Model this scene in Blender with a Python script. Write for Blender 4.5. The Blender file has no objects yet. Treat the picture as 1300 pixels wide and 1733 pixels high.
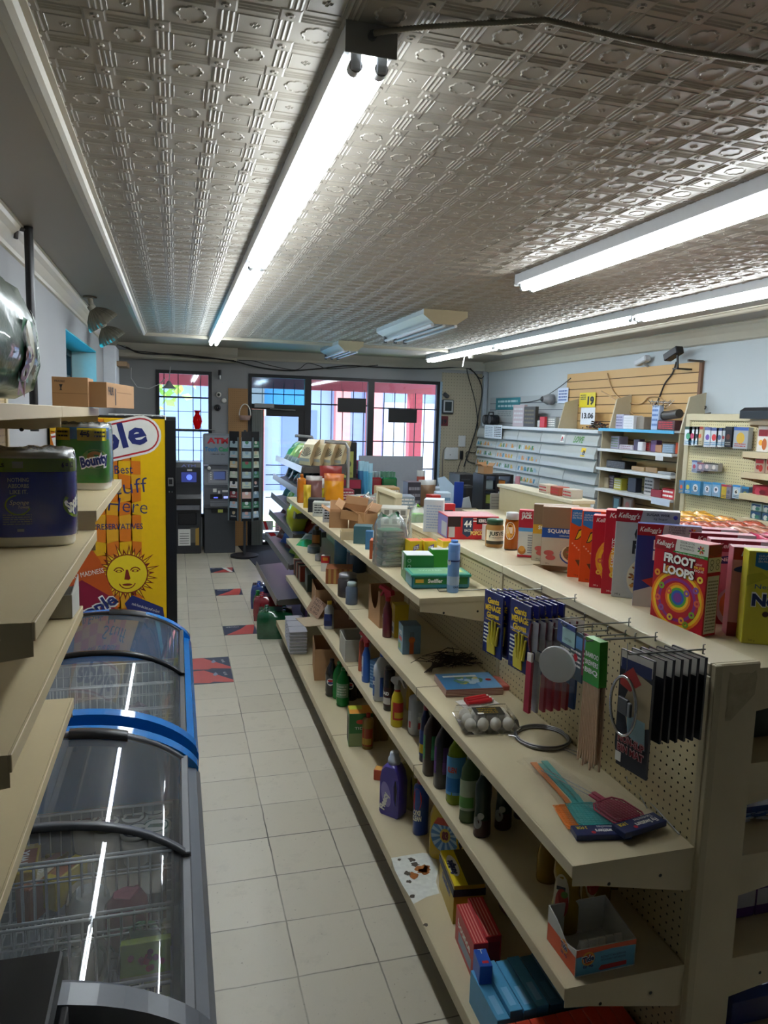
import bpy,math,random
from math import sin,cos,pi,radians,sqrt
from mathutils import Matrix,Vector

SC=bpy.context.scene
COL=SC.collection
random.seed(7)

# ------------------------------------------------------------------ camera
F_PX=1241.1079                       # focal length in pixels of the 1300x1733 frame
YAW,PITCH,ROLL=0.27807131,-0.12756880,0.02855135
CAM=Vector((0.0,0.0,2.0230914))
_fw=Vector((sin(YAW)*cos(PITCH),cos(YAW)*cos(PITCH),sin(PITCH)))
_rt=Vector((cos(YAW),-sin(YAW),0))
_up=_rt.cross(_fw)
RT=cos(ROLL)*_rt+sin(ROLL)*_up
UP=-sin(ROLL)*_rt+cos(ROLL)*_up
FW=_fw
cd=bpy.data.cameras.new('camera')
cam=bpy.data.objects.new('camera',cd)
COL.objects.link(cam)
m=Matrix.Identity(4)
for i in range(3):
    m[i][0],m[i][1],m[i][2],m[i][3]=RT[i],UP[i],-FW[i],CAM[i]
cam.matrix_world=m
cd.sensor_fit='VERTICAL'
cd.sensor_height=36.0
cd.lens=F_PX/1733*36.0
cd.clip_start=0.02
SC.camera=cam

# ------------------------------------------------------------------ light and exposure
SC.view_settings.view_transform='Standard'
SC.view_settings.look='None'
SC.view_settings.gamma=1
SC.view_settings.use_curve_mapping=False
SC.view_settings.exposure=1.35
TUBE_POWER=13.0
SC.cycles.max_bounces=8
SC.cycles.diffuse_bounces=5
SC.cycles.glossy_bounces=4
SC.cycles.transparent_max_bounces=24
SC.cycles.transmission_bounces=4
SC.cycles.caustics_reflective=False
SC.cycles.caustics_refractive=False
SC.cycles.sample_clamp_indirect=6

wd=bpy.data.worlds.new('sky')
SC.world=wd
wd.use_nodes=True
wn=wd.node_tree
bg=wn.nodes['Background']
bg.inputs[0].default_value=(0.86,0.92,1.0,1)
bg.inputs[1].default_value=5.0
sd=bpy.data.lights.new('sun','SUN')
sd.energy=9.0
sd.angle=radians(2)
so=bpy.data.objects.new('sun',sd)
COL.objects.link(so)
so.rotation_euler=(radians(-38),radians(-20),0)


# ------------------------------------------------------------------ picture-to-place helpers
def ray(u,v):
    return FW+RT*((u-650)/F_PX)-UP*((v-866.5)/F_PX)

def onz(u,v,z):
    d=ray(u,v);return CAM+d*((z-CAM.z)/d.z)

def ony(u,v,y):
    d=ray(u,v);return CAM+d*(y/d.y)

def onx(u,v,x):
    d=ray(u,v);return CAM+d*(x/d.x)


# ------------------------------------------------------------------ materials
_mats={}

def lin(h):
    h=h.lstrip('#')
    r=[]
    for i in (0,2,4):
        c=int(h[i:i+2],16)/255
        r.append(c/12.92 if c <= 0.04045 else ((c+0.055)/1.055) ** 2.4)
    return (*r,1)

def C(h,rough=0.5,metal=0.0,var=0.06,scale=30.0,bump=0.0,coat=0.0):
    """opaque paint / card / plastic with a little procedural unevenness"""
    key=(h,rough,metal,var,scale,bump,coat)
    if key in _mats:return _mats[key]
    mt=bpy.data.materials.new('mat_'+h.lstrip('#'))
    mt.use_nodes=True
    nt=mt.node_tree;b=nt.nodes['Principled BSDF']
    b.inputs['Roughness'].default_value=rough
    b.inputs['Metallic'].default_value=metal
    if coat:b.inputs['Coat Weight'].default_value=coat
    c=lin(h)
    if var or bump:
        tc=nt.nodes.new('ShaderNodeTexCoord')
        nz=nt.nodes.new('ShaderNodeTexNoise')
        nz.inputs['Scale'].default_value=scale
        nz.inputs['Detail'].default_value=3
        nt.links.new(tc.outputs['Object'],nz.inputs['Vector'])
        if var:
            mx=nt.nodes.new('ShaderNodeMix');mx.data_type='RGBA'
            mx.inputs['A'].default_value=tuple(x*(1-var) for x in c[:3])+(1,)
            mx.inputs['B'].default_value=tuple(min(1,x*(1+var)) for x in c[:3])+(1,)
            nt.links.new(nz.outputs['Fac'],mx.inputs['Factor'])
            nt.links.new(mx.outputs['Result'],b.inputs['Base Color'])
        else:
            b.inputs['Base Color'].default_value=c
        if bump:
            bp=nt.nodes.new('ShaderNodeBump')
            bp.inputs['Strength'].default_value=bump
            bp.inputs['Distance'].default_value=0.003
            nt.links.new(nz.outputs['Fac'],bp.inputs['Height'])
            nt.links.new(bp.outputs['Normal'],b.inputs['Normal'])
    else:
        b.inputs['Base Color'].default_value=c
    _mats[key]=mt
    return mt

def clear(h='#ffffff',gloss=0.12,rough=0.06,bump=0.0,scale=30.0,milk=0.0):
    """thin clear sheet: mostly see-through with a mirror sheen that grows at grazing angles"""
    key=('clear',h,gloss,rough,bump,scale,milk)
    if key in _mats:return _mats[key]
    mt=bpy.data.materials.new('clear_'+h.lstrip('#'))
    mt.use_nodes=True
    nt=mt.node_tree;nt.nodes.clear()
    o=nt.nodes.new('ShaderNodeOutputMaterial')
    tr=nt.nodes.new('ShaderNodeBsdfTransparent');tr.inputs[0].default_value=lin(h)
    gl=nt.nodes.new('ShaderNodeBsdfGlossy');gl.inputs['Roughness'].default_value=rough
    mx=nt.nodes.new('ShaderNodeMixShader')
    fr=nt.nodes.new('ShaderNodeFresnel');fr.inputs[0].default_value=1.45
    ad=nt.nodes.new('ShaderNodeMath');ad.operation='ADD';ad.inputs[1].default_value=gloss-0.035
    ad.use_clamp=True
    nt.links.new(fr.outputs[0],ad.inputs[0])
    nt.links.new(ad.outputs[0],mx.inputs[0])
    src=tr.outputs[0]
    if milk:
        df=nt.nodes.new('ShaderNodeBsdfDiffuse');df.inputs[0].default_value=lin(h)
        m2=nt.nodes.new('ShaderNodeMixShader');m2.inputs[0].default_value=milk
        nt.links.new(tr.outputs[0],m2.inputs[1]);nt.links.new(df.outputs[0],m2.inputs[2])
        src=m2.outputs[0]
    nt.links.new(src,mx.inputs[1]);nt.links.new(gl.outputs[0],mx.inputs[2])
    nt.links.new(mx.outputs[0],o.inputs[0])
    if bump:
        tc=nt.nodes.new('ShaderNodeTexCoord')
        nz=nt.nodes.new('ShaderNodeTexNoise');nz.inputs['Scale'].default_value=scale
        nz.inputs['Detail'].default_value=4
        nt.links.new(tc.outputs['Object'],nz.inputs['Vector'])
        bp=nt.nodes.new('ShaderNodeBump');bp.inputs['Strength'].default_value=bump
        bp.inputs['Distance'].default_value=0.01
        nt.links.new(nz.outputs['Fac'],bp.inputs['Height'])
        nt.links.new(bp.outputs['Normal'],gl.inputs['Normal'])
    _mats[key]=mt
    return mt

def liquid(h,alpha=0.45,rough=0.12):
    """tinted see-through bottle plastic with its contents"""
    key=('liquid',h,alpha,rough)
    if key in _mats:return _mats[key]
    mt=bpy.data.materials.new('liquid_'+h.lstrip('#'))
    mt.use_nodes=True
    nt=mt.node_tree
    b=nt.nodes['Principled BSDF'];o=nt.nodes['Material Output']
    b.inputs['Base Color'].default_value=lin(h);b.inputs['Roughness'].default_value=rough
    tr=nt.nodes.new('ShaderNodeBsdfTransparent');tr.inputs[0].default_value=lin(h)
    mx=nt.nodes.new('ShaderNodeMixShader');mx.inputs[0].default_value=alpha
    nt.links.new(b.outputs[0],mx.inputs[1]);nt.links.new(tr.outputs[0],mx.inputs[2])
    nt.links.new(mx.outputs[0],o.inputs[0])
    _mats[key]=mt
    return mt

def emit(h,s):
    key=('emit',h,s)
    if key in _mats:return _mats[key]
    mt=bpy.data.materials.new('glow');mt.use_nodes=True
    nt=mt.node_tree;b=nt.nodes['Principled BSDF']
    b.inputs['Base Color'].default_value=lin(h)
    b.inputs['Emission Color'].default_value=lin(h);b.inputs['Emission Strength'].default_value=s
    _mats[key]=mt
    return mt

def nodes_mat(name):
    mt=bpy.data.materials.new(name);mt.use_nodes=True
    return mt,mt.node_tree,mt.node_tree.nodes['Principled BSDF']

def pegboard(h,axis='X',pitch=0.0254,r=0.13,rough=0.5):
    key=('peg',h,axis,pitch,r)
    if key in _mats:return _mats[key]
    mt,nt,b=nodes_mat('pegboard')
    N=nt.nodes.new;L=nt.links.new
    b.inputs['Roughness'].default_value=rough
    tc=N('ShaderNodeTexCoord');mp=N('ShaderNodeMapping')
    s=1/pitch
    mp.inputs['Scale'].default_value={'X':(0,s,s),'Y':(s,0,s)}[axis]
    fr=N('ShaderNodeVectorMath');fr.operation='FRACTION'
    sb=N('ShaderNodeVectorMath');sb.operation='SUBTRACT'
    sb.inputs[1].default_value={'X':(0,.5,.5),'Y':(.5,0,.5)}[axis]
    ln=N('ShaderNodeVectorMath');ln.operation='LENGTH'
    lt=N('ShaderNodeMath');lt.operation='LESS_THAN';lt.inputs[1].default_value=r
    mx=N('ShaderNodeMix');mx.data_type='RGBA'
    mx.inputs['A'].default_value=lin(h);mx.inputs['B'].default_value=lin('#2a2419')
    L(tc.outputs['Object'],mp.inputs[0]);L(mp.outputs[0],fr.inputs[0]);L(fr.outputs[0],sb.inputs[0])
    L(sb.outputs[0],ln.inputs[0]);L(ln.outputs['Value'],lt.inputs[0])
    L(lt.outputs[0],mx.inputs['Factor']);L(mx.outputs['Result'],b.inputs['Base Color'])
    bp=N('ShaderNodeBump');bp.inputs['Strength'].default_value=0.6;bp.inputs['Distance'].default_value=0.003
    bp.invert=True
    L(lt.outputs[0],bp.inputs['Height']);L(bp.outputs['Normal'],b.inputs['Normal'])
    _mats[key]=mt
    return mt


# ------------------------------------------------------------------ text as flat outlines
_txt={}

def glyphs(s,bold=0.0):
    key=(s,bold)
    if key in _txt:return _txt[key]
    cu=bpy.data.curves.new('t','FONT')
    cu.body=s;cu.size=1.0;cu.resolution_u=2;cu.offset=bold
    ob=bpy.data.objects.new('t',cu)
    COL.objects.link(ob)
    bpy.context.view_layer.update()
    me=ob.to_mesh()
    vs=[(v.co.x,v.co.y) for v in me.vertices]
    fs=[tuple(p.vertices) for p in me.polygons]
    ob.to_mesh_clear()
    bpy.data.objects.remove(ob);bpy.data.curves.remove(cu)
    if not vs:vs=[(0,0)];fs=[]
    x0=min(v[0] for v in vs);x1=max(v[0] for v in vs)
    _txt[key]=([(x-x0,y) for x,y in vs],fs,x1-x0)
    return _txt[key]


# ------------------------------------------------------------------ mesh builder
class MB:
    def __init__(s):
        s.v=[];s.f=[];s.fm=[];s.fs=[];s.mats=[];s.T=None;s.lay=0

    def mi(s,mat):
        for i,mm in enumerate(s.mats):
            if mm is mat:return i
        s.mats.append(mat);return len(s.mats)-1

    def add(s,vs,fs,mat,smooth=False):
        o=len(s.v)
        if s.T is not None:vs=[s.T @ Vector(p) for p in vs]
        s.v += [tuple(p) for p in vs]
        if isinstance(mat,list):
            for f,mm in zip(fs,mat):
                s.f.append(tuple(i+o for i in f));s.fm.append(s.mi(mm));s.fs.append(smooth)
        else:
            k=s.mi(mat)
            for f in fs:
                s.f.append(tuple(i+o for i in f));s.fm.append(k);s.fs.append(smooth)

    def box(s,x0,y0,z0,x1,y1,z1,mat,b=0.0,faces=None):
        """box with optional chamfer b; faces: {'F','B','L','R','T','D'} -> material"""
        if b <= 0:
            vs=[(x,y,z) for x in (x0,x1) for y in (y0,y1) for z in (z0,z1)]
            fs=[(0,1,3,2),(4,6,7,5),(0,4,5,1),(2,3,7,6),(0,2,6,4),(1,5,7,3)]
            names='LRFBDT'
            ms=[(faces or {}).get(n,mat) for n in names]
            s.add(vs,fs,ms);return
        vs=[];idx={}
        X=(x0,x1);Y=(y0,y1);Z=(z0,z1)
        for i in (0,1):
            for j in (0,1):
                for k in (0,1):
                    sx=b if i == 0 else-b;sy=b if j == 0 else-b;sz=b if k == 0 else-b
                    idx[i,j,k,'x']=len(vs);vs.append((X[i],Y[j]+sy,Z[k]+sz))
                    idx[i,j,k,'y']=len(vs);vs.append((X[i]+sx,Y[j],Z[k]+sz))
                    idx[i,j,k,'z']=len(vs);vs.append((X[i]+sx,Y[j]+sy,Z[k]))
        g=lambda i,j,k,a:idx[i,j,k,a]
        fs=[(g(0,0,0,'x'),g(0,0,1,'x'),g(0,1,1,'x'),g(0,1,0,'x')),
              (g(1,0,0,'x'),g(1,1,0,'x'),g(1,1,1,'x'),g(1,0,1,'x')),
              (g(0,0,0,'y'),g(1,0,0,'y'),g(1,0,1,'y'),g(0,0,1,'y')),
              (g(0,1,0,'y'),g(0,1,1,'y'),g(1,1,1,'y'),g(1,1,0,'y')),
              (g(0,0,0,'z'),g(0,1,0,'z'),g(1,1,0,'z'),g(1,0,0,'z')),
              (g(0,0,1,'z'),g(1,0,1,'z'),g(1,1,1,'z'),g(0,1,1,'z'))]
        ms=[(faces or {}).get(n,mat) for n in 'LRFBDT']
        for i in (0,1):
            for j in (0,1):
                fs.append((g(i,j,0,'x'),g(i,j,1,'x'),g(i,j,1,'y'),g(i,j,0,'y')));ms.append(mat)
                fs.append((g(i,0,j,'x'),g(i,1,j,'x'),g(i,1,j,'z'),g(i,0,j,'z')));ms.append(mat)
                fs.append((g(0,i,j,'y'),g(1,i,j,'y'),g(1,i,j,'z'),g(0,i,j,'z')));ms.append(mat)
                for k in (0,1):
                    fs.append((g(i,j,k,'x'),g(i,j,k,'y'),g(i,j,k,'z')));ms.append(mat)
        s.add(vs,fs,ms)

    def tube(s,pts,r,mat,n=8,closed=False,caps=True,rs=None):
        pts=[Vector(p) for p in pts]
        k=len(pts);vs=[];prev=None
        for i,p in enumerate(pts):
            if closed:d=pts[(i+1) % k]-pts[i-1]
            else:d=pts[min(i+1,k-1)]-pts[max(i-1,0)]
            if d.length<1e-9:d=Vector((0,0,1))
            d.normalize()
            if prev is None:
                a=Vector((0,0,1)) if abs(d.z)<0.9 else Vector((1,0,0))
                e=d.cross(a).normalized()
            else:
                e=(prev-d*prev.dot(d))
                e=e.normalized() if e.length>1e-6 else d.orthogonal().normalized()
            prev=e;w=d.cross(e);rr=rs[i] if rs else r
            for j in range(n):
                t=2*pi*j/n
                vs.append(p+e*(rr*cos(t))+w*(rr*sin(t)))
        fs=[]
        for i in range(k if closed else k-1):
            for j in range(n):
                a=i*n+j;b2=i*n+(j+1) % n
                c=((i+1) % k)*n+(j+1) % n;d2=((i+1) % k)*n+j
                fs.append((a,b2,c,d2))
        s.add(vs,fs,mat,True)
        if caps and not closed:
            s.add(vs[:n],[tuple(range(n))[::-1]],mat)
            s.add(vs[-n:],[tuple(range(n))],mat)

    def cyl(s,p0,p1,r,mat,n=16,r1=None):
        s.tube([p0,p1],r,mat,n,rs=[r,r if r1 is None else r1])

    def lathe(s,prof,mat,n=20,c=(0,0,0),sx=1.0,sy=1.0,sq=0.0,bands=None,smooth=True):
        """prof [(r,z)...]; sx, sy squash; sq>0 squares the section; bands [(zmax, mat)] by face height"""
        vs=[]
        def unit(t):
            x,y=cos(t),sin(t)
            if sq:
                p=2+sq*6
                k=(abs(x) ** p+abs(y) ** p) ** (-1/p)
                return x*k,y*k
            return x,y
        us=[unit(2*pi*(j+.5)/n) for j in range(n)]
        for r,z in prof:
            for x,y in us:
                vs.append((c[0]+r*sx*x,c[1]+r*sy*y,c[2]+z))
        fs=[];ms=[]
        for i in range(len(prof)-1):
            zm=(prof[i][1]+prof[i+1][1])/2;mm=mat
            if bands:
                for zmax,bm in bands:
                    if zm <= zmax:mm=bm;break
            for j in range(n):
                j2=(j+1) % n
                fs.append((i*n+j,i*n+j2,(i+1)*n+j2,(i+1)*n+j));ms.append(mm)
        s.add(vs,fs,ms,smooth)
        top=ms[-1] if ms else mat
        if prof[0][0]>1e-4:s.add(vs[:n],[tuple(range(n))[::-1]],ms[0])
        if prof[-1][0]>1e-4:s.add(vs[-n:],[tuple(range(n))],top)

    def prism(s,poly,a,b,mat,axis='Z',side=None):
        """extrude 2-D polygon from a to b; axis Z: (x,y), Y: (x,z), X: (y,z)"""
        def P(p,t):
            return {'Z':(p[0],p[1],t),'Y':(p[0],t,p[1]),'X':(t,p[0],p[1])}[axis]
        n=len(poly)
        vs=[P(p,a) for p in poly]+[P(p,b) for p in poly]
        fs=[tuple(range(n)),tuple(range(2*n-1,n-1,-1))]
        s.add(vs,fs,mat)
        s.add(vs,[(i,i+n,(i+1) % n+n,(i+1) % n) for i in range(n)],side or mat)

    def loft(s,rings,mat,smooth=True,closed_ring=True,caps=True):
        n=len(rings[0]);vs=[p for r in rings for p in r];fs=[]
        for i in range(len(rings)-1):
            for j in range(n if closed_ring else n-1):
                j2=(j+1) % n
                fs.append((i*n+j,i*n+j2,(i+1)*n+j2,(i+1)*n+j))
        s.add(vs,fs,mat,smooth)
        if caps and closed_ring:
            s.add(rings[0],[tuple(range(n))[::-1]],mat);s.add(rings[-1],[tuple(range(n))],mat)

    def ball(s,c,r,mat,n=12,sz=1.0,sx=1.0,sy=1.0):
        k=max(4,n // 2)
        s.lathe([(r*sin(pi*i/k) if 0<i<k else 1e-5,-r*sz*cos(pi*i/k)) for i in range(k+1)],
                mat,n,c,sx,sy)

    # ---- flat art on a surface given by S(u, v, n) -> point
    def apoly(s,S,pts,mat,lay=1):
        s.add([S(u,v,lay*0.00035) for u,v in pts],[tuple(range(len(pts)))],mat)

    def arect(s,S,u0,v0,u1,v1,mat,lay=1,nu=1,nv=1):
        vs=[];fs=[]
        for j in range(nv+1):
            for i in range(nu+1):
                vs.append(S(u0+(u1-u0)*i/nu,v0+(v1-v0)*j/nv,lay*0.00035))
        for j in range(nv):
            for i in range(nu):
                a=j*(nu+1)+i
                fs.append((a,a+1,a+nu+2,a+nu+1))
        s.add(vs,fs,mat)

    def acirc(s,S,u,v,r,mat,lay=1,ry=None,n=20,rot=0):
        ry=ry or r
        pts=[]
        for i in range(n):
            a=2*pi*i/n;x,y=r*cos(a),ry*sin(a)
            pts.append((u+x*cos(rot)-y*sin(rot),v+x*sin(rot)+y*cos(rot)))
        s.apoly(S,pts,mat,lay)

    def aring(s,S,u,v,r,w,mat,lay=1,n=24,a0=0,a1=360):
        vs=[];fs=[]
        full=abs(a1-a0) >= 360
        for i in range(n+1):
            a=radians(a0+(a1-a0)*i/n)
            vs.append(S(u+r*cos(a),v+r*sin(a),lay*0.00035))
            vs.append(S(u+(r-w)*cos(a),v+(r-w)*sin(a),lay*0.00035))
        for i in range(n):fs.append((2*i,2*i+2,2*i+3,2*i+1))
        s.add(vs,fs,mat)

    def text(s,S,t,u,v,h,mat,w=None,al='c',rot=0.0,shear=0.0,bold=0.0,lay=2):
        vs,fs,tw=glyphs(t,bold)
        k=h/0.7;kx=(w/tw) if (w and tw) else k
        W=tw*kx
        off={'c':-W/2,'l':0,'r':-W}[al]
        out=[]
        for x,y in vs:
            a=x*kx+off+shear*y*k;b=y*k
            out.append(S(u+a*cos(rot)-b*sin(rot),v+a*sin(rot)+b*cos(rot),lay*0.00035))
        s.add(out,fs,mat)

    def build(s,name,parent=None,smooth_angle=None):
        me=bpy.data.meshes.new(name)
        me.from_pydata(s.v,[],s.f)
        for mm in s.mats:me.materials.append(mm)
        me.polygons.foreach_set('material_index',s.fm)
        me.polygons.foreach_set('use_smooth',s.fs)
        me.update()
        o=bpy.data.objects.new(name,me)
        COL.objects.link(o)
        if parent is not None:o.parent=parent
        return o


def face(which,x0,y0,z0,x1,y1,z1):
    """surface map of a box face: origin at its lower left corner as seen from outside"""
    if which == 'F':return lambda u,v,n:(x0+u,y0-n,z0+v)
    if which == 'B':return lambda u,v,n:(x1-u,y1+n,z0+v)
    if which == 'L':return lambda u,v,n:(x0-n,y1-u,z0+v)
    if which == 'R':return lambda u,v,n:(x1+n,y0+u,z0+v)
    if which == 'T':return lambda u,v,n:(x0+u,y0+v,z1+n)

def around(r,z0=0.0,a0=-90.0,cx=0.0,cy=0.0,sx=1.0,sy=1.0):
    """surface map on an upright cylinder; u=0 faces a0 degrees (-90 = towards -Y)"""
    def S(u,v,n):
        a=radians(a0)+u/r
        return (cx+(r+n)*cos(a)*sx,cy+(r+n)*sin(a)*sy,z0+v)
    return S


# ------------------------------------------------------------------ things
def tag(o,label,cat,group=None,kind=None):
    o['label']=label;o['category']=cat
    if group:o['group']=group
    if kind:o['kind']=kind
    return o

def thing(name,label,cat,loc=(0,0,0),rz=0.0,group=None,kind=None):
    o=bpy.data.objects.new(name,None);COL.objects.link(o)
    o.empty_display_size=0.05
    o.location=loc;o.rotation_euler=(0,0,rz)
    return tag(o,label,cat,group,kind)

def solo(mb,name,label,cat,loc=(0,0,0),rz=0.0,group=None,rot=None,kind=None):
    o=mb.build(name)
    o.location=loc;o.rotation_euler=rot or (0,0,rz)
    return tag(o,label,cat,group,kind)

def struct(mb,name,parent=None,label=None):
    o=mb.build(name,parent)
    if parent is None:
        o['kind']='structure'
        if label:o['label']=label
    return o

def dup(o,loc,rz=None,label=None,group=None,rot=None):
    r=o.copy();COL.objects.link(r)
    r.location=loc
    if rz is not None:r.rotation_euler=(0,0,rz)
    if rot is not None:r.rotation_euler=rot
    if label:r['label']=label
    if group:r['group']=group
    for ch in list(o.children):
        c=ch.copy();COL.objects.link(c);c.parent=r
        for g in list(ch.children):
            d=g.copy();COL.objects.link(d);d.parent=c
    return r

# ================================================================== THE ROOM
CZ=2.95                       # ceiling height
XL,XR,YN,YB=-0.84,4.95,-1.7,11.38
TILE=0.3048
FX0,FY0=0.4135,2.4083       # a corner of the floor tile grid

def floor_mat():
    mt,nt,b=nodes_mat('floor_tiles')
    N=nt.nodes.new;L=nt.links.new
    tc=N('ShaderNodeTexCoord');mp=N('ShaderNodeMapping')
    mp.inputs['Location'].default_value=(-FX0/TILE,-FY0/TILE,0)
    mp.inputs['Scale'].default_value=(1/TILE,1/TILE,1)
    L(tc.outputs['Object'],mp.inputs[0])
    wob=N('ShaderNodeTexNoise');wob.inputs['Scale'].default_value=2.2;wob.inputs['Detail'].default_value=4
    L(mp.outputs[0],wob.inputs['Vector'])
    wm=N('ShaderNodeVectorMath');wm.operation='MULTIPLY_ADD'
    wm.inputs[1].default_value=(0.03,0.03,0);wm.inputs[2].default_value=(-0.015,-0.015,0)
    L(wob.outputs['Color'],wm.inputs[0])
    ad=N('ShaderNodeVectorMath');ad.operation='ADD'
    L(mp.outputs[0],ad.inputs[0]);L(wm.outputs[0],ad.inputs[1])
    fr=N('ShaderNodeVectorMath');fr.operation='FRACTION';L(ad.outputs[0],fr.inputs[0])
    sb=N('ShaderNodeVectorMath');sb.operation='SUBTRACT';sb.inputs[1].default_value=(.5,.5,.5);L(fr.outputs[0],sb.inputs[0])
    ab=N('ShaderNodeVectorMath');ab.operation='ABSOLUTE';L(sb.outputs[0],ab.inputs[0])
    sp=N('ShaderNodeSeparateXYZ');L(ab.outputs[0],sp.inputs[0])
    mxm=N('ShaderNodeMath');mxm.operation='MAXIMUM';L(sp.outputs[0],mxm.inputs[0]);L(sp.outputs[1],mxm.inputs[1])
    gr=N('ShaderNodeMapRange');gr.inputs[1].default_value=0.487;gr.inputs[2].default_value=0.495
    L(mxm.outputs[0],gr.inputs[0])
    fl=N('ShaderNodeVectorMath');fl.operation='FLOOR';L(ad.outputs[0],fl.inputs[0])
    wn_=N('ShaderNodeTexWhiteNoise');L(fl.outputs[0],wn_.inputs['Vector'])
    cr=N('ShaderNodeMix');cr.data_type='RGBA'
    cr.inputs['A'].default_value=lin('#bfb7a3');cr.inputs['B'].default_value=lin('#cac2af')
    L(wn_.outputs['Value'],cr.inputs['Factor'])
    n2=N('ShaderNodeTexNoise');n2.inputs['Scale'].default_value=9;n2.inputs['Detail'].default_value=8;n2.inputs['Roughness'].default_value=.7
    L(tc.outputs['Object'],n2.inputs['Vector'])
    r2=N('ShaderNodeMapRange');r2.inputs[1].default_value=.55;r2.inputs[2].default_value=.8;r2.inputs[4].default_value=.4
    L(n2.outputs['Fac'],r2.inputs[0])
    m2=N('ShaderNodeMix');m2.data_type='RGBA';m2.inputs['B'].default_value=lin('#8f897a')
    L(r2.outputs[0],m2.inputs['Factor']);L(cr.outputs['Result'],m2.inputs['A'])
    n3=N('ShaderNodeTexNoise');n3.inputs['Scale'].default_value=60;n3.inputs['Detail'].default_value=3
    L(tc.outputs['Object'],n3.inputs['Vector'])
    r3=N('ShaderNodeMapRange');r3.inputs[1].default_value=.68;r3.inputs[2].default_value=.74;r3.inputs[4].default_value=.5
    L(n3.outputs['Fac'],r3.inputs[0])
    m3=N('ShaderNodeMix');m3.data_type='RGBA';m3.inputs['B'].default_value=lin('#6d675a')
    L(r3.outputs[0],m3.inputs['Factor']);L(m2.outputs['Result'],m3.inputs['A'])
    m4=N('ShaderNodeMix');m4.data_type='RGBA';m4.inputs['B'].default_value=lin('#4a463c')
    n5=N('ShaderNodeTexNoise');n5.inputs['Scale'].default_value=1.7;n5.inputs['Detail'].default_value=6
    L(tc.outputs['Object'],n5.inputs['Vector'])
    r5=N('ShaderNodeMapRange');r5.inputs[1].default_value=.38;r5.inputs[2].default_value=.62;r5.inputs[3].default_value=.3;r5.inputs[4].default_value=1
    L(n5.outputs['Fac'],r5.inputs[0])
    gm=N('ShaderNodeMath');gm.operation='MULTIPLY';L(gr.outputs[0],gm.inputs[0]);L(r5.outputs[0],gm.inputs[1])
    L(gm.outputs[0],m4.inputs['Factor']);L(m3.outputs['Result'],m4.inputs['A'])
    L(m4.outputs['Result'],b.inputs['Base Color'])
    rr=N('ShaderNodeMapRange');rr.inputs[3].default_value=.28;rr.inputs[4].default_value=.5
    L(n2.outputs['Fac'],rr.inputs[0]);L(rr.outputs[0],b.inputs['Roughness'])
    bp=N('ShaderNodeBump');bp.inputs['Strength'].default_value=.35;bp.inputs['Distance'].default_value=.002
    sm=N('ShaderNodeMath');sm.operation='SUBTRACT';L(n2.outputs['Fac'],sm.inputs[0]);L(gr.outputs[0],sm.inputs[1])
    L(sm.outputs[0],bp.inputs['Height']);L(bp.outputs['Normal'],b.inputs['Normal'])
    return mt

mb=MB();mb.box(-1.3,YN-.2,-0.1,XR+.1,YB+.2,0,floor_mat());struct(mb,'floor')

WALL_L=C('#96989a',.8,var=.04,scale=2,bump=.1)
WALL_R=C('#b3babd',.8,var=.05,scale=1.5,bump=.1)
WALL_B=C('#9a9c9e',.8,var=.05,scale=2)
PAINT=C('#c4c0b2',.55,var=.05,scale=6)
BEIGE=C('#c6b998',.42,var=.05,scale=7)
BEIGE2=C('#b9ad8d',.5,var=.06,scale=9)
BLACKM=C('#14151a',.45)
WHITE=C('#e4e4e0',.5)
DKGREY=C('#33363b',.5)
STEEL=C('#9a9c9c',.3,1.0)
CHROME=C('#c8c8c8',.15,1.0)

# walls, with openings
WY0,WY1,WZ0,WZ1=6.45,8.8,1.95,2.66         # left window
mb=MB()
mb.box(XL-.32,YN,0,XL,WY0,CZ,WALL_L);mb.box(XL-.32,WY1,0,XL,YB,CZ,WALL_L)
mb.box(XL-.32,WY0,0,XL,WY1,WZ0,WALL_L);mb.box(XL-.32,WY0,WZ1,XL,WY1,CZ,WALL_L)
struct(mb,'wall_left')
mb=MB();mb.box(XR,YN,0,XR+.1,YB,CZ,WALL_R);struct(mb,'wall_right')
mb=MB();mb.box(-1.16,YN-.15,0,XR+.1,YN,CZ,WALL_L);struct(mb,'wall_back')
# front (street) wall
A0,A1=-0.28,0.52
D0,D1,D2,D3=1.06,1.97,2.96,4.13
ZT=2.63
mb=MB()
B0,B1=YB,YB+.2
for x0,x1,z0,z1 in [(-1.16,A0,0,CZ),(A0,A1,0,.45),(A0,A1,ZT,CZ),(A1,D0,0,CZ),(D0,D3,ZT,CZ),
                       (D1,D3,0,.5),(D3,XR+.1,0,CZ)]:
    mb.box(x0,B0,z0,x1,B1,z1,WALL_B)
struct(mb,'wall_front')

def frame_mb(x0,x1,z0,z1,t=.05,y=YB-.02,d=.08,mat=BLACKM):
    m_=MB()
    m_.box(x0,y,z0,x0+t,y+d,z1,mat);m_.box(x1-t,y,z0,x1,y+d,z1,mat)
    m_.box(x0+t,y,z1-t,x1-t,y+d,z1,mat);m_.box(x0+t,y,z0,x1-t,y+d,z0+t,mat)
    return m_

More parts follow.
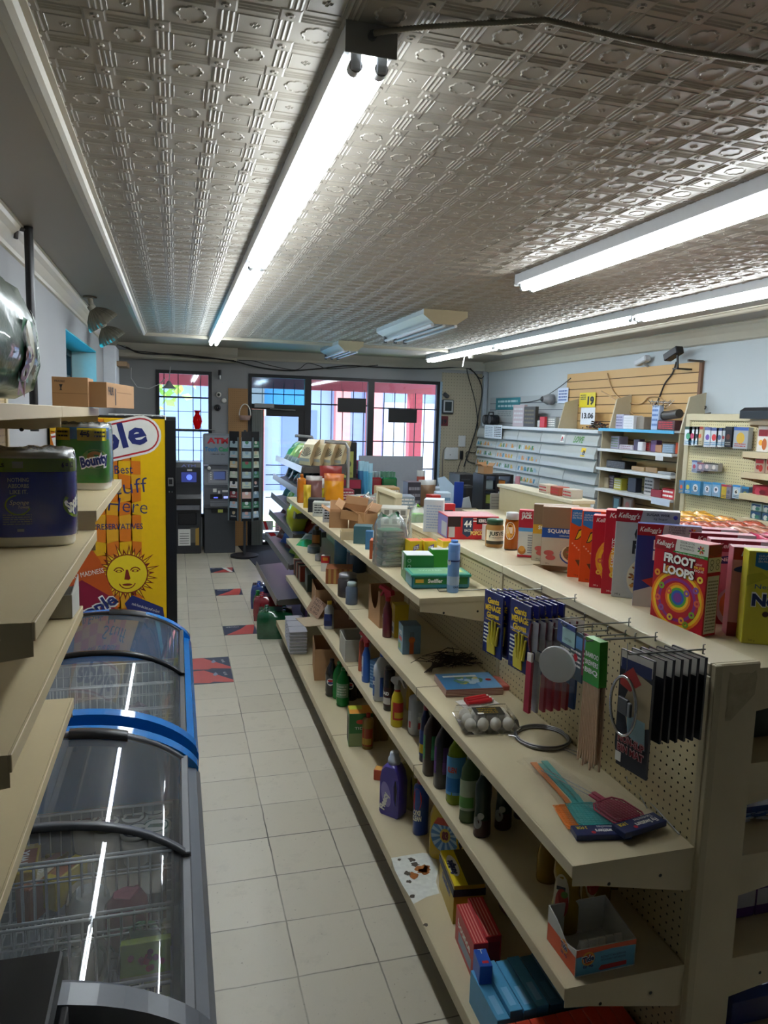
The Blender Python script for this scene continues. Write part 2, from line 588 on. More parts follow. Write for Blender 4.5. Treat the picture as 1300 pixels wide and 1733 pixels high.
GLASS=clear('#e8f2ff',gloss=.06,rough=.03)
def window(name,x0,x1,z0,z1,bars,rails,top=2.42):
    root=bpy.data.objects.new(name,None);COL.objects.link(root);root['kind']='structure'
    frame_mb(x0,x1,z0,z1).build('window_frame',root)
    m_=MB();m_.box(x0+.05,YB+.03,z0+.05,x1-.05,YB+.036,z1-.05,GLASS);m_.build('pane',root)
    m_=MB()
    for bx in bars:m_.box(bx-.006,YB+.045,z0+.05,bx+.006,YB+.057,top,BLACKM)
    for rz,rt in rails:m_.box(x0+.05,YB+.058,rz-rt,x1-.05,YB+.068,rz+rt,BLACKM)
    m_.build('security_bars',root)
    return root

zof=lambda v,u=600:ony(u,v,YB).z
xof=lambda u,v=700:ony(u,v,YB).x
window('window_1',A0,A1,.45,ZT,[xof(u) for u in (278,302,327)]+[.36],[(zof(672,300),.012),(zof(696,300),.004),(zof(728,300),.016),(zof(740,300),.004),(zof(762,300),.004),(1.3,.004)],ZT-.05)
window('window_2',D1,D2+.02,.5,ZT,[xof(u) for u in (544,562,581,599,617)],[(zof(686),.01),(zof(747),.01),(1.25,.01)],zof(660))
window('window_3',D2+.02,D3,.5,ZT,[xof(u) for u in (651,669,687,704,720)],[(zof(692,690),.01),(zof(748,690),.01),(zof(794,690),.01)],zof(665,690))
# left window in a deep teal reveal
root=bpy.data.objects.new('window_4',None);COL.objects.link(root);root['kind']='structure'
TEAL=C('#35b3c4',.6)
mb=MB();wx=XL-.30
mb.box(wx,WY0,WZ0,wx+.05,WY0+.08,WZ1,BLACKM);mb.box(wx,WY1-.08,WZ0,wx+.05,WY1,WZ1,BLACKM)
mb.box(wx,WY0,WZ1-.08,wx+.05,WY1,WZ1,BLACKM);mb.box(wx,WY0,WZ0,wx+.05,WY1,WZ0+.05,BLACKM)
mb.box(wx+.01,WY0,2.36,wx+.04,WY1,2.38,BLACKM)
mb.build('window_frame',root)
mb=MB();mb.box(wx-.004,WY0+.02,WZ0+.02,wx,WY1-.02,WZ1-.02,clear('#5fd2e6',gloss=.05));mb.build('pane',root)
mb=MB()
mb.box(XL-.26,WY0+.001,WZ1-.012,XL-.001,WY1-.001,WZ1-.001,TEAL)
mb.box(XL-.26,WY1-.012,WZ0,XL-.001,WY1-.001,WZ1-.014,C('#a9d0d2',.6))
mb.build('window_sill',root)

# shop door (closed, glazed) with a teal transom light above it
root=bpy.data.objects.new('door_1',None);COL.objects.link(root);root['kind']='structure'
mb=frame_mb(D0,D1,0,ZT,.05)
ztb=zof(690,470)
mb.box(D0+.05,YB-.03,ztb-.03,D1-.05,YB+.06,ztb+.05,BLACKM)
mb.build('door_frame',root)
mb=MB();mb.box(D0+.05,YB+.03,ztb+.05,D1-.05,YB+.036,ZT-.05,clear('#9fd9ee',gloss=.06));mb.build('transom_pane',root)
mb=MB()
for k in range(1,5):mb.box(D0+.05+k*.165-.005,YB+.045,ztb+.06,D0+.05+k*.165+.005,YB+.055,ZT-.12,BLACKM)
mb.box(D0+.05,YB+.045,2.33,D1-.05,YB+.055,2.345,BLACKM)
mb.build('security_bars',root)
mb=MB()
for x0,x1,z0,z1 in [(D0+.22,D0+.235,.02,ztb-.03),(D1-.14,D1-.05,.02,ztb-.03),(D0+.27,D1-.14,.02,.2),(D0+.27,D1-.14,ztb-.13,ztb-.03)]:
    mb.box(x0,YB-.01,z0,x1,YB+.04,z1,BLACKM)
for zz in (.75,.95,1.1,1.25):
    mb.box(D0+.27,YB+.0,zz-.006,D1-.14,YB+.012,zz+.006,BLACKM)
mb.build('door_leaf',root)
mb=MB();mb.box(D0+.235,YB+.014,.2,D1-.14,YB+.02,ztb-.13,GLASS);mb.build('pane',root)
mb=MB();mb.box(D0+.08,YB-.10,ztb-.01,D0+.38,YB-.03,ztb+.055,C('#8b8d8f',.4,.5),.006)
mb.tube([(D0+.32,YB-.06,ztb-.02),(D0+.55,YB-.14,ztb-.03),(D1-.2,YB-.05,ztb-.03)],.008,STEEL);mb.build('door_closer',root)

# ---- ceiling: flat slab, pressed tin field in relief, mouldings
def tin_mat():
    mt,nt,b=nodes_mat('painted_tin')
    N=nt.nodes.new;L=nt.links.new
    b.inputs['Roughness'].default_value=.46
    tc=N('ShaderNodeTexCoord')
    n=N('ShaderNodeTexNoise');n.inputs['Scale'].default_value=1.3;n.inputs['Detail'].default_value=6
    L(tc.outputs['Object'],n.inputs['Vector'])
    mx=N('ShaderNodeMix');mx.data_type='RGBA'
    mx.inputs['A'].default_value=lin('#8d877c');mx.inputs['B'].default_value=lin('#9b958a')
    L(n.outputs['Fac'],mx.inputs['Factor']);L(mx.outputs['Result'],b.inputs['Base Color'])
    return mt
TIN=tin_mat()
SEAM=C('#2a251c',.9)
mb=MB();mb.box(-1.16,YN-.15,CZ,XR+.1,YB+.2,CZ+.1,TIN);struct(mb,'ceiling')

def tin_relief():
    """raised pressed pattern: squares with a boss, twin ribs, scalloped rosettes and little crosses"""
    V=[];Fc=[]
    def ridge(p,closed,hw,h):
        n=len(p);base=len(V)
        for i in range(n):
            a=p[i-1] if (closed or i>0) else p[i]
            b=p[(i+1) % n] if (closed or i<n-1) else p[i]
            dx,dy=b[0]-a[0],b[1]-a[1];l=math.hypot(dx,dy) or 1
            nx,ny=-dy/l*hw,dx/l*hw
            V.append((p[i][0]+nx,p[i][1]+ny,0));V.append((p[i][0],p[i][1],-h));V.append((p[i][0]-nx,p[i][1]-ny,0))
        for i in range(n if closed else n-1):
            a=base+3*i;b=base+3*((i+1) % n)
            Fc.append((a,b,b+1,a+1));Fc.append((a+1,b+1,b+2,a+2))
    p=.148
    cells=[]
    for par in (0,1):
        V=[];Fc=[]
        # junction plate
        s1,s2,h=.027,.022,.0024
        base=len(V)
        for s_,z_ in ((s1,0),(s2,-h)):
            for x,y in ((-1,-1),(1,-1),(1,1),(-1,1)):V.append((x*s_,y*s_,z_))
        for i in range(4):Fc.append((base+i,base+(i+1) % 4,base+4+(i+1) % 4,base+4+i))
        Fc.append((base+4,base+5,base+6,base+7))
        base=len(V);n=8
        for r_,z_ in ((.012,-h),(.009,-h-.004),(.005,-h-.004),(.003,-h-.001)):
            for j in range(n):V.append((r_*cos(2*pi*j/n),r_*sin(2*pi*j/n),z_))
        for k in range(3):
            for j in range(n):Fc.append((base+k*n+j,base+k*n+(j+1) % n,base+(k+1)*n+(j+1) % n,base+(k+1)*n+j))
        # ribs
        off=.006 if par else-.006
        for d in (-.013,.001,.013):
            ridge([(d+off,.028),(d+off,p-.028)],False,.0045,.0026)
            ridge([(.028,d-off),(p-.028,d-off)],False,.0045,.0026)
        cx=cy=p/2
        if par == 0:
            ridge([(cx+(.031+.005*abs(cos(4*2*pi*i/32)))*cos(2*pi*i/32),
                    cy+(.031+.005*abs(cos(4*2*pi*i/32)))*sin(2*pi*i/32)) for i in range(32)],True,.0035,.0026)
        else:
            q=.042
            ridge([(cx-q,cy-q),(cx+q,cy-q),(cx+q,cy+q),(cx-q,cy+q)],True,.003,.002)
            for dx,dy in ((.008,0),(-.008,0),(0,.008),(0,-.008)):
                base=len(V)
                V += [(cx+dx-.005,cy+dy-.005,0),(cx+dx+.005,cy+dy-.005,0),(cx+dx+.005,cy+dy+.005,0),(cx+dx-.005,cy+dy+.005,0),(cx+dx,cy+dy,-.004)]
                for a in range(4):Fc.append((base+a,base+(a+1) % 4,base+4))
        cells.append((V,Fc))
    AV=[];AF=[]
    x0,y0=-.327,1.991-20*p
    for j in range(70):
        yy=y0+j*p
        if yy>9.35-p:break
        for i in range(int((4.25-x0)/p)):
            Vc,Fcc=cells[(i+j+1) % 2];o=len(AV)
            xx=x0+i*p
            AV += [(x+xx,y+yy,CZ+z) for x,y,z in Vc]
            AF += [tuple(k+o for k in f) for f in Fcc]
    me=bpy.data.meshes.new('ceiling');me.from_pydata(AV,[],AF);me.materials.append(TIN);me.update()
    o=bpy.data.objects.new('ceiling_relief',me);COL.objects.link(o);o['kind']='structure'
    o.name='ceiling'
tin_relief()

# opened joints between the tin sheets
mb=MB()
def crack(u0,v0,u1,v1,w=.004):
    a=onz(u0,v0,CZ);b=onz(u1,v1,CZ);d=(b-a);n_=Vector((-d.y,d.x,0)).normalized()*w
    m1=(a+b)/2+n_*.6
    z=Vector((0,0,-.0012))
    mb.add([a+z,m1+n_+z,b+z,m1-n_+z],[(0,1,2,3)],SEAM)
for c_ in [(148,264,214,271,.006),(168,151,190,154),(430,192,438,190,.01),(408,292,412,282,.01),(512,203,522,205),(868,396,760,452),(620,396,700,402,.003),(866,400,1010,300,.004),(215,345,226,347),(262,300,280,301),(470,303,476,303),(1050,270,1120,240,.003)]:
    crack(*c_)
struct(mb,'trim_8')

# mouldings round the tin field
MOLD=C('#bab4a4',.4,var=.05,scale=12)
def mold(name,prof,axis,a,b,mat=MOLD):
    m_=MB();m_.prism(prof,a,b,mat,axis);struct(m_,name)
rope=lambda c,s=1:[(c-.05*s,CZ),(c-.05*s,CZ-.010),(c-.03*s,CZ-.012),(c-.02*s,CZ-.03),(c+.005*s,CZ-.036),(c+.02*s,CZ-.028),(c+.028*s,CZ-.012),(c+.045*s,CZ-.01),(c+.045*s,CZ)]
mold('trim_1',rope(-.365),'Y',YN,9.36)
mold('trim_2',rope(4.30,-1)[::-1],'Y',YN,9.36)
mb=MB();mb.prism([(p_[0]+0,p_[1]) for p_ in rope(9.40,-1)],-.36,4.3,MOLD,'X');struct(mb,'trim_3')
mold('trim_4',[(-.84,CZ),(-.84,CZ-.12),(-.825,CZ-.115),(-.82,CZ-.095),(-.79,CZ-.05),(-.765,CZ-.03),(-.755,CZ-.012),(-.745,CZ-.008),(-.745,CZ)],'Y',YN,11.0)
mold('trim_5',[(4.95,CZ),(4.75,CZ),(4.74,CZ-.015),(4.80,CZ-.03),(4.86,CZ-.07),(4.90,CZ-.13),(4.925,CZ-.14),(4.95,CZ-.14)],'Y',YN,YB)
# boxed-in beam and cove over the shop front
mb=MB();mb.box(-.84,10.98,2.77,.86,YB,CZ,PAINT,.01)
mb.prism([(10.98,2.82),(10.93,2.86),(10.86,2.93),(10.84,CZ),(10.98,CZ)],-.84,.86,PAINT,'X');struct(mb,'trim_6')
mb=MB();mb.prism([(YB,CZ),(YB,2.83),(11.33,2.83),(11.3,2.86),(11.2,2.90),(11.05,CZ)],.86,XR,PAINT,'X');struct(mb,'trim_7')
mb=MB();mb.prism([(YN,0),(YN,.1),(5.3,.1),(5.3,0)],XL,XL+.015,C('#6a6458',.6),'X');struct(mb,'baseboard_left')

# ---- fluorescent lights
TUBE=emit('#f4fbff',TUBE_POWER)
FIX=C('#c9ccd0',.35)
FIXD=C('#5a5a5c',.5)
def lamp(name,x,y0,joints,y1,w,label,tubes=(-.032,.032),group=None,zc=CZ,plate=True):
    t=thing(name,label,'ceiling light',(x,y0,zc),0,group)
    L_=y1-y0
    m_=MB();h=w/2
    m_.prism([(-h,0),(-h,-.058),(-h+.012,-.063),(-h+.03,-.05),(h-.03,-.05),(h-.012,-.063),(h,-.058),(h,0)],0,L_,FIX,'Y')
    m_.build('housing',t)
    if plate:
        for yy in (-.004,L_):
            m_=MB();m_.box(-h-.004,yy,-.072,h+.004,yy+.004,-.0005,C('#8d8b86',.5),.001)
            m_.cyl((0,yy-.012 if yy<0 else yy+.004,-.03),(0,yy if yy<0 else yy+.016,-.03),.011,FIXD,8)
            m_.build('end_plate',t)
    ys=[0]+[j-y0 for j in joints]+[L_]
    for k in range(len(ys)-1):
        a,b=ys[k]+.02,ys[k+1]-.02
        for tx in tubes:
            m_=MB();m_.cyl((tx,a+.025,-.088),(tx,b-.025,-.088),.017,TUBE,12);m_.build('tube',t)
            for q,s_ in ((a,1),(b,-1)):
                m_=MB();m_.cyl((tx,q,-.088),(tx,q+s_*.028,-.088),.0172,C('#a5a5a2',.4,.6),12)
                m_.box(tx-.013,q-.006,-.10,tx+.013,q+.006,-.045,FIX,.003)
                m_.build('socket',t)
    return t
LX=.455
lamp('fluorescent_light',LX,1.82,[4.40,7.02],9.5,.12,'long lit twin-tube strip light on the ceiling nearest the left wall')
lamp('fluorescent_light',2.16,1.86,[],4.42,.15,'short lit strip light in mid ceiling, cut by the right edge of the photo')
lamp('fluorescent_light',3.58,2.75,[5.28,7.98],10.35,.12,'longest lit strip light, parallel to the right wall above the sales counter')

# two unlit deep fixtures
def dead_light(x0,x1,y0,y1,label):
    t=thing('fluorescent_light',label,'ceiling light',((x0+x1)/2,y0,CZ),0,'unlit ceiling fixtures')
    w=(x1-x0)/2;L_=y1-y0
    m_=MB();m_.prism([(-w,0),(-w,-.04),(-w*.45,-.10),(w*.45,-.10),(w,-.04),(w,0)],0,L_,C('#b4b8b8',.35),'Y');m_.build('housing',t)
    m_=MB();m_.prism([(-w*1.02,-.0005),(-w*1.02,-.05),(-w*.5,-.12),(w*.5,-.12),(w*1.02,-.05),(w*1.02,-.0005)],-.008,0,C('#b5a98a',.6),'Y');m_.build('end_plate',t)
    for tx in (-w*.55,0,w*.55):
        m_=MB();m_.cyl((tx,.03,-.125),(tx,L_-.05,-.125),.014,C('#d4d6da',.25),10)
        m_.box(tx-.015,L_-.06,-.15,tx+.015,L_-.03,-.06,FIXD);m_.build('tube',t)
dead_light(2.03,2.42,6.05,7.6,'unlit grey fixture with cream end plate on the ceiling, the nearer of two')
dead_light(1.93,2.24,9.0,10.2,'unlit grey fixture with cream end plate on the ceiling, the one nearer the windows')

# armoured cable from the first light to the right
mb=MB();pts=[]
import itertools
for (u,v) in [(672,62),(650,55),(720,46),(820,40),(925,34),(985,48),(1060,66),(1150,85),(1240,98),(1310,108),(1420,120)][2:]:
    pts.append(onz(u,v,CZ-.012))
pts=[Vector((LX,1.8,CZ-.03)),onz(660,52,CZ-.02)]+pts
fine=[]
for a,b in zip(pts,pts[1:]):
    n_=max(2,int((b-a).length/.004))
    fine += [a.lerp(b,i/n_) for i in range(n_)]
mb.tube(fine,.006,C('#8a8576',.5,.3),6,rs=[.0075 if i % 2 else .0058 for i in range(len(fine))])
solo(mb,'armoured_cable','ribbed armoured cable running across the ceiling from the near light fixture','cable')

# ---- daylight world outside
GR=C('#9aa0a0',.9)
mb=MB();mb.box(-14,YB+.2,-.2,22,60,-.12,GR);solo(mb,'pavement','grey paved yard outside the shop windows','ground',kind='structure')
mb=MB();mb.box(-8,14.0,-.12,16,15.6,-.1,C('#7f9a52',.9,var=.2,scale=5));solo(mb,'lawn','strip of green grass outside the shop door','grass',kind='stuff')
t=thing('neighbour_building','blue-grey building with brick-red pillars and pale garage doors across the yard','building',(0,21,-.12))
mb=MB();mb.box(-1.2,0,0,16,5,5.6,C('#8493b8',.8));mb.build('wall',t)
mb=MB();mb.prism([(-1.6,3.9),(-1.6,4.5),(.0,5.6),(6,5.6),(6,5.4),(0,3.9)],-2.2,17,C('#a04146',.7),'X')
mb.box(-2.2,-1.65,3.75,17,-1.5,3.92,C('#d8d8d8',.6));mb.build('roof',t)
for px in (1.95,4.4,5.35,7.6,8.6,11.5):
    mb=MB();mb.box(px,-.3,0,px+.42,0,4.1,C('#d07f74',.8));mb.build('pillar',t)
for gx in (5.9,9.2):
    mb=MB();mb.box(gx,-.06,0,gx+1.55,0,2.6,C('#c3c4c8',.6))
    for i in range(3):
        for j in range(4):mb.box(gx+.08+i*.5,-.08,.1+j*.63,gx+.48+i*.5,-.06,.6+j*.63,C('#b5b7bd',.6))
    mb.build('garage_door',t)
mb=MB();mb.box(2.9,-.05,.0,3.9,0,2.3,C('#5c6a8c',.6));mb.build('door',t)
# trees seen through the small window
def tree(name,x,y,h,r,cols,label,n=420):
    t=thing(name,label,'tree',(x,y,-.12))
    m_=MB();m_.tube([(0,0,0),(.1,0,h*.35),(-.05,.1,h*.7)],.1,C('#6a5a48',.9),7,rs=[.13,.09,.04]);m_.build('trunk',t)
    m_=MB();rnd=random.Random(int(x*10+99))
    for i in range(n):
        th=rnd.uniform(0,2*pi);ph=rnd.uniform(-1,1);q=r*rnd.uniform(.5,1)
        c=Vector((q*cos(th)*sqrt(1-ph*ph),q*sin(th)*sqrt(1-ph*ph),h*.68+q*ph*1.1))
        a=Vector((rnd.uniform(-1,1),rnd.uniform(-1,1),rnd.uniform(-1,1))).normalized();b=a.orthogonal().normalized();s_=rnd.uniform(.08,.2)
        m_.add([c,c+a*s_,c+(a+b)*s_,c+b*s_],[(0,1,2,3)],rnd.choice(cols))
    m_.build('foliage',t)
gc=[C('#8fb044',.8),C('#a9c257',.8),C('#6e9336',.8)]
tree('leafy_tree',-.9,17.3,5.2,1.5,gc,'bright green leafy tree outside the small street window',700)
tree('leafy_tree',-4.2,24.0,7.6,1.9,gc,'taller green tree standing farther off behind the leafy tree outside the small window',420)
# red canopy over the pavement
t=thing('canopy','dark red canopy beam with white edge above the pavement outside','canopy',(0,13.6,0))
mb=MB();mb.box(-3,0,2.50,12,.25,3.3,C('#8d3238',.7));mb.build('fascia',t)
mb=MB();mb.box(-3,-1.9,2.86,12,0,2.92,C('#7f868c',.7));mb.build('soffit',t)
mb=MB();mb.box(4.35,.02,-.12,4.6,.22,2.5,C('#a8383e',.7));mb.build('post',t)

# ================================================================== SHELVING
PEG=pegboard('#c2b48d')
PEGB=pegboard('#bdae86',r=.12)
GX,GP=1.28,1.42             # faces of the central spine of the long gondola
GY=[1.47,2.69,3.91,5.13,6.35]
Z0,Z1,Z2,Z3,ZC=.215,.62,.95,1.317,1.44     # deck, shelves and cap tops on the aisle side
XF=.925                       # front edge of the shelves
XD=.845                       # front edge of the base deck
ZO=(1.41,1.15,.89,.59,.215)                    # shelf tops on the far side

def bracket(mb,x_back,x_front,y,z,t=.0025,depth=.10,mat=BEIGE):
    """tapering steel end bracket under a shelf, with its punched holes"""
    d=1 if x_front>x_back else-1
    mb.prism([(x_back,z-.003),(x_front-d*.004,z-.003),(x_front-d*.004,z-.036),(x_front-d*.07,z-.045),(x_back+d*.02,z-depth),(x_back,z-depth)],y,y+t,mat,'Y')
    yy=y-.0006 if t>0 else y+.0006
    for f in (.28,.7):
        cx=x_back+(x_front-x_back)*f
        mb.add([(cx+.005*cos(a*pi/4),yy-.0001,z-.045+.005*sin(a*pi/4)) for a in range(8)],[tuple(range(8))],BLACKM)

def shelf(t,x_back,x_front,y0,y1,z,mat=BEIGE,lip=.034,ends=True,name='shelf',dp=.10):
    d=1 if x_front>x_back else-1
    xa,xb=sorted((x_back,x_front))
    xl,xh=sorted((x_front,x_front-d*.006))
    xa,xb=(xa,xl) if d>0 else (xh,xb)
    m_=MB();m_.box(xa,y0+.0015,z-.022,xb,y1-.0015,z-.0005,mat)
    m_.box(xl,y0+.0015,z-lip,xh,y1-.0015,z,mat,.0012)
    # price-tag channel groove
    s=m_.build(name,t)
    if ends:
        for yy,tt in ((y0+.003,.0025),(y1-.0055,.0025)):
            q=MB();bracket(q,x_back,x_front,yy,z-.019,tt,dp,mat=mat);q.build('bracket',s)
    return s

gon=thing('gondola_shelving','long beige double-sided shelving running down the middle of the shop','shelving',(0,0,0))
for i in range(4):
    y0,y1=GY[i],GY[i+1]
    ZC=1.44 if i<2 else Z3
    m_=MB();m_.box(GX+.004,y0+.001,.1,GX+.03,y1-.001,ZC-.03,PEG);m_.build('back_panel',gon)
    m_=MB();m_.box(GP-.03,y0+.001,.1,GP-.004,y1-.001,ZC-.03,PEG);m_.build('back_panel',gon)
    m_=MB();m_.box(GX-.004,y0+.001,ZC-.032,GP-.0,y1-.002,ZC+(.0004 if i>1 else 0),C('#cfc4a6',.38,var=.05,scale=5),.003);m_.build('cap',gon)
    m_=MB();m_.box(GX-.003,y0+.0,.02,GX+.012,y0+.022,ZC-.034,BEIGE2,.002);m_.build('upright',gon)
    m_=MB();m_.box(.93,y0,0,GX,y1,.17,C('#3a352b',.7));m_.box(GP,y0+.02,0,1.78,y1,.17,C('#3a352b',.7));m_.build('base',gon)
    shelf(gon,GX,XD,y0,y1,Z0,ends=False,name='base_deck',lip=.05)
    shelf(gon,GX,XF,y0,y1,Z1);shelf(gon,GX,XF,y0,y1,Z2)
    if i:shelf(gon,GX-.005,XF,y0,y1,Z3)
    for k,z in enumerate(ZO):
        if k == 0 and i:z=ZC-.001
        shelf(gon,GP,1.88 if k<4 else 1.93,y0+.02,y1,z,ends=(k<4),name='shelf' if k<4 else 'base_deck')
m_=MB();m_.box(GX+.004,1.46,0,GP+.002,1.485,1.439,BEIGE,.004)
m_.box(GX,1.455,0,GX+.022,1.482,1.438,BEIGE2,.002)
WORN=C('#b0a486',.75,var=.25,scale=45)
rr=random.Random(3)
pts=[(GX+.088+.046*max(-1,min(1,1.5*cos(a/22*2*pi)))*rr.uniform(.85,1),1.355+.066*max(-1,min(1,1.5*sin(a/22*2*pi)))*rr.uniform(.8,1)) for a in range(22)]
m_.add([(x,1.4595,z) for x,z in pts],[tuple(range(16))],WORN)
m_.build('end_post',gon)
# scuffed, rusted corner of the bottom deck
m_=MB()
RUST=C('#a4632a',.9,var=.4,scale=80);PEEL=C('#d8dad2',.6,var=.2,scale=50);BARE=C('#4d463b',.8)
def blot(cu,cv,r,mat,k,z,n=13,ell=1.0):
    rnd=random.Random(k);c=onz(cu,cv,z)
    m_.add([(c.x+ell*r*rnd.uniform(.45,1)*cos(2*pi*j/n),c.y+r*rnd.uniform(.45,1)*sin(2*pi*j/n),z) for j in range(n)],[tuple(range(n))],mat)
c_=[onz(u,v,Z0+.0006) for u,v in ((662,1452),(690,1447),(716,1443),(735,1446),(742,1470),(738,1492),(744,1512),(722,1518),(700,1530),(690,1512),(680,1496),(668,1472))]
m_.add(c_,[tuple(range(12))],PEEL)
for j,(u,v,r) in enumerate([(715,1470,.035),(722,1468,.02),(700,1482,.03),(716,1474,.03)]):blot(u,v,r,RUST,10+j,Z0+.0010)
for j,(u,v,r) in enumerate([(697,1455,.02),(690,1478,.02),(703,1463,.022),(692,1492,.013),(720,1565,.012),(676,1455,.01),(698,1517,.014)]):blot(u,v,r,BARE,30+j,Z0+.0013)
m_.build('rust_patch',gon)
ZC=1.44
m_=MB()
for z,x in ((Z0,XD),(Z1,XF),(Z2,XF)):
    for y in GY[1:4]:m_.box(x-.0004,y-.0012,z-.034,GX,y+.0012,z+.0004,C('#3a3226',.8))
m_.build('seam',gon)

# left wall shelving (stands over the freezers)
lsh=thing('wall_shelving','beige metal shelving along the left wall, above the ice cream freezers','shelving',(0,0,0))
LB=-.62
LS=C('#bfae88',.45,var=.05,scale=6)
for y0,y1,lev in ((1.195,2.12,((1.225,-.28),(1.487,-.25),(1.697,-.21),(2.03,-.29))),(2.12,3.1,((1.75,-.21),(2.03,-.29)))):
    m_=MB();m_.box(LB-.02,y0,1.12 if y0<2 else 1.0,LB,y1-.002,2.2,pegboard('#a9946c'));m_.build('back_panel',lsh)
    m_=MB();m_.box(LB-.025,y1-.03,1.0,LB+.008,y1,2.2,BEIGE2,.002);[m_.box(XL+.002,y1-.025,z,LB-.02,y1-.005,z+.02,BEIGE2) for z in (1.1,2.0)];m_.build('upright',lsh)
    for z,xf in lev:shelf(lsh,LB,xf,y0,y1,z,mat=LS,lip=.03,dp=.04)
m_=MB();m_.box(LB-.025,1.17,1.0,LB+.008,1.195,2.2,BEIGE2,.002);m_.build('upright',lsh)

# ================================================================== FREEZERS
def freezer(name,label,y0,y1,rail,endm,frame,group=None):
    xc,hw=-.36,.41
    zc=lambda x:.795+.165*max(0,1-abs((x-xc)/hw) ** 2.3) ** .75
    xs=[xc+hw*sin(pi/2*k/12) for k in range(-12,13)]
    t=thing(name,label,'freezer',(0,y0,0));L_=y1-y0
    BODY=C('#9da3ab',.4);INN=C('#dfe4e8',.5)
    m_=MB();w=.05
    x0,x1=xc-hw,xc+hw
    m_.box(x0,0,.06,x0+w,L_,.76,BODY,.008);m_.box(x1-w,0,.06,x1,L_,.76,BODY,.008)
    m_.box(x0+w,0,.06,x1-w,w,.76,BODY);m_.box(x0+w,L_-w,.06,x1-w,L_,.76,BODY)
    m_.box(x0+w,w,.06,x1-w,L_-w,.30,INN);m_.build('body',t)
    m_=MB();m_.box(x0+.05,.04,0,x1-.06,L_-.04,.06,BLACKM);m_.build('base',t)
    # side rails (bulged)
    for s_ in (-1,1):
        xe=xc+s_*hw
        m_=MB();m_.prism([(xe+s_*.012,.70),(xe+s_*.022,.73),(xe+s_*.022,.775),(xe+s_*.008,.805),(xe-s_*.025,.815),(xe-s_*.045,.80),(xe-s_*.045,.70)][::s_],.03,L_-.03,rail,'Y')
        m_.build('side_rail',t)
    # arched end caps
    for yy0,yy1,mt in ((0,.055,endm[0]),(L_-.055,L_,endm[1])):
        m_=MB()
        outer=[(x+(x-xc)*.04,zc(x)+.012) for x in xs]
        inner=[(x,.70) for x in xs[::-1]]
        m_.prism(outer+inner,yy0,yy1,mt,'Y');m_.build('end_cap',t)
    # two sliding curved lids
    mid=L_*.5
    for (a,b,dz) in ((.05,mid+.02,0.0),(mid-.02,L_-.05,.012)):
        xin=[x for x in xs if abs(x-xc)<hw*.93]
        m_=MB();rings=[[(x,yy,zc(x)+dz-.006) for x in xin] for yy in (a+.02,b-.02)]
        m_.loft(rings,clear('#f4f8fa',gloss=.06,rough=.02,milk=.07),True,False,False);lid=m_.build('sliding_lid',t)
        m_=MB()
        for yy in (a,b-.022):
            rg=[[(x,y_,zc(x)+dz+h_) for x in xin] for y_,h_ in ((yy,-.010),(yy,.004),(yy+.022,.004),(yy+.022,-.010))]
            m_.loft(rg,frame,True,False,False)
        for x in (xin[0],xin[-1]):
            m_.box(x-.012,a,zc(x)+dz-.014,x+.012,b,zc(x)+dz+.006,frame,.003)
        m_.build('lid_frame',lid)
    for a,dz in ((L_-.075,.02),):
        m_=MB();rg=[[(x,y_,zc(x)+dz+h_) for x in [xc+.11+.03*k for k in range(-3,4)]] for y_,h_ in ((a-.025,-.012),(a-.02,.01),(a+.012,.01),(a+.016,-.012))]
        m_.loft(rg,C('#1c1d20',.35),True,False,False);m_.build('handle',t)
    return t,zc

BLUE=C('#1273c4',.22,var=.05,coat=.4);GREYF=C('#676b73',.32,var=.04)
fz1,zc1=freezer('chest_freezer','grey chest freezer with curved glass lids, nearest the camera, full of ice cream',1.30,2.53,GREYF,(GREYF,BLUE),C('#5b5e64',.35))
fz2,_=freezer('chest_freezer','bright blue chest freezer with curved glass lids between the grey freezer and the vending machine',2.62,4.05,BLUE,(BLUE,BLUE),C('#141518',.3))

# wire baskets
WIRE=C('#c9ccce',.35)
def basket(x0,x1,y0,y1,z0,z1,label):
    m_=MB();r=.0028
    def rng(a,b,s):
        n=max(1,round((b-a)/s));return [a+(b-a)*i/n for i in range(n+1)]
    for z in (z1,z1-.055):
        m_.tube([(x0,y0,z),(x1,y0,z),(x1,y1,z),(x0,y1,z)],.0045 if z == z1 else r,WIRE,6,closed=True)
    for y in rng(y0,y1,.05):m_.tube([(x0,y,z1),(x0,y,z0),(x1,y,z0),(x1,y,z1)],r,WIRE,5)
    for x in rng(x0,x1,.032):m_.tube([(x,y0,z1),(x,y0,z0),(x,y1,z0),(x,y1,z1)],r,WIRE,5)
    return solo(m_,'wire_basket',label,'basket')
for k,(a,b) in enumerate(((1.37,1.63),(1.65,1.90),(1.92,2.17),(2.19,2.46))):
    basket(-.70,-.02,a,b,.45,.70,'white wire basket in the grey freezer, '+['nearest the camera','second from the camera','third from the camera, under the lid edge','farthest from the camera, holding the round tubs'][k])
for k,(a,b) in enumerate(((2.70,2.98),(3.0,3.3),(3.32,3.62),(3.64,3.95))):
    basket(-.70,-.02,a,b,.45,.70,'white wire basket in the blue freezer, '+['nearest the camera','second from the camera','third from the camera','nearest the vending machine'][k])

# black cabinet at the lower left
t=thing('black_cabinet','black cabinet with flat lid in the bottom left corner, in front of the grey freezer','cabinet',(0,0,0))
BC=C('#0d1114',.35)
m_=MB();m_.box(-.58,.80,0,-.205,1.16,1.09,BC,.004);m_.build('body',t)
m_=MB();m_.box(-.59,.78,1.105,-.183,1.190,1.15,BC,.004);m_.box(-.585,.79,1.09,-.195,1.18,1.105,C('#3a3a3c',.4));m_.build('lid',t)
m_=MB();m_.box(-.183,.80,.02,-.172,1.15,1.08,C('#26262a',.3),.002);m_.build('door',t)

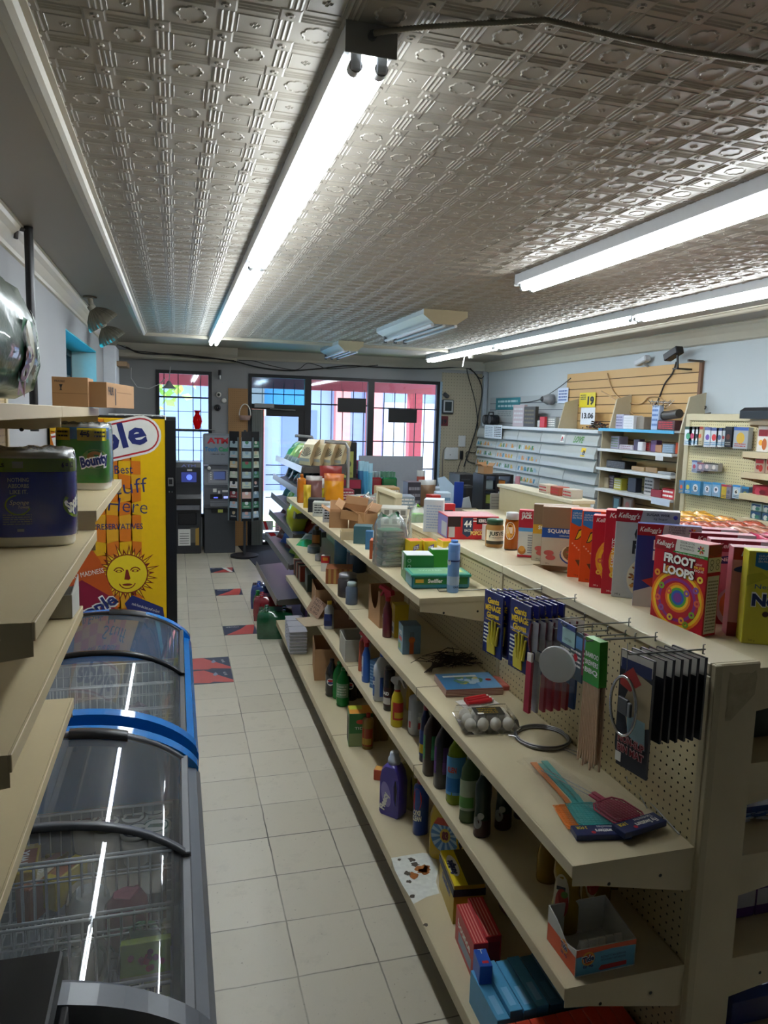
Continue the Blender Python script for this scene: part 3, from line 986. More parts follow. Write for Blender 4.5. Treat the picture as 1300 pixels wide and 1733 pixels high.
# ================================================================== VENDING MACHINE
YEL='#e3b114';ORG='#d9781c'
def vending():
    Y,H,W=5.4,1.985,.94
    x0=-.94
    t=thing('vending_machine','tall drinks vending machine with yellow and orange checked front and black coin column','vending machine',(x0,Y,0))
    m_=MB();m_.box(.12,.03,.1,W,.8,H,C('#101114',.4),.004);m_.build('body',t)
    m_=MB();m_.box(.12,.06,0,W-.03,.76,.1,BLACKM);m_.build('base',t)
    m_=MB();PW=.865;z0=.12;z1=H-.015
    YM,OM=C(YEL,.3,coat=.3),C(ORG,.3,coat=.3);LM=C('#e0a428',.3)
    m_.box(.12,0,z0,PW,.03,z1,YM,.004)
    S=face('F',0,0,z0,PW,0,z1)
    # checker
    rnd=random.Random(5);cs=.095
    for i in range(7):
        for j in range(20):
            u=.122+i*cs*.89;v=1.84-(j+1)*cs
            if v<0:continue
            dj=.012*sin(i*2.1+j)
            mt=OM if (i+j) % 2 else (LM if rnd.random()<.6 else YM)
            m_.apoly(S,[(u,v+dj),(u+cs,v-dj),(u+cs-.003,v+cs-dj),(u+.004,v+cs+dj)],mt,1)
    m_.arect(S,.70,0,PW,z1-z0,C('#e8bb12',.3),2)
    DB=C('#26306f',.35);MR=C('#7a2316',.4);WH=C('#ecebe4',.35);RD=C('#b5232d',.35)
    # slanted logo banner
    rot=radians(14);c0=(.42,1.665)
    def B(u,v):return (c0[0]+u*cos(rot)-v*sin(rot),c0[1]+u*sin(rot)+v*cos(rot))
    for k,(hw,hh,mt) in enumerate(((.43,.135,WH),(.415,.120,RD),(.405,.108,WH))):
        pts=[B(-.27,-hh),B(hw-hh,-hh)]+[B(hw-hh+hh*cos(a),hh*sin(a)) for a in [radians(-80+16*i) for i in range(11)]]+[B(hw-hh,hh),B(-.27,hh)]
        m_.apoly(S,pts,mt,3+k)
    p=B(-.04,-.055);m_.text(S,'apple',p[0]+.09,p[1]+.022,.165,DB,w=.555,rot=rot,bold=.03,lay=7)
    m_.text(S,'from the Best',.45,1.46,.06,DB,w=.4,lay=4,rot=.05)
    m_.text(S,'Stuff',.60,1.325,.105,DB,w=.30,rot=.10,lay=5,bold=-.01)
    m_.text(S,'on Earth',.30,1.19,.075,DB,w=.26,rot=.03,lay=5)
    m_.text(S,'Here',.61,1.195,.10,DB,w=.26,rot=-.10,lay=5,bold=-.01)
    m_.text(S,'NO PRESERVATIVES',.50,1.075,.04,DB,w=.42,lay=5,bold=.01)
    # sun
    cx,cy=.60,.755;SY=C('#e6cc28',.35)
    for k in range(30):
        a=2*pi*k/30;r1=.185+.035*(k % 2)+.012*sin(k*2.3);da=.11
        pt=lambda rr_,aa:(cx+rr_*cos(aa),cy+rr_*sin(aa))
        m_.apoly(S,[pt(.135,a-da),pt(r1,a+.03),pt(.135,a+da)],MR,6)
        m_.apoly(S,[pt(.14,a-da*.5),pt(r1-.03,a+.02),pt(.14,a+da*.5)],SY,7)
    m_.acirc(S,cx,cy,.142,MR,8,n=32);m_.acirc(S,cx,cy,.134,SY,9,n=32)
    for s_ in (-1,1):
        m_.aring(S,cx+s_*.055,cy+.012,.038,.008,MR,10,12,20,160)
        m_.acirc(S,cx+s_*.055,cy+.02,.024,MR,10,ry=.009);m_.acirc(S,cx+s_*.055,cy+.02,.012,SY,11,ry=.006)
    m_.apoly(S,[(cx-.008,cy+.03),(cx+.006,cy+.03),(cx+.022,cy-.035),(cx+.01,cy-.045),(cx-.02,cy-.04)],MR,10)
    m_.aring(S,cx,cy-.05,.06,.007,MR,10,12,200,340);m_.acirc(S,cx,cy-.078,.035,MR,10,ry=.009,n=12)
    # bottle at the foot
    BR=C('#c2571f',.3);PK=C('#8a1f3a',.3)
    m_.apoly(S,[(.12,.0),(.12,.66),(.16,.92),(.22,.98),(.34,.98),(.42,.86),(.50,.62),(.60,.3),(.62,0)],BR,12)
    m_.apoly(S,[(.13,.30),(.13,.62),(.30,.72),(.48,.60),(.57,.34)],PK,13)
    m_.text(S,'Snapple',.36,.45,.095,WH,w=.42,rot=.5,bold=.09,lay=14);m_.text(S,'Snapple',.36,.453,.09,DB,w=.40,rot=.5,bold=.03,lay=15)
    m_.text(S,'MANGO MADNESS',.30,.74,.035,WH,w=.30,rot=.2,lay=14)
    m_.apoly(S,[(.58,.54),(.63,.60),(.84,.50),(.85,.43),(.81,.41),(.60,.49)],DB,16)
    m_.text(S,'made from the best stuff on Earth',.72,.495,.02,WH,w=.2,rot=-.36,lay=17)
    m_.build('front_panel',t)
    m_=MB();m_.box(PW+.004,-.006,.12,W,.03,H-.02,C('#0e0f13',.35),.003)
    m_.build('coin_column',t)
    m_=MB();m_.box(PW+.018,-.016,1.50,PW+.055,-.006,1.56,C('#8a8c90',.3,.7),.003);m_.box(PW+.025,-.018,1.515,PW+.048,-.015,1.55,BLACKM)
    for dx in (.026,.046):m_.cyl((PW+dx,-.013,1.46),(PW+dx,-.006,1.46),.006,CHROME,8)
    m_.build('coin_slot',t)
vending()
# carton hanger wires on top of it
m_=MB();m_.tube([(-.45,5.45,1.995),(-.09,5.45,1.995),(-.07,5.39,1.99),(-.07,5.385,1.965)],.004,WHITE,6)
for k in range(6):m_.tube([(-.1-k*.06,5.40,1.99),(-.1-k*.06,5.8,1.992)],.003,WHITE,5)
solo(m_,'wire_shelf','white wire shelf lying on top of the drinks vending machine','wire shelf')

# ================================================================== CASH MACHINES
def atm_a():
    x0,Y,W=.385,10.72,.44
    t=thing('cash_machine','grey cash machine with tall ATM sign on top, nearer the card rack','cash machine',(x0,Y,0))
    G1=C('#5d6068',.4);G2=C('#3f434a',.45);G3=C('#7b7e86',.4)
    m_=MB();m_.box(0,.05,0,W,.6,.66,G2,.01);m_.build('safe',t)
    m_=MB()
    m_.prism([(.6,.66),(.03,.66),(.0,.72),(.0,.96),(.05,1.0),(.16,1.22),(.2,1.26),(.6,1.26)],0,W,G1,'X')
    m_.build('head',t)
    # sloped fascia frame from (.05,1.0) to (.16,1.22)
    a=Vector((0,.05,1.0));d=Vector((0,.11,.22));L_=d.length;d.normalize();nn=Vector((0,-d.z,d.y))
    S=lambda u,v,n:tuple(a+Vector((u,0,0))+d*v+nn*n)
    m_=MB();m_.arect(S,.06,.03,W-.06,L_-.01,G3,3);m_.arect(S,.12,.07,W-.13,L_-.03,C('#20284a',.2),6)
    m_.arect(S,.135,.085,W-.145,L_-.045,emit('#2b3a66',.4),8)
    for s_ in (.085,W-.105):
        for k in range(4):m_.arect(S,s_,.08+k*.035,s_+.02,.095+k*.035,WHITE,6)
    m_.build('screen',t)
    F=face('F',0,0,.0,W,0,1)
    m_=MB()
    for u,v,w_,h_,mt in ((.12,.9,.05,.05,WHITE),(.19,.88,.03,.04,WHITE),(.25,.9,.09,.03,WHITE),(.08,.80,.17,.07,BLACKM),(.27,.81,.09,.03,emit('#7b86e8',.8)),(.13,.81,.06,.02,emit('#5d6ae0',.7)),(.08,.755,.28,.02,G3)):
        m_.arect(F,u,v,u+w_,v+h_,mt,4)
    m_.build('card_panel',t)
    m_=MB();m_.box(.08,-.012,.69,W-.09,0,.75,G3,.006);F2=face('F',.08,-.012,.69,W,0,1)
    m_.build('cash_slot',t)
    m_=MB();m_.box(.1,.03,.60,.34,.05,.655,BLACKM,.004);m_.arect(face('F',0,.03,0,1,0,1),.19,.60,.26,.645,C('#c8cf6a',.5),3);m_.build('dispenser',t)
    m_=MB()
    r=.03;pts=[(-.01,1.28),(W-.03,1.28)]+[(W-.03-r+r*cos(q),1.73-r+r*sin(q)) for q in (0,pi/4,pi/2)]+[(-.01+r+r*cos(q),1.73-r+r*sin(q)) for q in (pi/2,3*pi/4,pi)]
    m_.prism(pts,.2,.26,C('#7d838c',.35),'Y')
    F=face('F',0,.2,0,1,0,1)
    m_.arect(F,.02,1.30,W-.06,1.70,C('#8d949e',.35),1)
    m_.text(F,'ATM',.2,1.59,.075,C('#c81f30',.4),w=.31,bold=.05,lay=3)
    m_.text(F,'Touch',.105,1.475,.06,C('#1b7fc0',.4),w=.18,bold=.04,lay=3)
    m_.text(F,'Cash',.29,1.475,.06,C('#2aa86a',.4),w=.16,bold=.04,lay=3)
    m_.text(F,'1-888-681-3836',.2,1.42,.022,BLACKM,w=.2,lay=3)
    m_.build('sign',t)
    m_=MB();m_.ball((.07,.1,1.235),.028,WHITE,10,sy=.4);m_.build('sticker',t)
atm_a()
def atm_b():
    x0,Y,W=-.10,10.74,.44
    t=thing('cash_machine','black cash machine behind the edge of the vending machine, with white paper on its base','cash machine',(x0,Y,0))
    K=C('#17181d',.35);K2=C('#2b2d33',.4)
    m_=MB();m_.box(0,.04,0,W,.6,.72,K2,.01);m_.build('safe',t)
    m_=MB();m_.prism([(.6,.72),(.0,.72),(-.01,.80),(.02,.86),(.12,1.0),(.14,1.24),(.17,1.31),(.6,1.31)],0,W,K,'X');m_.build('head',t)
    F=lambda u,v,n:(u,.128-.07*(1.2-v)-n,v)
    m_=MB();m_.arect(F,.17,1.03,.38,1.17,emit('#232c66',.5),8);m_.acirc(F,.28,1.10,.04,emit('#4a5fe0',1.0),10);m_.build('screen',t)
    F=face('F',0,.0,0,1,0,1)
    m_=MB();m_.text(lambda u,v,n:(u,.15-n,v),'ATM',.27,1.245,.035,C('#9098d8',.4),w=.2,lay=40,bold=.02)
    m_.box(.25,.10,1.19,.32,.14,1.215,WHITE);m_.build('sign',t)
    m_=MB();m_.box(.1,-.02,.64,W-.02,.04,.71,C('#6e7078',.4),.006);m_.box(.12,.03,.42,W-.06,.045,.60,BLACKM,.01);m_.build('drawer',t)
    m_=MB();F=face('F',0,.04,0,1,0,1);m_.arect(F,.12,.12,.29,.36,WHITE,4)
    for k in range(5):m_.arect(F,.14,.15+k*.035,.27,.158+k*.035,C('#555',.6) if False else DKGREY,6)
    m_.arect(F,.29,.16,.38,.38,C('#5c5a55',.5),3);m_.apoly(F,[(.36,.12),(.41,.12),(.41,.38),(.36,.36)],C('#a88438',.5),5)
    m_.build('notice',t)
atm_b()

# ================================================================== GOODS: builders
def spot(u0,u1,vb,vt,z):
    """place of a front face on a level: x0, x1, y, height"""
    y=onz((u0+u1)/2,vb,z).y
    return ony(u0,vb,y).x,ony(u1,vb,y).x,y,ony((u0+u1)/2,vt,y).z-z

def pix(p):
    d=Vector(p)-CAM;w=d.dot(FW)
    return 650+F_PX*d.dot(RT)/w,866.5-F_PX*d.dot(UP)/w

def carton(name,label,cat,u0,u1,vb,vt,z,d,col,art=None,rz=0.0,group=None,faces=None,b=.0015,h=None,w=None,rough=.38,X=None):
    """box whose lower left front corner shows at (u0, vb) (or at u0 on the plane x = X); rz turns it about that corner"""
    p=onz(u0,vb,z)
    if X is not None:
        q=onx(u0,vb,X);p=Vector((X,q.y,z))
    hh=ony(u0,vt,p.y).z-z
    h=h or hh
    if w is None:
        lo,hi=.01,1.0
        for _ in range(30):
            m2=(lo+hi)/2
            if pix((p.x+m2*cos(rz),p.y+m2*sin(rz),z))[0]<u1:lo=m2
            else:hi=m2
        w=lo
    m_=MB()
    mt=col if not isinstance(col,str) else C(col,rough)
    m_.box(0,0,0,w,d,h,mt,b,{k:(C(v,rough) if isinstance(v,str) else v) for k,v in (faces or {}).items()})
    if art:art(m_,*(face(q,0,0,0,w,d,h) for q in 'FLRT'),w,d,h)
    return solo(m_,name,label,cat,(p.x,p.y,z),rz,group)

PROFS={
 'round':[(.02,0),(.92,0),(1,.02),(1,.62),(.96,.70),(.55,.84),(.36,.88),(.36,.90)],
 'spray':[(.02,0),(.95,0),(1,.03),(1,.45),(.9,.58),(.5,.70),(.42,.74),(.42,.76)],
 'soda':[(.02,0),(.8,0),(.98,.03),(.92,.08),(1,.14),(.95,.35),(.97,.52),(1,.60),(.8,.76),(.42,.88),(.36,.93)],
 'dish':[(.02,0),(.9,0),(1,.03),(.97,.25),(.85,.45),(.95,.62),(.9,.74),(.5,.84),(.42,.88)],
 'oil':[(.02,0),(.95,0),(1,.03),(1,.30),(.84,.42),(.84,.55),(1,.64),(.92,.76),(.5,.88),(.4,.91)],
 'square':[(.02,0),(.95,0),(1,.015),(1,.80),(.92,.84),(.5,.87),(.45,.88)],
 'can':[(.02,0),(.93,0),(1,.012),(1,.90),(.94,.93),(.6,.955),(.55,.96)],
 'jar':[(.02,0),(.95,0),(1,.03),(1,.72),(.86,.80),(.84,.82)],
}

def bottle(name,label,cat,u,vb,vt,z,r,kind,col,cap=None,bands=None,lab=None,sx=1.0,sy=1.0,sq=0.0,group=None,rz=0.0,capr=.45,caph=None,trigger=False,h=None,n=20,yoff=0.0):
    """a bottle standing on level z; u, vb = where the front of its foot shows, vt = its top"""
    p=onz(u,vb,z)
    y=p.y+r*.9+yoff
    H=h or (ony(u,vt,y).z-z)
    x=ony(u,vb-3,y).x
    prof=[(max(1e-4,a*r),b_*H) for a,b_ in PROFS[kind]]
    m_=MB();mt=C(col,.3,coat=.3) if isinstance(col,str) else col
    bb=[(zz*H,(C(cc,.35) if isinstance(cc,str) else cc)) for zz,cc in (bands or [])] or None
    m_.lathe(prof,mt,n,sx=sx,sy=sy,sq=sq,bands=bb)
    if lab:lab(m_,lambda a0=-125,k=1.0:around(r*(1.03 if sq else 1.0)+.0008,0,a0,0,0,sx,sy),r,H)
    o=solo(m_,name,label,cat,(x,y,z),rz,group)
    zt=prof[-1][1]
    if cap is not None:
        c_=MB();cm=C(cap,.35) if isinstance(cap,str) else cap
        if trigger:
            c_.cyl((0,0,zt-.004),(0,0,zt+.02),r*.5,cm,12)
            c_.prism([(-.055,zt+.055),(-.045,zt+.072),(.0,H-.001),(.028,H-.008),(.034,zt+.03),(.012,zt+.018),(-.012,zt+.018),(-.016,zt+.045)],-.013,.013,cm,'Y')
            c_.prism([(-.018,zt+.045),(-.045,zt+.012),(-.05,zt+.016),(-.03,zt+.05)],-.006,.006,cm,'Y')
        else:
            rc=r*capr
            c_.lathe([(.001,zt-.001),(rc,zt-.001),(rc,H-.004),(rc*.9,H),(.001,H)],cm,16,sx=min(sx,1) if kind == 'can' else 1,sy=1)
        c_.build('cap',o)
    return o

def scribble(m_,S,u0,v0,u1,v1,mt,rows=4,lay=3,k=1):
    """rows of small print"""
    rnd=random.Random(k);hh=(v1-v0)/rows
    for i in range(rows):
        u=u0
        while u<u1:
            w=rnd.uniform(.08,.25)*(u1-u0);e=min(u+w,u1)
            m_.arect(S,u,v0+i*hh+hh*.25,e,v0+i*hh+hh*.7,mt,lay);u=e+.03*(u1-u0)

def lumps(name,label,cat,pts,cols,size,n,seed,group=None,flat=.35,kind=None):
    """a crumpled film bag"""
    rnd=random.Random(seed)

WHT=C('#e9e8e2',.4);YLW=C('#e8c21c',.38);RED=C('#bf1f2b',.38);DKB=C('#1d2a63',.4);GRN=C('#2f8f3a',.4)
ORN=C('#e0571a',.38);CREAM=C('#e6dcc0',.45);CARD=C('#a9815a',.75,var=.08,scale=20);CARDD=C('#8a6847',.8,var=.08);SKY=C('#5fa8dc',.4);PINK=C('#d8617f',.4);BRN=C('#5a3a24',.5);LGREY=C('#b9bcbd',.45);MAROON=C('#7d1420',.4)

def bag(name,label,cat,loc,w,h,d,cols,seed=0,rz=0.0,group=None,text=None,tmat=None,rot=None,amp=.006,clearbag=False):
    """pillow bag standing up: sealed top and bottom edges, puffed middle, crinkled"""
    rnd=random.Random(seed);m_=MB();nu,nv=10,12
    ph=[rnd.uniform(0,6.28) for _ in range(6)]
    def P(u,v,side):
        a=sin(pi*min(1,max(0,v))) ** .45*sin(pi*min(1,max(0,u))) ** .5 if 0<u<1 and 0<v<1 else 0
        k=amp*(sin(9*u+ph[0]+5*v)+sin(14*v+ph[1]-6*u)+.6*sin(25*u+ph[2])*(abs(v-.5)*2))*a
        inset=.04*w*sin(pi*v)
        return ((u-.5)*(w-inset),side*(d/2*a+k),v*h)
    for side in (-1,1):
        vs=[];fs=[];ms=[]
        for j in range(nv+1):
            for i in range(nu+1):vs.append(P(i/nu,j/nv,side))
        for j in range(nv):
            for i in range(nu):
                a=j*(nu+1)+i;q=(a,a+1,a+nu+2,a+nu+1)
                fs.append(q if side<0 else q[::-1])
                vv=(j+.5)/nv;mm=cols[-1][1]
                for lim,c_ in cols:
                    if vv <= lim:mm=c_;break
                ms.append(C(mm,.3) if isinstance(mm,str) else mm)
        m_.add(vs,fs,ms,True)
    if text:
        def S(u,v,n):
            p=P(min(.98,max(.02,.5+u/w)),min(.98,max(.02,v/h)),-1)
            return (p[0],p[1]-n-.002,p[2])
        for (t_,u,v,hh,ww,mt) in text:m_.text(S,t_,u,v,hh,mt,w=ww,bold=.03,lay=3)
    return solo(m_,name,label,cat,loc,rz,group,rot)

# ================================================================== GOODS ON THE CAP AND THE FAR-SIDE TOP SHELF
ZTOP=ZO[0]
TXT=C('#f2f1ea',.4,var=0);INK=C('#1b1c22',.5,var=0)

def kel(m_,F,w,h,x=.0):   # red corner flash with white script name
    m_.apoly(F,[(0,h*.86),(0,h),(w*.42,h),(w*.38,h*.86)],C('#9c1524',.38),2)
    m_.text(F,"Kellogg's",w*.2,h*.905,h*.055,TXT,w=w*.33,shear=.25,bold=.02,lay=4,rot=-.03)
def side_table(m_,S,d,h,edge='#b0122a'):
    m_.arect(S,d*.08,h*.03,d*.92,h*.66,C('#d9d5c8',.5),2)
    m_.arect(S,d*.0,h*.67,d,h*.69,C(edge,.4),2)
    scribble(m_,S,d*.14,h*.05,d*.86,h*.62,C('#8b8578',.6),16,4)
    m_.arect(S,d*.04,h*.70,d*.96,h*.86,C('#cfc9b8',.5),2)
    m_.apoly(S,[(d*.04,h*.99),(d*.96,h*.99),(d*.96,h*.9),(d*.5,h*.865),(d*.04,h*.9)],C('#8c1222',.4),3)
    for i,(a,b) in enumerate(((.3,.81),(.72,.81),(.3,.75),(.72,.75))):m_.aring(S,d*a,h*b,d*.13,d*.03,DKGREY,3,12)
def hoops(m_,F,spots,w):
    cols=[C(c,.4,var=0) for c in ('#e8a23a','#7fae3c','#d8604a','#8a5aa5','#e9c84a')]
    for i,(u,v) in enumerate(spots):m_.aring(F,u*w,v*w,w*.055,w*.034,cols[i % 5],7,14)

def art_loops(m_,F,L,R,T,w,d,h):
    kel(m_,F,w,h)
    m_.arect(F,w*.40,h*.87,w,h,C('#dcdad0',.4),1)
    for k,s_ in enumerate(('SOURCE DE','8 VITAMINES','ET MINERAUX')):m_.text(F,s_,w*.62,h*(.965-.033*k),h*.022,INK,w=w*.26,lay=3)
    for k in range(7):
        a=2*pi*k/7;m_.acirc(F,w*.87+w*.04*cos(a),h*.93+w*.04*sin(a),w*.028,C(['#4d9a3c','#d9822b','#b0262e','#6a3d86'][k % 4],.4),3,ry=w*.014,rot=a,n=8)
    m_.apoly(F,[(w*.38,h*.87),(w,h*.87),(w,h*.835),(w*.36,h*.855)],GRN,3)
    m_.text(F,'FAITES DE GRAINS ENTIERS',w*.68,h*.845,h*.016,TXT,w=w*.52,lay=5)
    # rainbow sweep of cereal, no mascot
    for k,(c_,r) in enumerate((('#e27a1f',.50),('#eec32b',.46),('#c02a3a',.41),('#8b2f8a',.36),('#b3132a',.31))):
        m_.apoly(F,[(w*.50+w*r*cos(a),h*.33+w*r*.98*sin(a)) for a in [2*pi*i/30 for i in range(30)]],C(c_,.4),2+k*.4)
    for k,(c_,r) in enumerate((('#e27a1f',.24),('#eec32b',.20),('#4fa03c',.16),('#2a62b8',.12),('#7a3a96',.08))):
        m_.acirc(F,w*.52,h*.36,w*r,C(c_,.4),5+k*.5,n=24)
    hoops(m_,F,[(.1,.86),(.2,.66),(.14,.45),(.22,.3),(.4,.18),(.62,.17),(.8,.3),(.88,.5),(.84,.7),(.9,.88),(.3,.95),(.7,.12),(.35,.6),(.68,.62)],w)
    for t_,v in (('FROOT',.73),('LOOPS',.60)):
        m_.text(F,t_,w*.5,h*v,h*.095,INK,w=w*.60,bold=.075,lay=9,rot=-.04)
        m_.text(F,t_,w*.5,h*(v+.003),h*.09,TXT,w=w*.58,bold=.05,lay=11,rot=-.04)
    m_.text(F,'GOUT',w*.86,h*.76,h*.02,TXT,w=w*.12,lay=9);m_.text(F,'FRUITE',w*.87,h*.72,h*.028,C('#eec32b',.4),w=w*.18,lay=9,bold=.03);m_.text(F,'EXQUIS',w*.87,h*.69,h*.022,TXT,w=w*.16,lay=9)
    side_table(m_,R,d,h)

carton('cereal_box','red Froot Loops cereal box, nearest the camera, with its side panel showing','cereal box',1099,1202,1050,922,ZTOP,.062,'#b8142a',art_loops,rz=radians(-76),w=.19,X=1.435,h=.275)

def art_flake(col,name1,name2,inkm):
    def f(m_,F,L,R,T,w,d,h):
        kel(m_,F,w,h)
        m_.arect(F,w*.40,h*.88,w,h,C('#a9acae',.4),1)
        m_.text(F,'SUGAR WISE',w*.66,h*.945,h*.026,INK,w=w*.36,lay=3,bold=.02);m_.text(F,'3g Sugar',w*.7,h*.905,h*.02,INK,w=w*.22,lay=3)
        m_.acirc(F,w*.93,h*.94,w*.035,C('#4b4fae',.4),3)
        m_.text(F,name1,w*.62,h*.67,h*.13,inkm,w=w*.62,bold=.06,lay=4);m_.text(F,name2,w*.62,h*.52,h*.13,inkm,w=w*.66,bold=.06,lay=4)
        m_.acirc(F,w*.62,h*.24,w*.44,LGREY,2,n=32);m_.acirc(F,w*.62,h*.24,w*.39,CREAM,3,n=32)
        rnd=random.Random(8)
        for k in range(110):
            a=rnd.uniform(0,6.28);r=w*.34*sqrt(rnd.random())
            m_.acirc(F,w*.62+r*cos(a),h*.24+r*sin(a),w*rnd.uniform(.02,.045),C(rnd.choice(['#b9722a','#d0903a','#8f5420','#c98438']),.6),4+k*.04,ry=w*.018,n=6,rot=a)
        m_.text(F,'340 g',w*.1,h*.03,h*.02,INK,lay=4)
    return f
carton('cereal_box','white corn flakes cereal box with a bowl of flakes, between red and blue boxes','cereal box',1034,1140,1009,861,ZTOP,.065,'#b9bbb9',art_flake('#b9bbb9','CORN','FLAKES',INK),w=.21,rz=radians(-35),X=1.50)

def art_frost(m_,F,L,R,T,w,d,h):
    kel(m_,F,w,h)
    m_.arect(F,w*.40,h*.87,w,h,C('#a9acae',.4),1)
    for k,s_ in enumerate(('SOURCE DE','7 VITAMINES','ET MINERAUX')):m_.text(F,s_,w*.62,h*(.965-.03*k),h*.022,INK,w=w*.26,lay=3)
    m_.arect(F,w*.36,h*.845,w,h*.87,GRN,2)
    for k in range(7):
        a=2*pi*k/7;m_.acirc(F,w*.86+w*.04*cos(a),h*.935+w*.04*sin(a),w*.028,C(['#4d9a3c','#d9822b','#b0262e','#6a3d86'][k % 4],.4),3,ry=w*.014,rot=a,n=8)
    for t_,v in (('FROSTED',.71),('FLAKES',.58)):m_.text(F,t_,w*.60,h*v,h*.10,TXT,w=w*.66,bold=.06,lay=5)
    m_.apoly(F,[(0,0),(w,0),(w,h*.30),(w*.7,h*.22),(w*.3,h*.26),(0,h*.18)],C('#b9b9b4',.4),2)
    m_.apoly(F,[(w*.12,h*.32),(w*.5,h*.15),(w*.75,h*.3),(w*.5,h*.42)],C('#a32a26',.4),3)
    m_.acirc(F,w*.68,h*.36,w*.24,C('#d08a3a',.5),4);m_.acirc(F,w*.68,h*.36,w*.19,CREAM,5)
    m_.arect(L,.002,.01,d-.002,h*.93,C('#9fa6c4',.5),1);scribble(m_,L,.008,.02,d-.008,h*.8,INK,18,2)
carton('cereal_box','blue frosted flakes cereal box standing left of the Froot Loops box','cereal box',1070,1185,1025,879,ZTOP,.045,'#22357f',art_frost,rz=radians(-34),w=.2,X=1.50,h=.285)

def art_loops2(m_,F,L,R,T,w,d,h):
    m_.text(F,"Kellogg's",w*.28,h*.915,h*.055,TXT,w=w*.42,shear=.25,bold=.02,lay=4)
    for k,(c_,r) in enumerate((('#e9a52b',.62),('#eec32b',.56),('#c02a3a',.5),('#8b2f8a',.42),('#2a62b8',.34))):
        m_.acirc(F,w*.72,h*.40,w*r,C(c_,.4),2+k*.4,n=30) if r<.3 else m_.apoly(F,[(min(w,w*.72+w*r*cos(a)),h*.40+w*r*.95*sin(a)) for a in [2*pi*i/30 for i in range(30)]],C(c_,.4),2+k*.4)
    hoops(m_,F,[(.24,.92),(.36,.72),(.2,.62),(.32,.48),(.18,.36),(.3,.26),(.5,.9),(.55,.6)],w)
    for t_,v in (('FROOT',.70),('LOOPS',.56)):m_.text(F,t_,w*.68,h*v,h*.10,TXT,w=w*.52,bold=.06,lay=9)
    m_.text(F,'345 g',w*.14,h*.03,h*.02,TXT,lay=6)
def art_loops3(m_,F,L,R,T,w,d,h):
    art_loops2(m_,F,L,R,T,w,d,h);m_.text(F,'FAMILY SIZE',w*.22,h*.5,h*.055,TXT,w=h*.34,rot=pi/2,lay=10)
carton('cereal_box','red family-size fruit hoops cereal box just left of the white corn flakes box','cereal box',1017,1075,1000,863,ZTOP,.07,'#bb152b',art_loops3,w=.2,rz=radians(-36),X=1.49)
carton('cereal_box','shorter red fruit hoops cereal box between the orange boxes and the family-size box','cereal box',997,1052,988,872,ZTOP,.06,'#b8142a',art_loops2,w=.17,rz=radians(-36),X=1.50)

def art_puffs(m_,F,L,R,T,w,d,h):
    m_.apoly(F,[(w*.03,h*.99),(w*.40,h*.99),(w*.40,h*.80),(w*.21,h*.75),(w*.03,h*.80)],C('#2d7cc0',.4),2)
    for k,s_ in enumerate(('GRAINS','ENTIERS','EN PREMIER')):m_.text(F,s_,w*.215,h*(.93-.035*k),h*.024,TXT,w=w*.32,lay=4)
    m_.apoly(F,[(w*.12,h*.55),(w*.2,h*.56),(w*.46,h*.73),(w*.40,h*.76),(w*.2,h*.70)],INK,2)
    m_.apoly(F,[(w*.145,h*.565),(w*.2,h*.575),(w*.42,h*.73),(w*.38,h*.745),(w*.21,h*.68)],YLW,3)
    m_.text(F,'PUFFS',w*.66,h*.42,h*.12,YLW,w=w*.55,bold=.05,rot=.15,lay=5)
    m_.apoly(F,[(w*.16,h*.26),(w*.9,h*.30),(w*.8,h*.06),(w*.38,h*.05)],C('#6a3a1e',.5),2)
    rnd=random.Random(4)
    for k in range(26):m_.acirc(F,w*rnd.uniform(.26,.85),h*rnd.uniform(.1,.3),w*.045,C(rnd.choice(['#8a5a32','#5b3a20','#c08a4a']),.6),4+k*.03,n=8)
    for k in range(7):m_.acirc(F,w*(.08+.05*k),h*(.50-.03*k),w*.02,C('#f0b8a0',.4),3,n=6)
    m_.text(F,'326 g',w*.2,h*.03,h*.02,INK,lay=3)
carton('cereal_box','orange peanut butter puffs cereal box, the left one of two, beside the squares box','cereal box',960,1000,970,861,ZTOP,.045,'#e04f12',art_puffs,w=.17,rz=radians(-34),X=1.51)
carton('cereal_box','orange peanut butter puffs cereal box, the right one of two, beside the short red box','cereal box',979,1025,978,864,ZTOP,.05,'#e04f12',art_puffs,w=.17,rz=radians(-34),X=1.51)

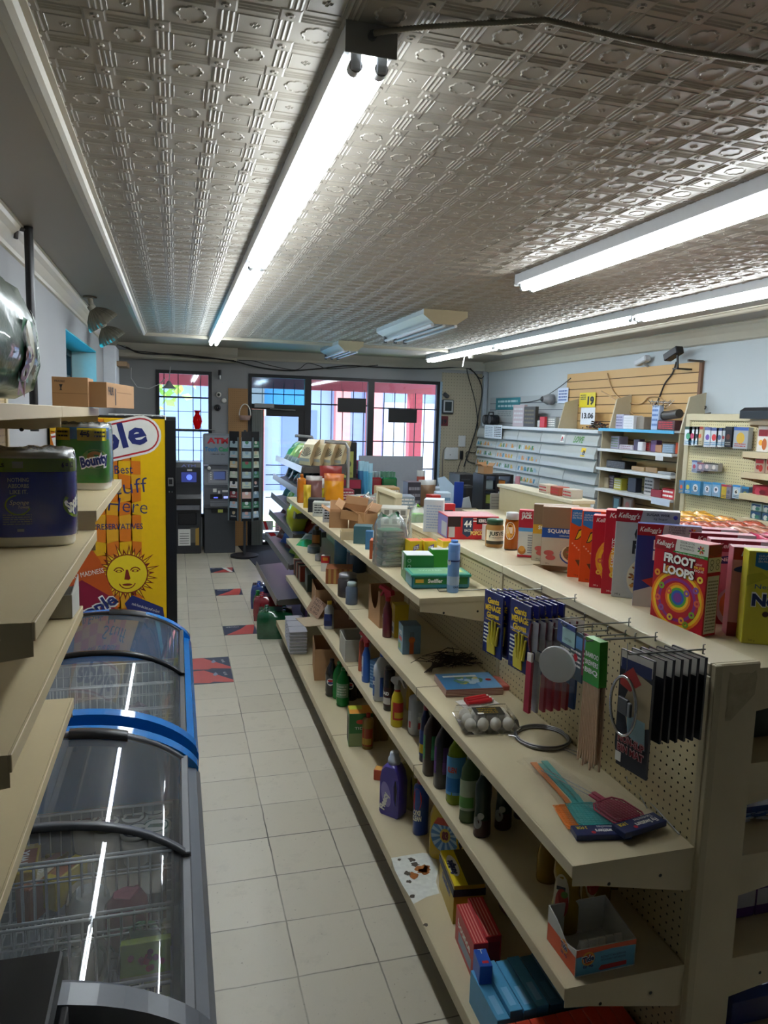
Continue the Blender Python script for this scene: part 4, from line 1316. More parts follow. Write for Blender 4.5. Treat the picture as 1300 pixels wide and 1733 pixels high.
def art_squares(m_,F,L,R,T,w,d,h,band=None):
    m_.arect(F,.001,h*.48,w-.001,h*.645,band or C('#1d4fa0',.4),2)
    m_.text(F,'SQUARES A L\'AVOINE',w*.15,h*.565,h*.062,TXT,w=w*1.15,al='l',bold=.02,lay=4) if False else m_.text(F,'SQUARES',w*.37,h*.565,h*.062,TXT,w=w*.50,bold=.03,lay=4)
    m_.text(F,"A L'AVOINE",w*.80,h*.565,h*.062,TXT,w=w*.32,bold=.03,lay=4)
    m_.text(F,'CEREALES CROQUANTES',w*.6,h*.51,h*.022,TXT,w=w*.5,lay=4)
    m_.text(F,'QUAKER',w*.76,h*.70,h*.07,INK,w=w*.42,bold=.06,lay=4)
    m_.acirc(F,w*.76,h*.86,w*.13,C('#6c5038',.5),3);m_.acirc(F,w*.76,h*.86,w*.105,CREAM,4)
    m_.arect(F,.001,.001,w-.001,h*.48,C('#c9bfa8',.5),1)
    m_.acirc(F,w*.68,h*.20,w*.30,C('#2a4f9c',.4),3,ry=h*.17);m_.acirc(F,w*.68,h*.22,w*.28,CREAM,4,ry=h*.165);m_.acirc(F,w*.68,h*.23,w*.24,C('#8a6a3e',.6),5,ry=h*.14)
    rnd=random.Random(6)
    for k in range(50):
        u=w*rnd.uniform(.50,.86);v=h*rnd.uniform(.13,.33);a=rnd.uniform(0,1)
        m_.apoly(F,[(u,v),(u+w*.05,v+h*.01),(u+w*.045,v+h*.03),(u-.002,v+h*.02)],C(rnd.choice(['#a3844e','#7a5c34','#c05a4a','#8b8a4c']),.6),6+k*.03)
    for u,v in ((.16,.22),(.2,.14)):m_.acirc(F,w*u,h*v,w*.10,C('#c9605a',.5),4,ry=h*.045)
    m_.text(F,'420 g',w*.14,h*.03,h*.02,INK,lay=4)
carton('cereal_box','brown oat squares cereal box with a blue band and a bowl picture','cereal box',914,966,956,857,ZC,.06,'#96795c',art_squares,w=.2,rz=radians(-30))
def art_squares2(m_,F,L,R,T,w,d,h):art_squares(m_,F,L,R,T,w,d,h,C('#d9a02a',.4))
carton('cereal_box','brown oat squares cereal box with a yellow band, half hidden behind the blue-banded one','cereal box',899,945,948,853,ZC,.05,'#8d7156',art_squares2,w=.185,rz=radians(-30))

def art_jack(m_,F,L,R,T,w,d,h):
    m_.text(F,'AUNT',w*.38,h*.92,h*.04,TXT,w=w*.5,bold=.04,lay=3);m_.text(F,'JACK',w*.40,h*.83,h*.08,TXT,w=w*.55,bold=.06,lay=3)
    m_.arect(F,.001,.01,w*.97,h*.62,C('#dcdad2',.4),1);m_.arect(F,.001,h*.55,w*.97,h*.63,SKY,2)
    m_.acirc(F,w*.95-w*.1,h*.72,w*.12,CREAM,3);m_.acirc(F,w*.22,h*.14,w*.2,C('#c67a2c',.5),3);m_.acirc(F,w*.22,h*.18,w*.15,C('#e0a24a',.5),4)
    scribble(m_,F,w*.5,h*.08,w*.9,h*.5,C('#8b8f98',.6),8,3)
carton('pancake_mix_box','red and white pancake mix carton between the honey bottle and the squares boxes','food carton',875,901,942,863,ZC,.05,'#c42a3c',art_jack,w=.085,rz=radians(-30))

def art_pink(m_,F,L,R,T,w,d,h):
    m_.arect(F,0.001,h*.86,w*.72,h-.001,C('#8c1222',.4),2);m_.arect(F,w*.72,h*.86,w,h-.001,LGREY,2)
    m_.text(F,"Kellogg's",w*.32,h*.905,h*.055,TXT,w=w*.42,shear=.25,bold=.02,lay=4)
    m_.acirc(F,w*.28,h*.77,w*.26,DKB,3,ry=h*.045,rot=.12);m_.text(F,'NEW!',w*.28,h*.757,h*.04,TXT,w=w*.22,rot=.12,lay=5,bold=.03)
    m_.text(F,'STRAWBERRY',w*.65,h*.68,h*.06,MAROON,w=w*.6,lay=4,bold=.03);m_.text(F,'FLAKES',w*.62,h*.54,h*.1,TXT,w=w*.6,lay=4,bold=.06)
    m_.acirc(F,w*.5,h*.22,w*.36,LGREY,3);m_.acirc(F,w*.5,h*.24,w*.3,C('#c78a4a',.5),4)
    m_.apoly(F,[(0,0),(w,0),(w,h*.12),(0,h*.16)],C('#8a2a30',.4),2)
for xx_,(u0,u1,vb,vt,lab_) in zip((1.66,1.63,1.60,1.57),((1134,1200,1030,905,'pink and red cereal box standing behind the Froot Loops box, leftmost of its row'),(1158,1230,1038,911,'pink and red cereal box standing behind the Froot Loops box, second of its row'),
                                            (1190,1262,1066,906,'pink cereal box directly right of the Froot Loops box, third of its row'),(1229,1298,1074,914,'pink cereal box marked NEW!, left of the yellow box'))):
    carton('cereal_box',lab_,'cereal box',u0,u1,vb,vt,ZTOP,.055,'#c4808c',art_pink,w=.2,rz=radians(-28),X=xx_,h=.268)

def art_nes(m_,F,L,R,T,w,d,h):
    m_.apoly(F,[(w*.10,h*.985),(w*.42,h*.985),(w*.42,h*.84),(w*.26,h*.80),(w*.10,h*.84)],C('#1f6fa8',.4),2)
    for k,s_ in enumerate(('GRAINS','ENTIERS','EN PREMIER')):m_.text(F,s_,w*.26,h*(.94-.03*k),h*.022,TXT,w=w*.24,lay=4)
    m_.acirc(F,w*.75,h*.40,w*.4,C('#3a9fd0',.4),2,ry=h*.27)
    for q in (1,):m_.acirc(F,w*.9,h*.75,w*.1,C('#9a7a4a',.5),2)
    m_.text(F,'Nestle',w*.30,h*.60,h*.05,C('#2c5a8c',.4),w=w*.36,lay=4)
    m_.text(F,'Nesquik',w*.56,h*.42,h*.13,TXT,w=w*.95,bold=.09,lay=5);m_.text(F,'Nesquik',w*.56,h*.422,h*.12,DKB,w=w*.93,bold=.05,lay=7)
    for k in range(8):m_.acirc(F,w*(.3+.08*k),h*(.33+.02*(k % 3)),w*.045,C('#4a2a20',.5),4,n=10)
    m_.text(F,'du lapin',w*.62,h*.17,h*.06,INK,w=w*.5,lay=4,rot=-.2,bold=.02)
    m_.text(F,'340 g',w*.14,h*.03,h*.022,C('#8a7a2a',.5),lay=4)
    m_.apoly(F,[(w*.0,h*.62),(w*.3,h*.72),(w*.2,h*.78),(0,h*.74)],C('#b9b62e',.4),1)
carton('cereal_box','yellow chocolate cereal box with blue lettering, cut by the right edge of the photo','cereal box',1254,1340,1086,922,ZTOP,.06,'#cfc83a',art_nes,rz=radians(-28),w=.19,X=1.56,h=.27)

# popcorn case and its neighbours
def art_pop(m_,F,L,R,T,w,d,h):
    m_.arect(F,w*.0,h*.55,w*.25,h,C('#2c2226',.4),1);m_.arect(F,w*.02,h*.1,w*.14,h*.55,LGREY,1)
    m_.arect(F,w*.34,h*.78,w,h*.82,TXT,2);m_.arect(F,w*.34,h*.9,w,h*.93,TXT,2)
    m_.apoly(F,[(w*.29,h*.95),(w*.49,h*.95),(w*.49,h*.25),(w*.39,h*.1),(w*.29,h*.25)],C('#2b3e5c',.4),3)
    m_.text(F,'44',w*.39,h*.55,h*.27,TXT,w=w*.15,lay=5,bold=.03);m_.text(F,'BAGS',w*.39,h*.34,h*.12,TXT,w=w*.12,lay=5)
    m_.arect(F,w*.56,h*.68,w*.92,h*.95,INK,3);m_.text(F,'KIRKLAND',w*.74,h*.75,h*.13,TXT,w=w*.28,lay=5,bold=.04)
    m_.text(F,'MICROWAVE',w*.62,h*.38,h*.07,TXT,w=w*.2,lay=4);m_.text(F,'POPCORN',w*.62,h*.2,h*.16,C('#f0d070',.4),w=w*.34,lay=4,bold=.05)
    m_.arect(T,.005,.005,w-.005,d-.005,C('#b9797c',.4),1)
    m_.arect(L,.004,.004,d-.004,h-.004,C('#7a78b8',.4),1);m_.arect(L,d*.4,h*.1,d*.9,h*.7,LGREY,2)
carton('popcorn_case','red case of microwave popcorn lying on the gondola top beside the jars','popcorn case',757,860,913,874,ZC,.20,'#bf2129',art_pop,rz=radians(-6),w=.26)
# white flap box beside
carton('small_white_box','small white box with red edge just behind the mustard jar','box',820,834,915,888,ZC,.06,'#d8d6d0',None,faces={'T':'#c9414a'},w=.06)

def lab_mustard(m_,S,r,H):
    s_=S(-105);m_.arect(s_,-.05,H*.12,.06,H*.62,CREAM,1,14);m_.arect(s_,-.05,H*.12,.06,H*.24,C('#3b3a2a',.5),2,14)
    m_.text(s_,'JUSTE',.004,H*.44,H*.13,C('#2b3a2a',.5),w=.075,bold=.04,lay=3);m_.text(s_,"D'ARACHIDE",.004,H*.34,H*.05,INK,w=.07,lay=3)
bottle('peanut_butter_jar','jar of nut butter with dark green lid and JUSTE on its label','jar',836,927,878,ZC,.042,'jar',C('#a87f45',.25),'#1f4a30',lab=lab_mustard,capr=.92)
def lab_honey(m_,S,r,H):
    s_=S(-125);m_.acirc(s_,0,H*.52,.026,CREAM,1,ry=H*.24);m_.acirc(s_,0,H*.52,.02,C('#d9a23a',.4),2,ry=H*.19);m_.arect(s_,-.012,H*.45,.012,H*.62,CREAM,3)
bottle('honey_bottle','upside-down amber honey bottle with black foot cap beside the nut butter jar','bottle',865,932,867,ZC,.034,'jar',liquid('#a85a14',.25),LGREY,bands=[(.1,'#17150f')],lab=lab_honey,sy=.75,capr=.85)

# blue and white tall carton and red sachets behind it
def art_tall(m_,F,L,R,T,w,d,h):
    m_.arect(L,0.003,.003,d*.45,h,C('#3a6cb0',.4),1);m_.arect(L,d*.7,.003,d-.002,h,C('#6e9ccf',.4),1)
    scribble(m_,F,w*.15,h*.1,w*.9,h*.85,C('#9fb4c9',.5),9,2)
carton('tall_carton','tall white and blue carton standing by the clear bags, left of the popcorn case','carton',716,735,900,845,ZC,.10,'#cdd5d6',art_tall,rz=radians(-25),w=.1)
def art_red(m_,F,L,R,T,w,d,h):
    m_.arect(F,w*.15,h*.45,w*.85,h*.68,INK,2);m_.text(F,'MAX',w*.5,h*.5,h*.12,TXT,w=w*.5,lay=4)
carton('red_sachet_box','small red box with a black badge standing behind the popcorn case','box',742,762,885,853,ZC,.05,'#b01d26',art_red,w=.10)

# ================================================================== TOP SHELF (second section onwards)
def lab_fresh(m_,S,r,H):
    s_=S(-95);m_.arect(s_,-.05,H*.60,.05,H*.625,DKB,1,10);m_.arect(s_,-.03,H*.64,.0,H*.78,C('#7ca6dc',.3),1,4)
    m_.acirc(s_,-.03,H*.58,.012,LGREY,2);m_.arect(s_,-.05,H*.15,.05,H*.32,C('#9fb6d2',.3),1,10)
    m_.text(s_,'CALM',.006,H*.10,H*.035,DKB,w=.022,lay=3,bold=.03)
bottle('air_freshener','light blue air freshener spray can at the near corner of the top shelf','spray can',766,1004,912,Z3,.0245,'can',C('#6f9bd6',.3,coat=.3),'#5d92da',lab=lab_fresh,capr=.62,bands=None,h=.218)
def art_wipes(m_,F,L,R,T,w,d,h):
    m_.arect(F,w*.04,h*.3,w*.96,h*.78,C('#2c7a3a',.35),1);m_.arect(F,w*.06,h*.42,w*.2,h*.66,C('#d8b03a',.4),2);m_.arect(F,w*.66,h*.42,w*.82,h*.64,C('#b6d23a',.4),2)
    m_.text(F,'Swiffer',w*.4,h*.42,h*.26,TXT,w=w*.26,lay=3,bold=.04)
    m_.arect(T,w*.03,d*.08,w*.97,d*.92,C('#79ad83',.3),1);m_.text(T,'SWIFFER',w*.38,d*.5,d*.16,C('#d4e6d8',.4),w=w*.4,lay=3);m_.arect(T,w*.68,d*.3,w*.92,d*.7,C('#c8c878',.4),2)
    m_.box(-.006,-.006,h-.012,w+.006,d+.006,h-.0005,C('#2f8a72',.3),.003)
carton('wipes_tub','flat green and teal tub of floor wipes behind the air freshener can','wipes',697,800,997,968,Z3,.14,'#2f7f8f',art_wipes,rz=radians(-6),b=.006,w=.25,h=.062)
def art_green(m_,F,L,R,T,w,d,h):
    m_.arect(L,.002,.002,d-.002,h-.002,C('#2f7a36',.4),1);m_.apoly(L,[(d*.1,h*.98),(d*.6,h*.98),(d*.45,h*.35),(d*.25,h*.3)],LGREY,2)
    for k in range(3):m_.aring(F,w*.12,h*(.8-.22*k),h*.07,h*.02,LGREY,2,10)
    m_.aring(F,w*.62,h*.34,h*.11,h*.05,INK,2,12);m_.aring(F,w*.76,h*.34,h*.11,h*.04,TXT,2,12);m_.arect(T,.004,.004,w-.004,d-.004,C('#d6dadb',.4),1)
carton('green_carton','green refill carton with white lid nearest the aisle, behind the wipes tub','carton',686,727,984,948,Z3,.12,'#236f31',art_green,rz=radians(-8),w=.125,h=.115)
def art_green2(m_,F,L,R,T,w,d,h):m_.arect(T,.004,.004,w-.004,d-.004,C('#d6dadb',.4),1)
carton('green_carton','plain green carton with white lid, right of the one printed with symbols','carton',729,762,968,940,Z3,.12,'#2c8a2a',art_green2,rz=radians(-8),w=.12,h=.105)
def art_sos(m_,F,L,R,T,w,d,h):
    m_.apoly(F,[(w*.28,h*.42),(w*.74,h*.58),(w*.74,h*.84),(w*.28,h*.68)],C('#6a4a9a',.4),2);m_.text(F,'SOS',w*.51,h*.54,h*.17,TXT,w=w*.38,rot=.12,lay=4,bold=.05)
    m_.arect(T,.002,.002,w-.002,d-.002,C('#e2704a',.4),1)
for i,(u0,u1,v,lb) in enumerate(((693,717,931,'yellow scouring pad box with red top, leftmost of three behind the green cartons'),(718,747,930,'yellow scouring pad box with red top, middle of three behind the green cartons'),(749,770,925,'yellow scouring pad box with red top, rightmost of three, behind the blue can'))):
    carton('scouring_pad_box',lb,'box',u0,u1,946,900,Z3+.052,.08,'#d9bb20',art_sos,w=.062,h=.085)

m_=MB();m_.box(0,0,0,.25,.10,.05,CARD,.002);q=onz(693,946,Z3+.052);solo(m_,'low_carton','low brown carton under the row of scouring pad boxes','carton',(q.x,q.y-.004,Z3+.0008))
CLR=clear('#eef4f2',gloss=.10,rough=.12,bump=.6,scale=45,milk=.22)
def clear_bag(name,label,u0,u1,vb,vt,z,d,contents,seed=0):
    x0,x1,y,h=spot(u0,u1,vb,vt,z)
    t=thing(name,label,'bag',((x0+x1)/2,y+d/2,z));w=x1-x0
    for nm,bx,mt,art in contents:
        m_=MB();m_.box(*bx,mt,.004)
        if art:art(m_,bx)
        m_.build(nm,t)
    m_=MB();rnd=random.Random(seed);rings=[]
    for k in range(9):
        f=k/8;q=1+.03*sin(k*2.0)-(max(0,f-.8)*2.2);n=20;rg=[]
        for j in range(n):
            a=2*pi*j/n;cx,sy=cos(a),sin(a);kk=(abs(cx) ** 5+abs(sy) ** 5) ** (-.2)
            rg.append((cx*kk*w/2*q+rnd.uniform(-.004,.004),sy*kk*d/2*q+rnd.uniform(-.004,.004),.001+f*h+rnd.uniform(-.004,.004)*(k>0)+(.015*sin(3*a) if k == 8 else 0)))
        rings.append(rg)
    m_.loft(rings,CLR,True,True,False);m_.build('bag_film',t)
    return t
def sponge_art(m_,bx):
    F=face('F',*bx);w=bx[3]-bx[0]
    m_.arect(F,.004,.008,w-.004,.02,C('#bcd6bc',.5),2);m_.acirc(F,.014,.018,.008,C('#e3e8e0',.5),3)
clear_bag('bag_of_scrub_pads','clear bag holding a stack of green scouring pads on the top shelf',640,690,960,874,Z3,.13,
          [('scouring_pad',(-.055,-.055,.004+k*.035,.055,.05,.034+k*.035),C('#2f6a4c',.8) if k % 2 else C('#3d7a56',.8),sponge_art) for k in range(5)],1)
clear_bag('bag_of_mesh_sponges','clear bag with lime green mesh, right of the bag of scouring pads',696,748,921,858,Z3,.10,
          [('lime_mesh',(-.07,-.04,.11,-.01,.03,.17),C('#83d43c',.6),None),('carton',(-.01,-.04,.03,.06,.02,.085),C('#b9843a',.5),None),('card',(-.065,-.03,.03,-.015,.02,.07),C('#c9a988',.5),None)],2)
carton('orange_carton','orange carton standing just left of the bag of scouring pads','carton',625,641,946,926,Z3,.08,'#b2562b',lambda m_,F,L,R,T,w,d,h:(m_.arect(L,.01,.01,d-.02,h-.02,C('#c9683a',.5),1),m_.arect(F,.02,h*.5,.03,h*.8,LGREY,2)),rz=radians(-20),w=.075,h=.095)
carton('teal_carton','dark teal carton behind the orange carton on the top shelf','carton',598,621,920,898,Z3,.1,'#3c5f66',None,rz=radians(-20),w=.1,h=.10)
carton('blue_sachet_box','narrow blue box squeezed between the teal and the orange carton','box',618,628,930,906,Z3,.05,'#3d6f98',None,rz=radians(-20),w=.04,h=.1)
# open cardboard boxes
def openbox(name,label,loc,w,d,h,rz=0,mat=CARD,flaps=True,group=None,rot=None,inner=CARDD,front_cut=0):
    m_=MB();t_=.004
    m_.box(0,0,0,w,d,t_,mat);m_.box(0,0,t_,t_,d,h,mat);m_.box(w-t_,0,t_,w,d,h,mat)
    m_.box(t_,d-t_,t_,w-t_,d,h,mat)
    if front_cut:
        n=10
        pts=[(t_,t_),(w-t_,t_),(w-t_,h)]+[(w/2+(w*.34)*cos(pi*k/n),h-front_cut*sin(pi*k/n)) for k in range(n+1)]+[(t_,h)]
        m_.prism(pts,0,t_,mat,'Y')
    else:m_.box(t_,0,t_,w-t_,t_,h,mat)
    if flaps:
        f=d*.4
        m_.prism([(0,h),(-f*.8,h+f*.5),(-f*.8,h+f*.5+.003),(.003,h+.003)],0.002,d-.002,mat,'Y')
        m_.prism([(w,h),(w+f*.6,h+f*.75),(w+f*.6-.003,h+f*.75+.003),(w-.003,h+.003)],0.002,d-.002,mat,'Y')
        m_.prism([(d,h),(d+f*.3,h+f*.9),(d+f*.3-.004,h+f*.9),(d-.004,h)],0.004,w-.004,mat,'X')
    return solo(m_,name,label,'cardboard box',loc,rz,group,rot)
def openat(label,u,v,z,w,d,h,rz=0,**k):
    p=onz(u,v,z);return openbox('cardboard_box',label,(p.x,p.y,z),w,d,h,radians(rz),**k)
openat('small open cardboard box with torn flaps on the top shelf, nearest the teal carton',577,914,Z3,.10,.12,.05,-10,flaps=False,mat=C('#b9a784',.7))
openat('upright cardboard box with raised flaps on the top shelf, behind the torn ones',557,893,Z3,.12,.16,.10,-12)
p=onz(577,905,Z3)
openbox('cardboard_box','cardboard box tipped forward on top of the small torn box',(p.x+.03,p.y+.16,Z3+.075),.15,.13,.06,0,flaps=True,rot=(radians(14),radians(6),radians(-22)))
openat('torn brown cardboard box leaning beside the tipped one',606,900,Z3,.13,.16,.11,8)
# boxed goods further along
def art_bw(m_,F,L,R,T,w,d,h):
    scribble(m_,F,w*.1,h*.2,w*.9,h*.9,INK,4,2);scribble(m_,L,d*.1,h*.15,d*.9,h*.85,INK,4,2,5);m_.arect(L,d*.1,h*.1,d*.3,h*.35,RED,3)
for i,(u0,u1,vb,vt,c_,lb) in enumerate(((521,529,867,846,'#22252b','small black printed box on the far top shelf, behind the white printed one'),(529,542,874,850,'#a8aba4','white printed box on the far top shelf in front of the black one'),(546,560,884,856,'#b9bec6','white box with black bars beside the cardboard boxes on the far top shelf'))):
    carton('printed_box',lb,'box',u0,u1,vb,vt,Z3,.12,c_,art_bw,w=.12,rz=radians(-15),h=.10)
# oils and snack bags at the far end of the top shelf
bottle('cooking_oil_bottle','tall orange bottle standing at the far end of the top shelf by the snack rack','bottle',510,851,802,Z3,.035,'square',C('#b8690f',.25,coat=.4),'#a85c10',sq=.4)
def bagat(name,label,u,vb,z,w,h,d,cols,seed,rz=-25,text=None,cat='bag',group=None,rot=None):
    p=onz(u,vb,z);return bag(name,label,cat,(p.x,p.y+d*.4,z),w,h,d,cols,seed,radians(rz),group,text,rot=rot)
bagat('snack_bag','brown and silver striped coffee bag standing on the far top shelf',532,851,Z3,.14,.22,.07,[(.12,'#5a3b36'),(.8,'#6f4a48'),(1,'#9a938c')],1)
bagat('snack_bag','narrow yellow pouch in front of the brown coffee bag',520,860,Z3,.06,.18,.03,[(1,'#c9a92a')],2)
bagat('snack_bag','large orange and gold snack bag at the far end of the top shelf',566,851,Z3,.17,.24,.08,[(.1,'#a85c10'),(.75,'#cf8a14'),(1,'#c46a2a')],3)
bagat('snack_bag','slim yellow bag between the brown coffee bag and the large orange bag',548,848,Z3,.06,.19,.04,[(.6,'#cfc22a'),(1,'#c4c6c4')],4)
bagat('snack_bag','maroon snack bag behind the large orange bag',560,843,Z3,.2,.28,.06,[(.5,'#6a1c1c'),(1,'#8a2a22')],5)
for i,(u,lb) in enumerate(((592,'white tin with dark print on the far top shelf, left of two'),(606,'white tin with dark print on the far top shelf, right of two'))):
    bottle('food_tin',lb,'tin',u,868,848,Z3,.045,'square',C('#c9c9c2',.35),'#b9a57a',capr=.95,lab=lambda m_,S,r,H:m_.arect(S(-110),-.03,H*.2,.04,H*.5,C('#7a8088',.5),1,8))

# ================================================================== SECOND SHELF LEVEL (z = .95)
# near section: loose goods lying on the shelf
def flat(name,label,cat,u,v,z,w,d,h,col,art=None,rz=0,b=.002,group=None):
    p=onz(u,v,z);m_=MB();m_.box(-w/2,-d/2,0,w/2,d/2,h,col if not isinstance(col,str) else C(col,.35),b)
    if art:art(m_,face('T',-w/2,-d/2,0,w/2,d/2,h),face('F',-w/2,-d/2,0,w/2,d/2,h),w,d,h)
    return solo(m_,name,label,cat,(p.x,p.y,z),radians(rz),group)
def art_books(m_,T,F,w,d,h):
    m_.arect(T,.002,.002,w-.002,d-.002,C('#4a86b8',.3),1)
    m_.arect(T,w*.62,.002,w-.002,d-.002,C('#6fa5d4',.3),2)
    rnd=random.Random(2)
    for k in range(22):m_.acirc(T,w*rnd.uniform(.2,.7),d*rnd.uniform(.3,.7),rnd.uniform(.006,.02),C(rnd.choice(['#d9cf8a','#8aa04a','#c9b04a','#b8d0e0','#5a8a6a']),.4),3+k*.1,n=8)
    m_.arect(T,w*.1,d*.72,w*.7,d*.82,WHT,6);m_.acirc(T,w*.86,d*.5,.012,RED,6)
    for k in range(4):m_.arect(F,.001,h*(.12+.2*k),w-.001,h*(.2+.2*k),C('#c9a99a',.5),1)
flat('picture_books','stack of blue colouring books lying flat at the far end of the near shelf','books',792,1164,Z2,.235,.18,.030,'#8a5a54',art_books,rz=-5)
def art_pad(m_,T,F,w,d,h):
    for k in range(7):m_.arect(T,.008,.01+k*(d-.02)/7,w-.008,.01+(k+.55)*(d-.02)/7,C('#d98a76',.5),1)
flat('sticker_pack','salmon pink ribbed sticker pack beside the colouring books, against the pegboard','stationery',838,1160,Z2,.085,.12,.02,'#b8564c',art_pad,rz=-8)
t=thing('marker_pack','white tray of red markers between the colouring books and the egg carton','stationery',tuple(onz(808,1190,Z2)),radians(8))
m_=MB();m_.box(-.075,-.04,0,.075,.04,.004,WHT,.001);m_.build('backing_card',t)
for k in range(3):
    m_=MB();m_.cyl((-.055+k*.005,-.022+k*.02,.013),(.05,-.016+k*.02,.013),.009,RED,10);m_.cyl((.05,-.016+k*.02,.013),(.06,-.0155+k*.02,.013),.006,WHT,8);m_.build('marker',t)
# egg carton
p=onz(822,1229,Z2)
t=thing('egg_carton','clear plastic carton of white eggs with a black label','egg carton',tuple(p),radians(-8))
EGG=C('#f0ecde',.5)
for i in range(4):
    for j in range(3):
        m_=MB();m_.ball(((i-1.5)*.045,(j-1)*.044,.026),.0205,EGG,12,sz=1.18);m_.build('egg',t)
m_=MB();CP=clear('#ffffff',gloss=.10,rough=.08,milk=.04)
for zz,q in ((.001,0),):
    rings=[]
    for k,(f,zz) in enumerate(((.90,.001),(1,.02),(1.04,.022),(1.0,.026),(.94,.05),(.90,.054))):
        rings.append([(x*f,y*f,zz) for x,y in ((-.1,-.075),(0,-.076),(.1,-.075),(.101,0),(.1,.075),(0,.076),(-.1,.075),(-.101,0))])
    m_.loft(rings,CP,False,True,True)
m_.build('clear_lid',t)
m_=MB();m_.box(-.045,-.03,.0555,.06,.035,.0565,C('#191a1c',.35));T=face('T',-.045,-.03,.0555,.06,.035,.0565)
for k in range(3):m_.text(T,['EXTRA LARGE','GRADE A','EGGS'][k],.05,.046-k*.017,.009,YLW,w=.07,lay=2)
m_.arect(T,.008,.004,.03,.016,WHT,2);m_.build('label',t)
# coil of steel cable
p=onz(918,1246,Z2+.01);m_=MB()
for k in range(5):
    pts=[(.085*cos(2*pi*i/40)*(1+.025*k),.085*sin(2*pi*i/40)*(1+.025*k),.004+.0045*(k % 3)) for i in range(40)]
    m_.tube(pts,.003,C('#8a8a8c',.3,.9),6,closed=True)
m_.tube([(-.08,.01,.008),(-.095,.02,.01),(-.11,.035,.008)],.003,CHROME,6);m_.tube([(.02,-.07,.004),(.05,-.14,.003),(.06,-.2,.003)],.0013,STEEL,5);m_.tube([(.03,-.07,.004),(.07,-.13,.003),(.10,-.2,.003)],.0013,STEEL,5)
solo(m_,'cable_coil','shiny coil of steel cable lying on the near shelf above the fly swatters','cable',(p.x,p.y,Z2))
# fly swatters: local frame x along the pack
def mesh_head(m_,cx,cy,w,l,mt,z,rnd=True):
    n=9
    m_.prism([(cx+w*.47*cos(a)*(1 if rnd else 1/max(abs(cos(a)),abs(sin(a)))),cy+l*.47*sin(a)*(1 if rnd else 1/max(abs(cos(a)),abs(sin(a))))) for a in [2*pi*i/24 for i in range(24)]],z-.0008,z,mt,'Z')
    for i in range(n+1):
        x=cx-w/2+w*i/n;f=sqrt(max(0,1-((x-cx)/(w/2)) ** 2)) if rnd else 1
        f=.35+.65*f if rnd else 1
        m_.tube([(x,cy-l/2*f,z),(x,cy+l/2*f,z)],.0013,mt,4)
    for j in range(13):
        y=cy-l/2+l*j/12;f=sqrt(max(0,1-((y-cy)/(l/2)) ** 2)) if rnd else 1
        f=.45+.55*f if rnd else 1
        m_.tube([(cx-w/2*f,y,z),(cx+w/2*f,y,z)],.0011,mt,4)
    k=[(cx+w/2*sx_*a,cy+l/2*sy_*b_,z) for sx_,sy_,a,b_ in ((-1,-1,.7,1),(1,-1,.7,1),(1,-1,1,.6),(1,1,1,.6),(1,1,.6,1),(-1,1,.6,1),(-1,1,1,.6),(-1,-1,1,.6))]
    m_.tube(k,.0026,mt,5,closed=True)
CY=C('#3fa9a4',.4);MG=C('#b02a52',.4);OG=C('#e07a26',.4)
def swatter_pack(label,u,v,rz,heads,text,order):
    p=onz(u,v,Z2);t=thing('fly_swatter_pack',label,'fly swatters',(p.x,p.y,Z2+order*.011),radians(rz))
    for k,(dx,mt,ht,lz) in enumerate(heads):
        m_=MB();z=.003+.0045*k
        mesh_head(m_,dx,.085,.095,.12,mt,z,rnd=ht)
        m_.box(dx-.008,.145,z-.002,dx+.008,.19,z+.002,mt,.001)
        if ht:m_.tube([(dx,.15,z),(dx-.04,.36,z+.002)],.0014,STEEL,5)
        else:
            m_.prism([(dx-.006,.18),(dx+.006,.18),(dx-.015,.40),(dx-.035,.40)],z-.002,z+.002,mt,'Z')
        m_.build('fly_swatter',t)
    m_=MB();m_.box(-.075,-.02,0,.075,.028,.016,C('#1c2b5a',.3),.001);T=face('T',-.075,-.02,0,.075,.028,.016)
    Tr=lambda a,b,n:T(.15-a,.048-b,n)
    m_.text(Tr,text,.055,.022,.016,TXT,w=.075,lay=2,bold=.03);m_.text(Tr,'3 FOR',.125,.008,.012,YLW,w=.03,lay=2,bold=.03);m_.text(Tr,'Tue-mouches',.05,.006,.011,TXT,w=.065,lay=2);m_.acirc(T,.05,.012,.006,RED,2)
    m_.build('header_card',t)
    m_=MB();m_.add([(-.07,.03,.02),(.07,.03,.02),(.06,.2,.018),(.0,.42,.016),(-.09,.42,.016),(-.075,.2,.018)],[(0,1,2,3,4,5)],clear('#ffffff',gloss=.04,rough=.12,bump=.3,scale=20,milk=.02));m_.build('plastic_sleeve',t)
swatter_pack('teal and orange fly swatters in a clear sleeve, on the near end of the shelf',1018,1415,-10,((-.01,CY,False,0),(-.035,OG,False,0),(.0,CY,False,0)),'Fly Swatters',0)
swatter_pack('magenta fly swatters lying on top of the teal ones, with dark blue header card',1083,1412,11,((.0,MG,True,0),(.01,MG,True,0)),'Fly Swatters',1.4)
p=onz(1095,1370,Z2);m_=MB();a=onz(1075,1330,Z2+.02);b_=onz(1150,1412,Z2+.004);m_.tube([Vector((0,0,.004)),a-p+Vector((0,0,-.0)),(a+b_)/2-p,b_-p],.002,STEEL,6)
m_.tube([a-p,a-p+Vector((-.02,.01,.01)),a-p+Vector((-.01,.03,.015))],.002,STEEL,6)
solo(m_,'peg_hook','loose wire peg hook lying at the back corner of the near shelf','hook',(p.x,p.y,Z2))

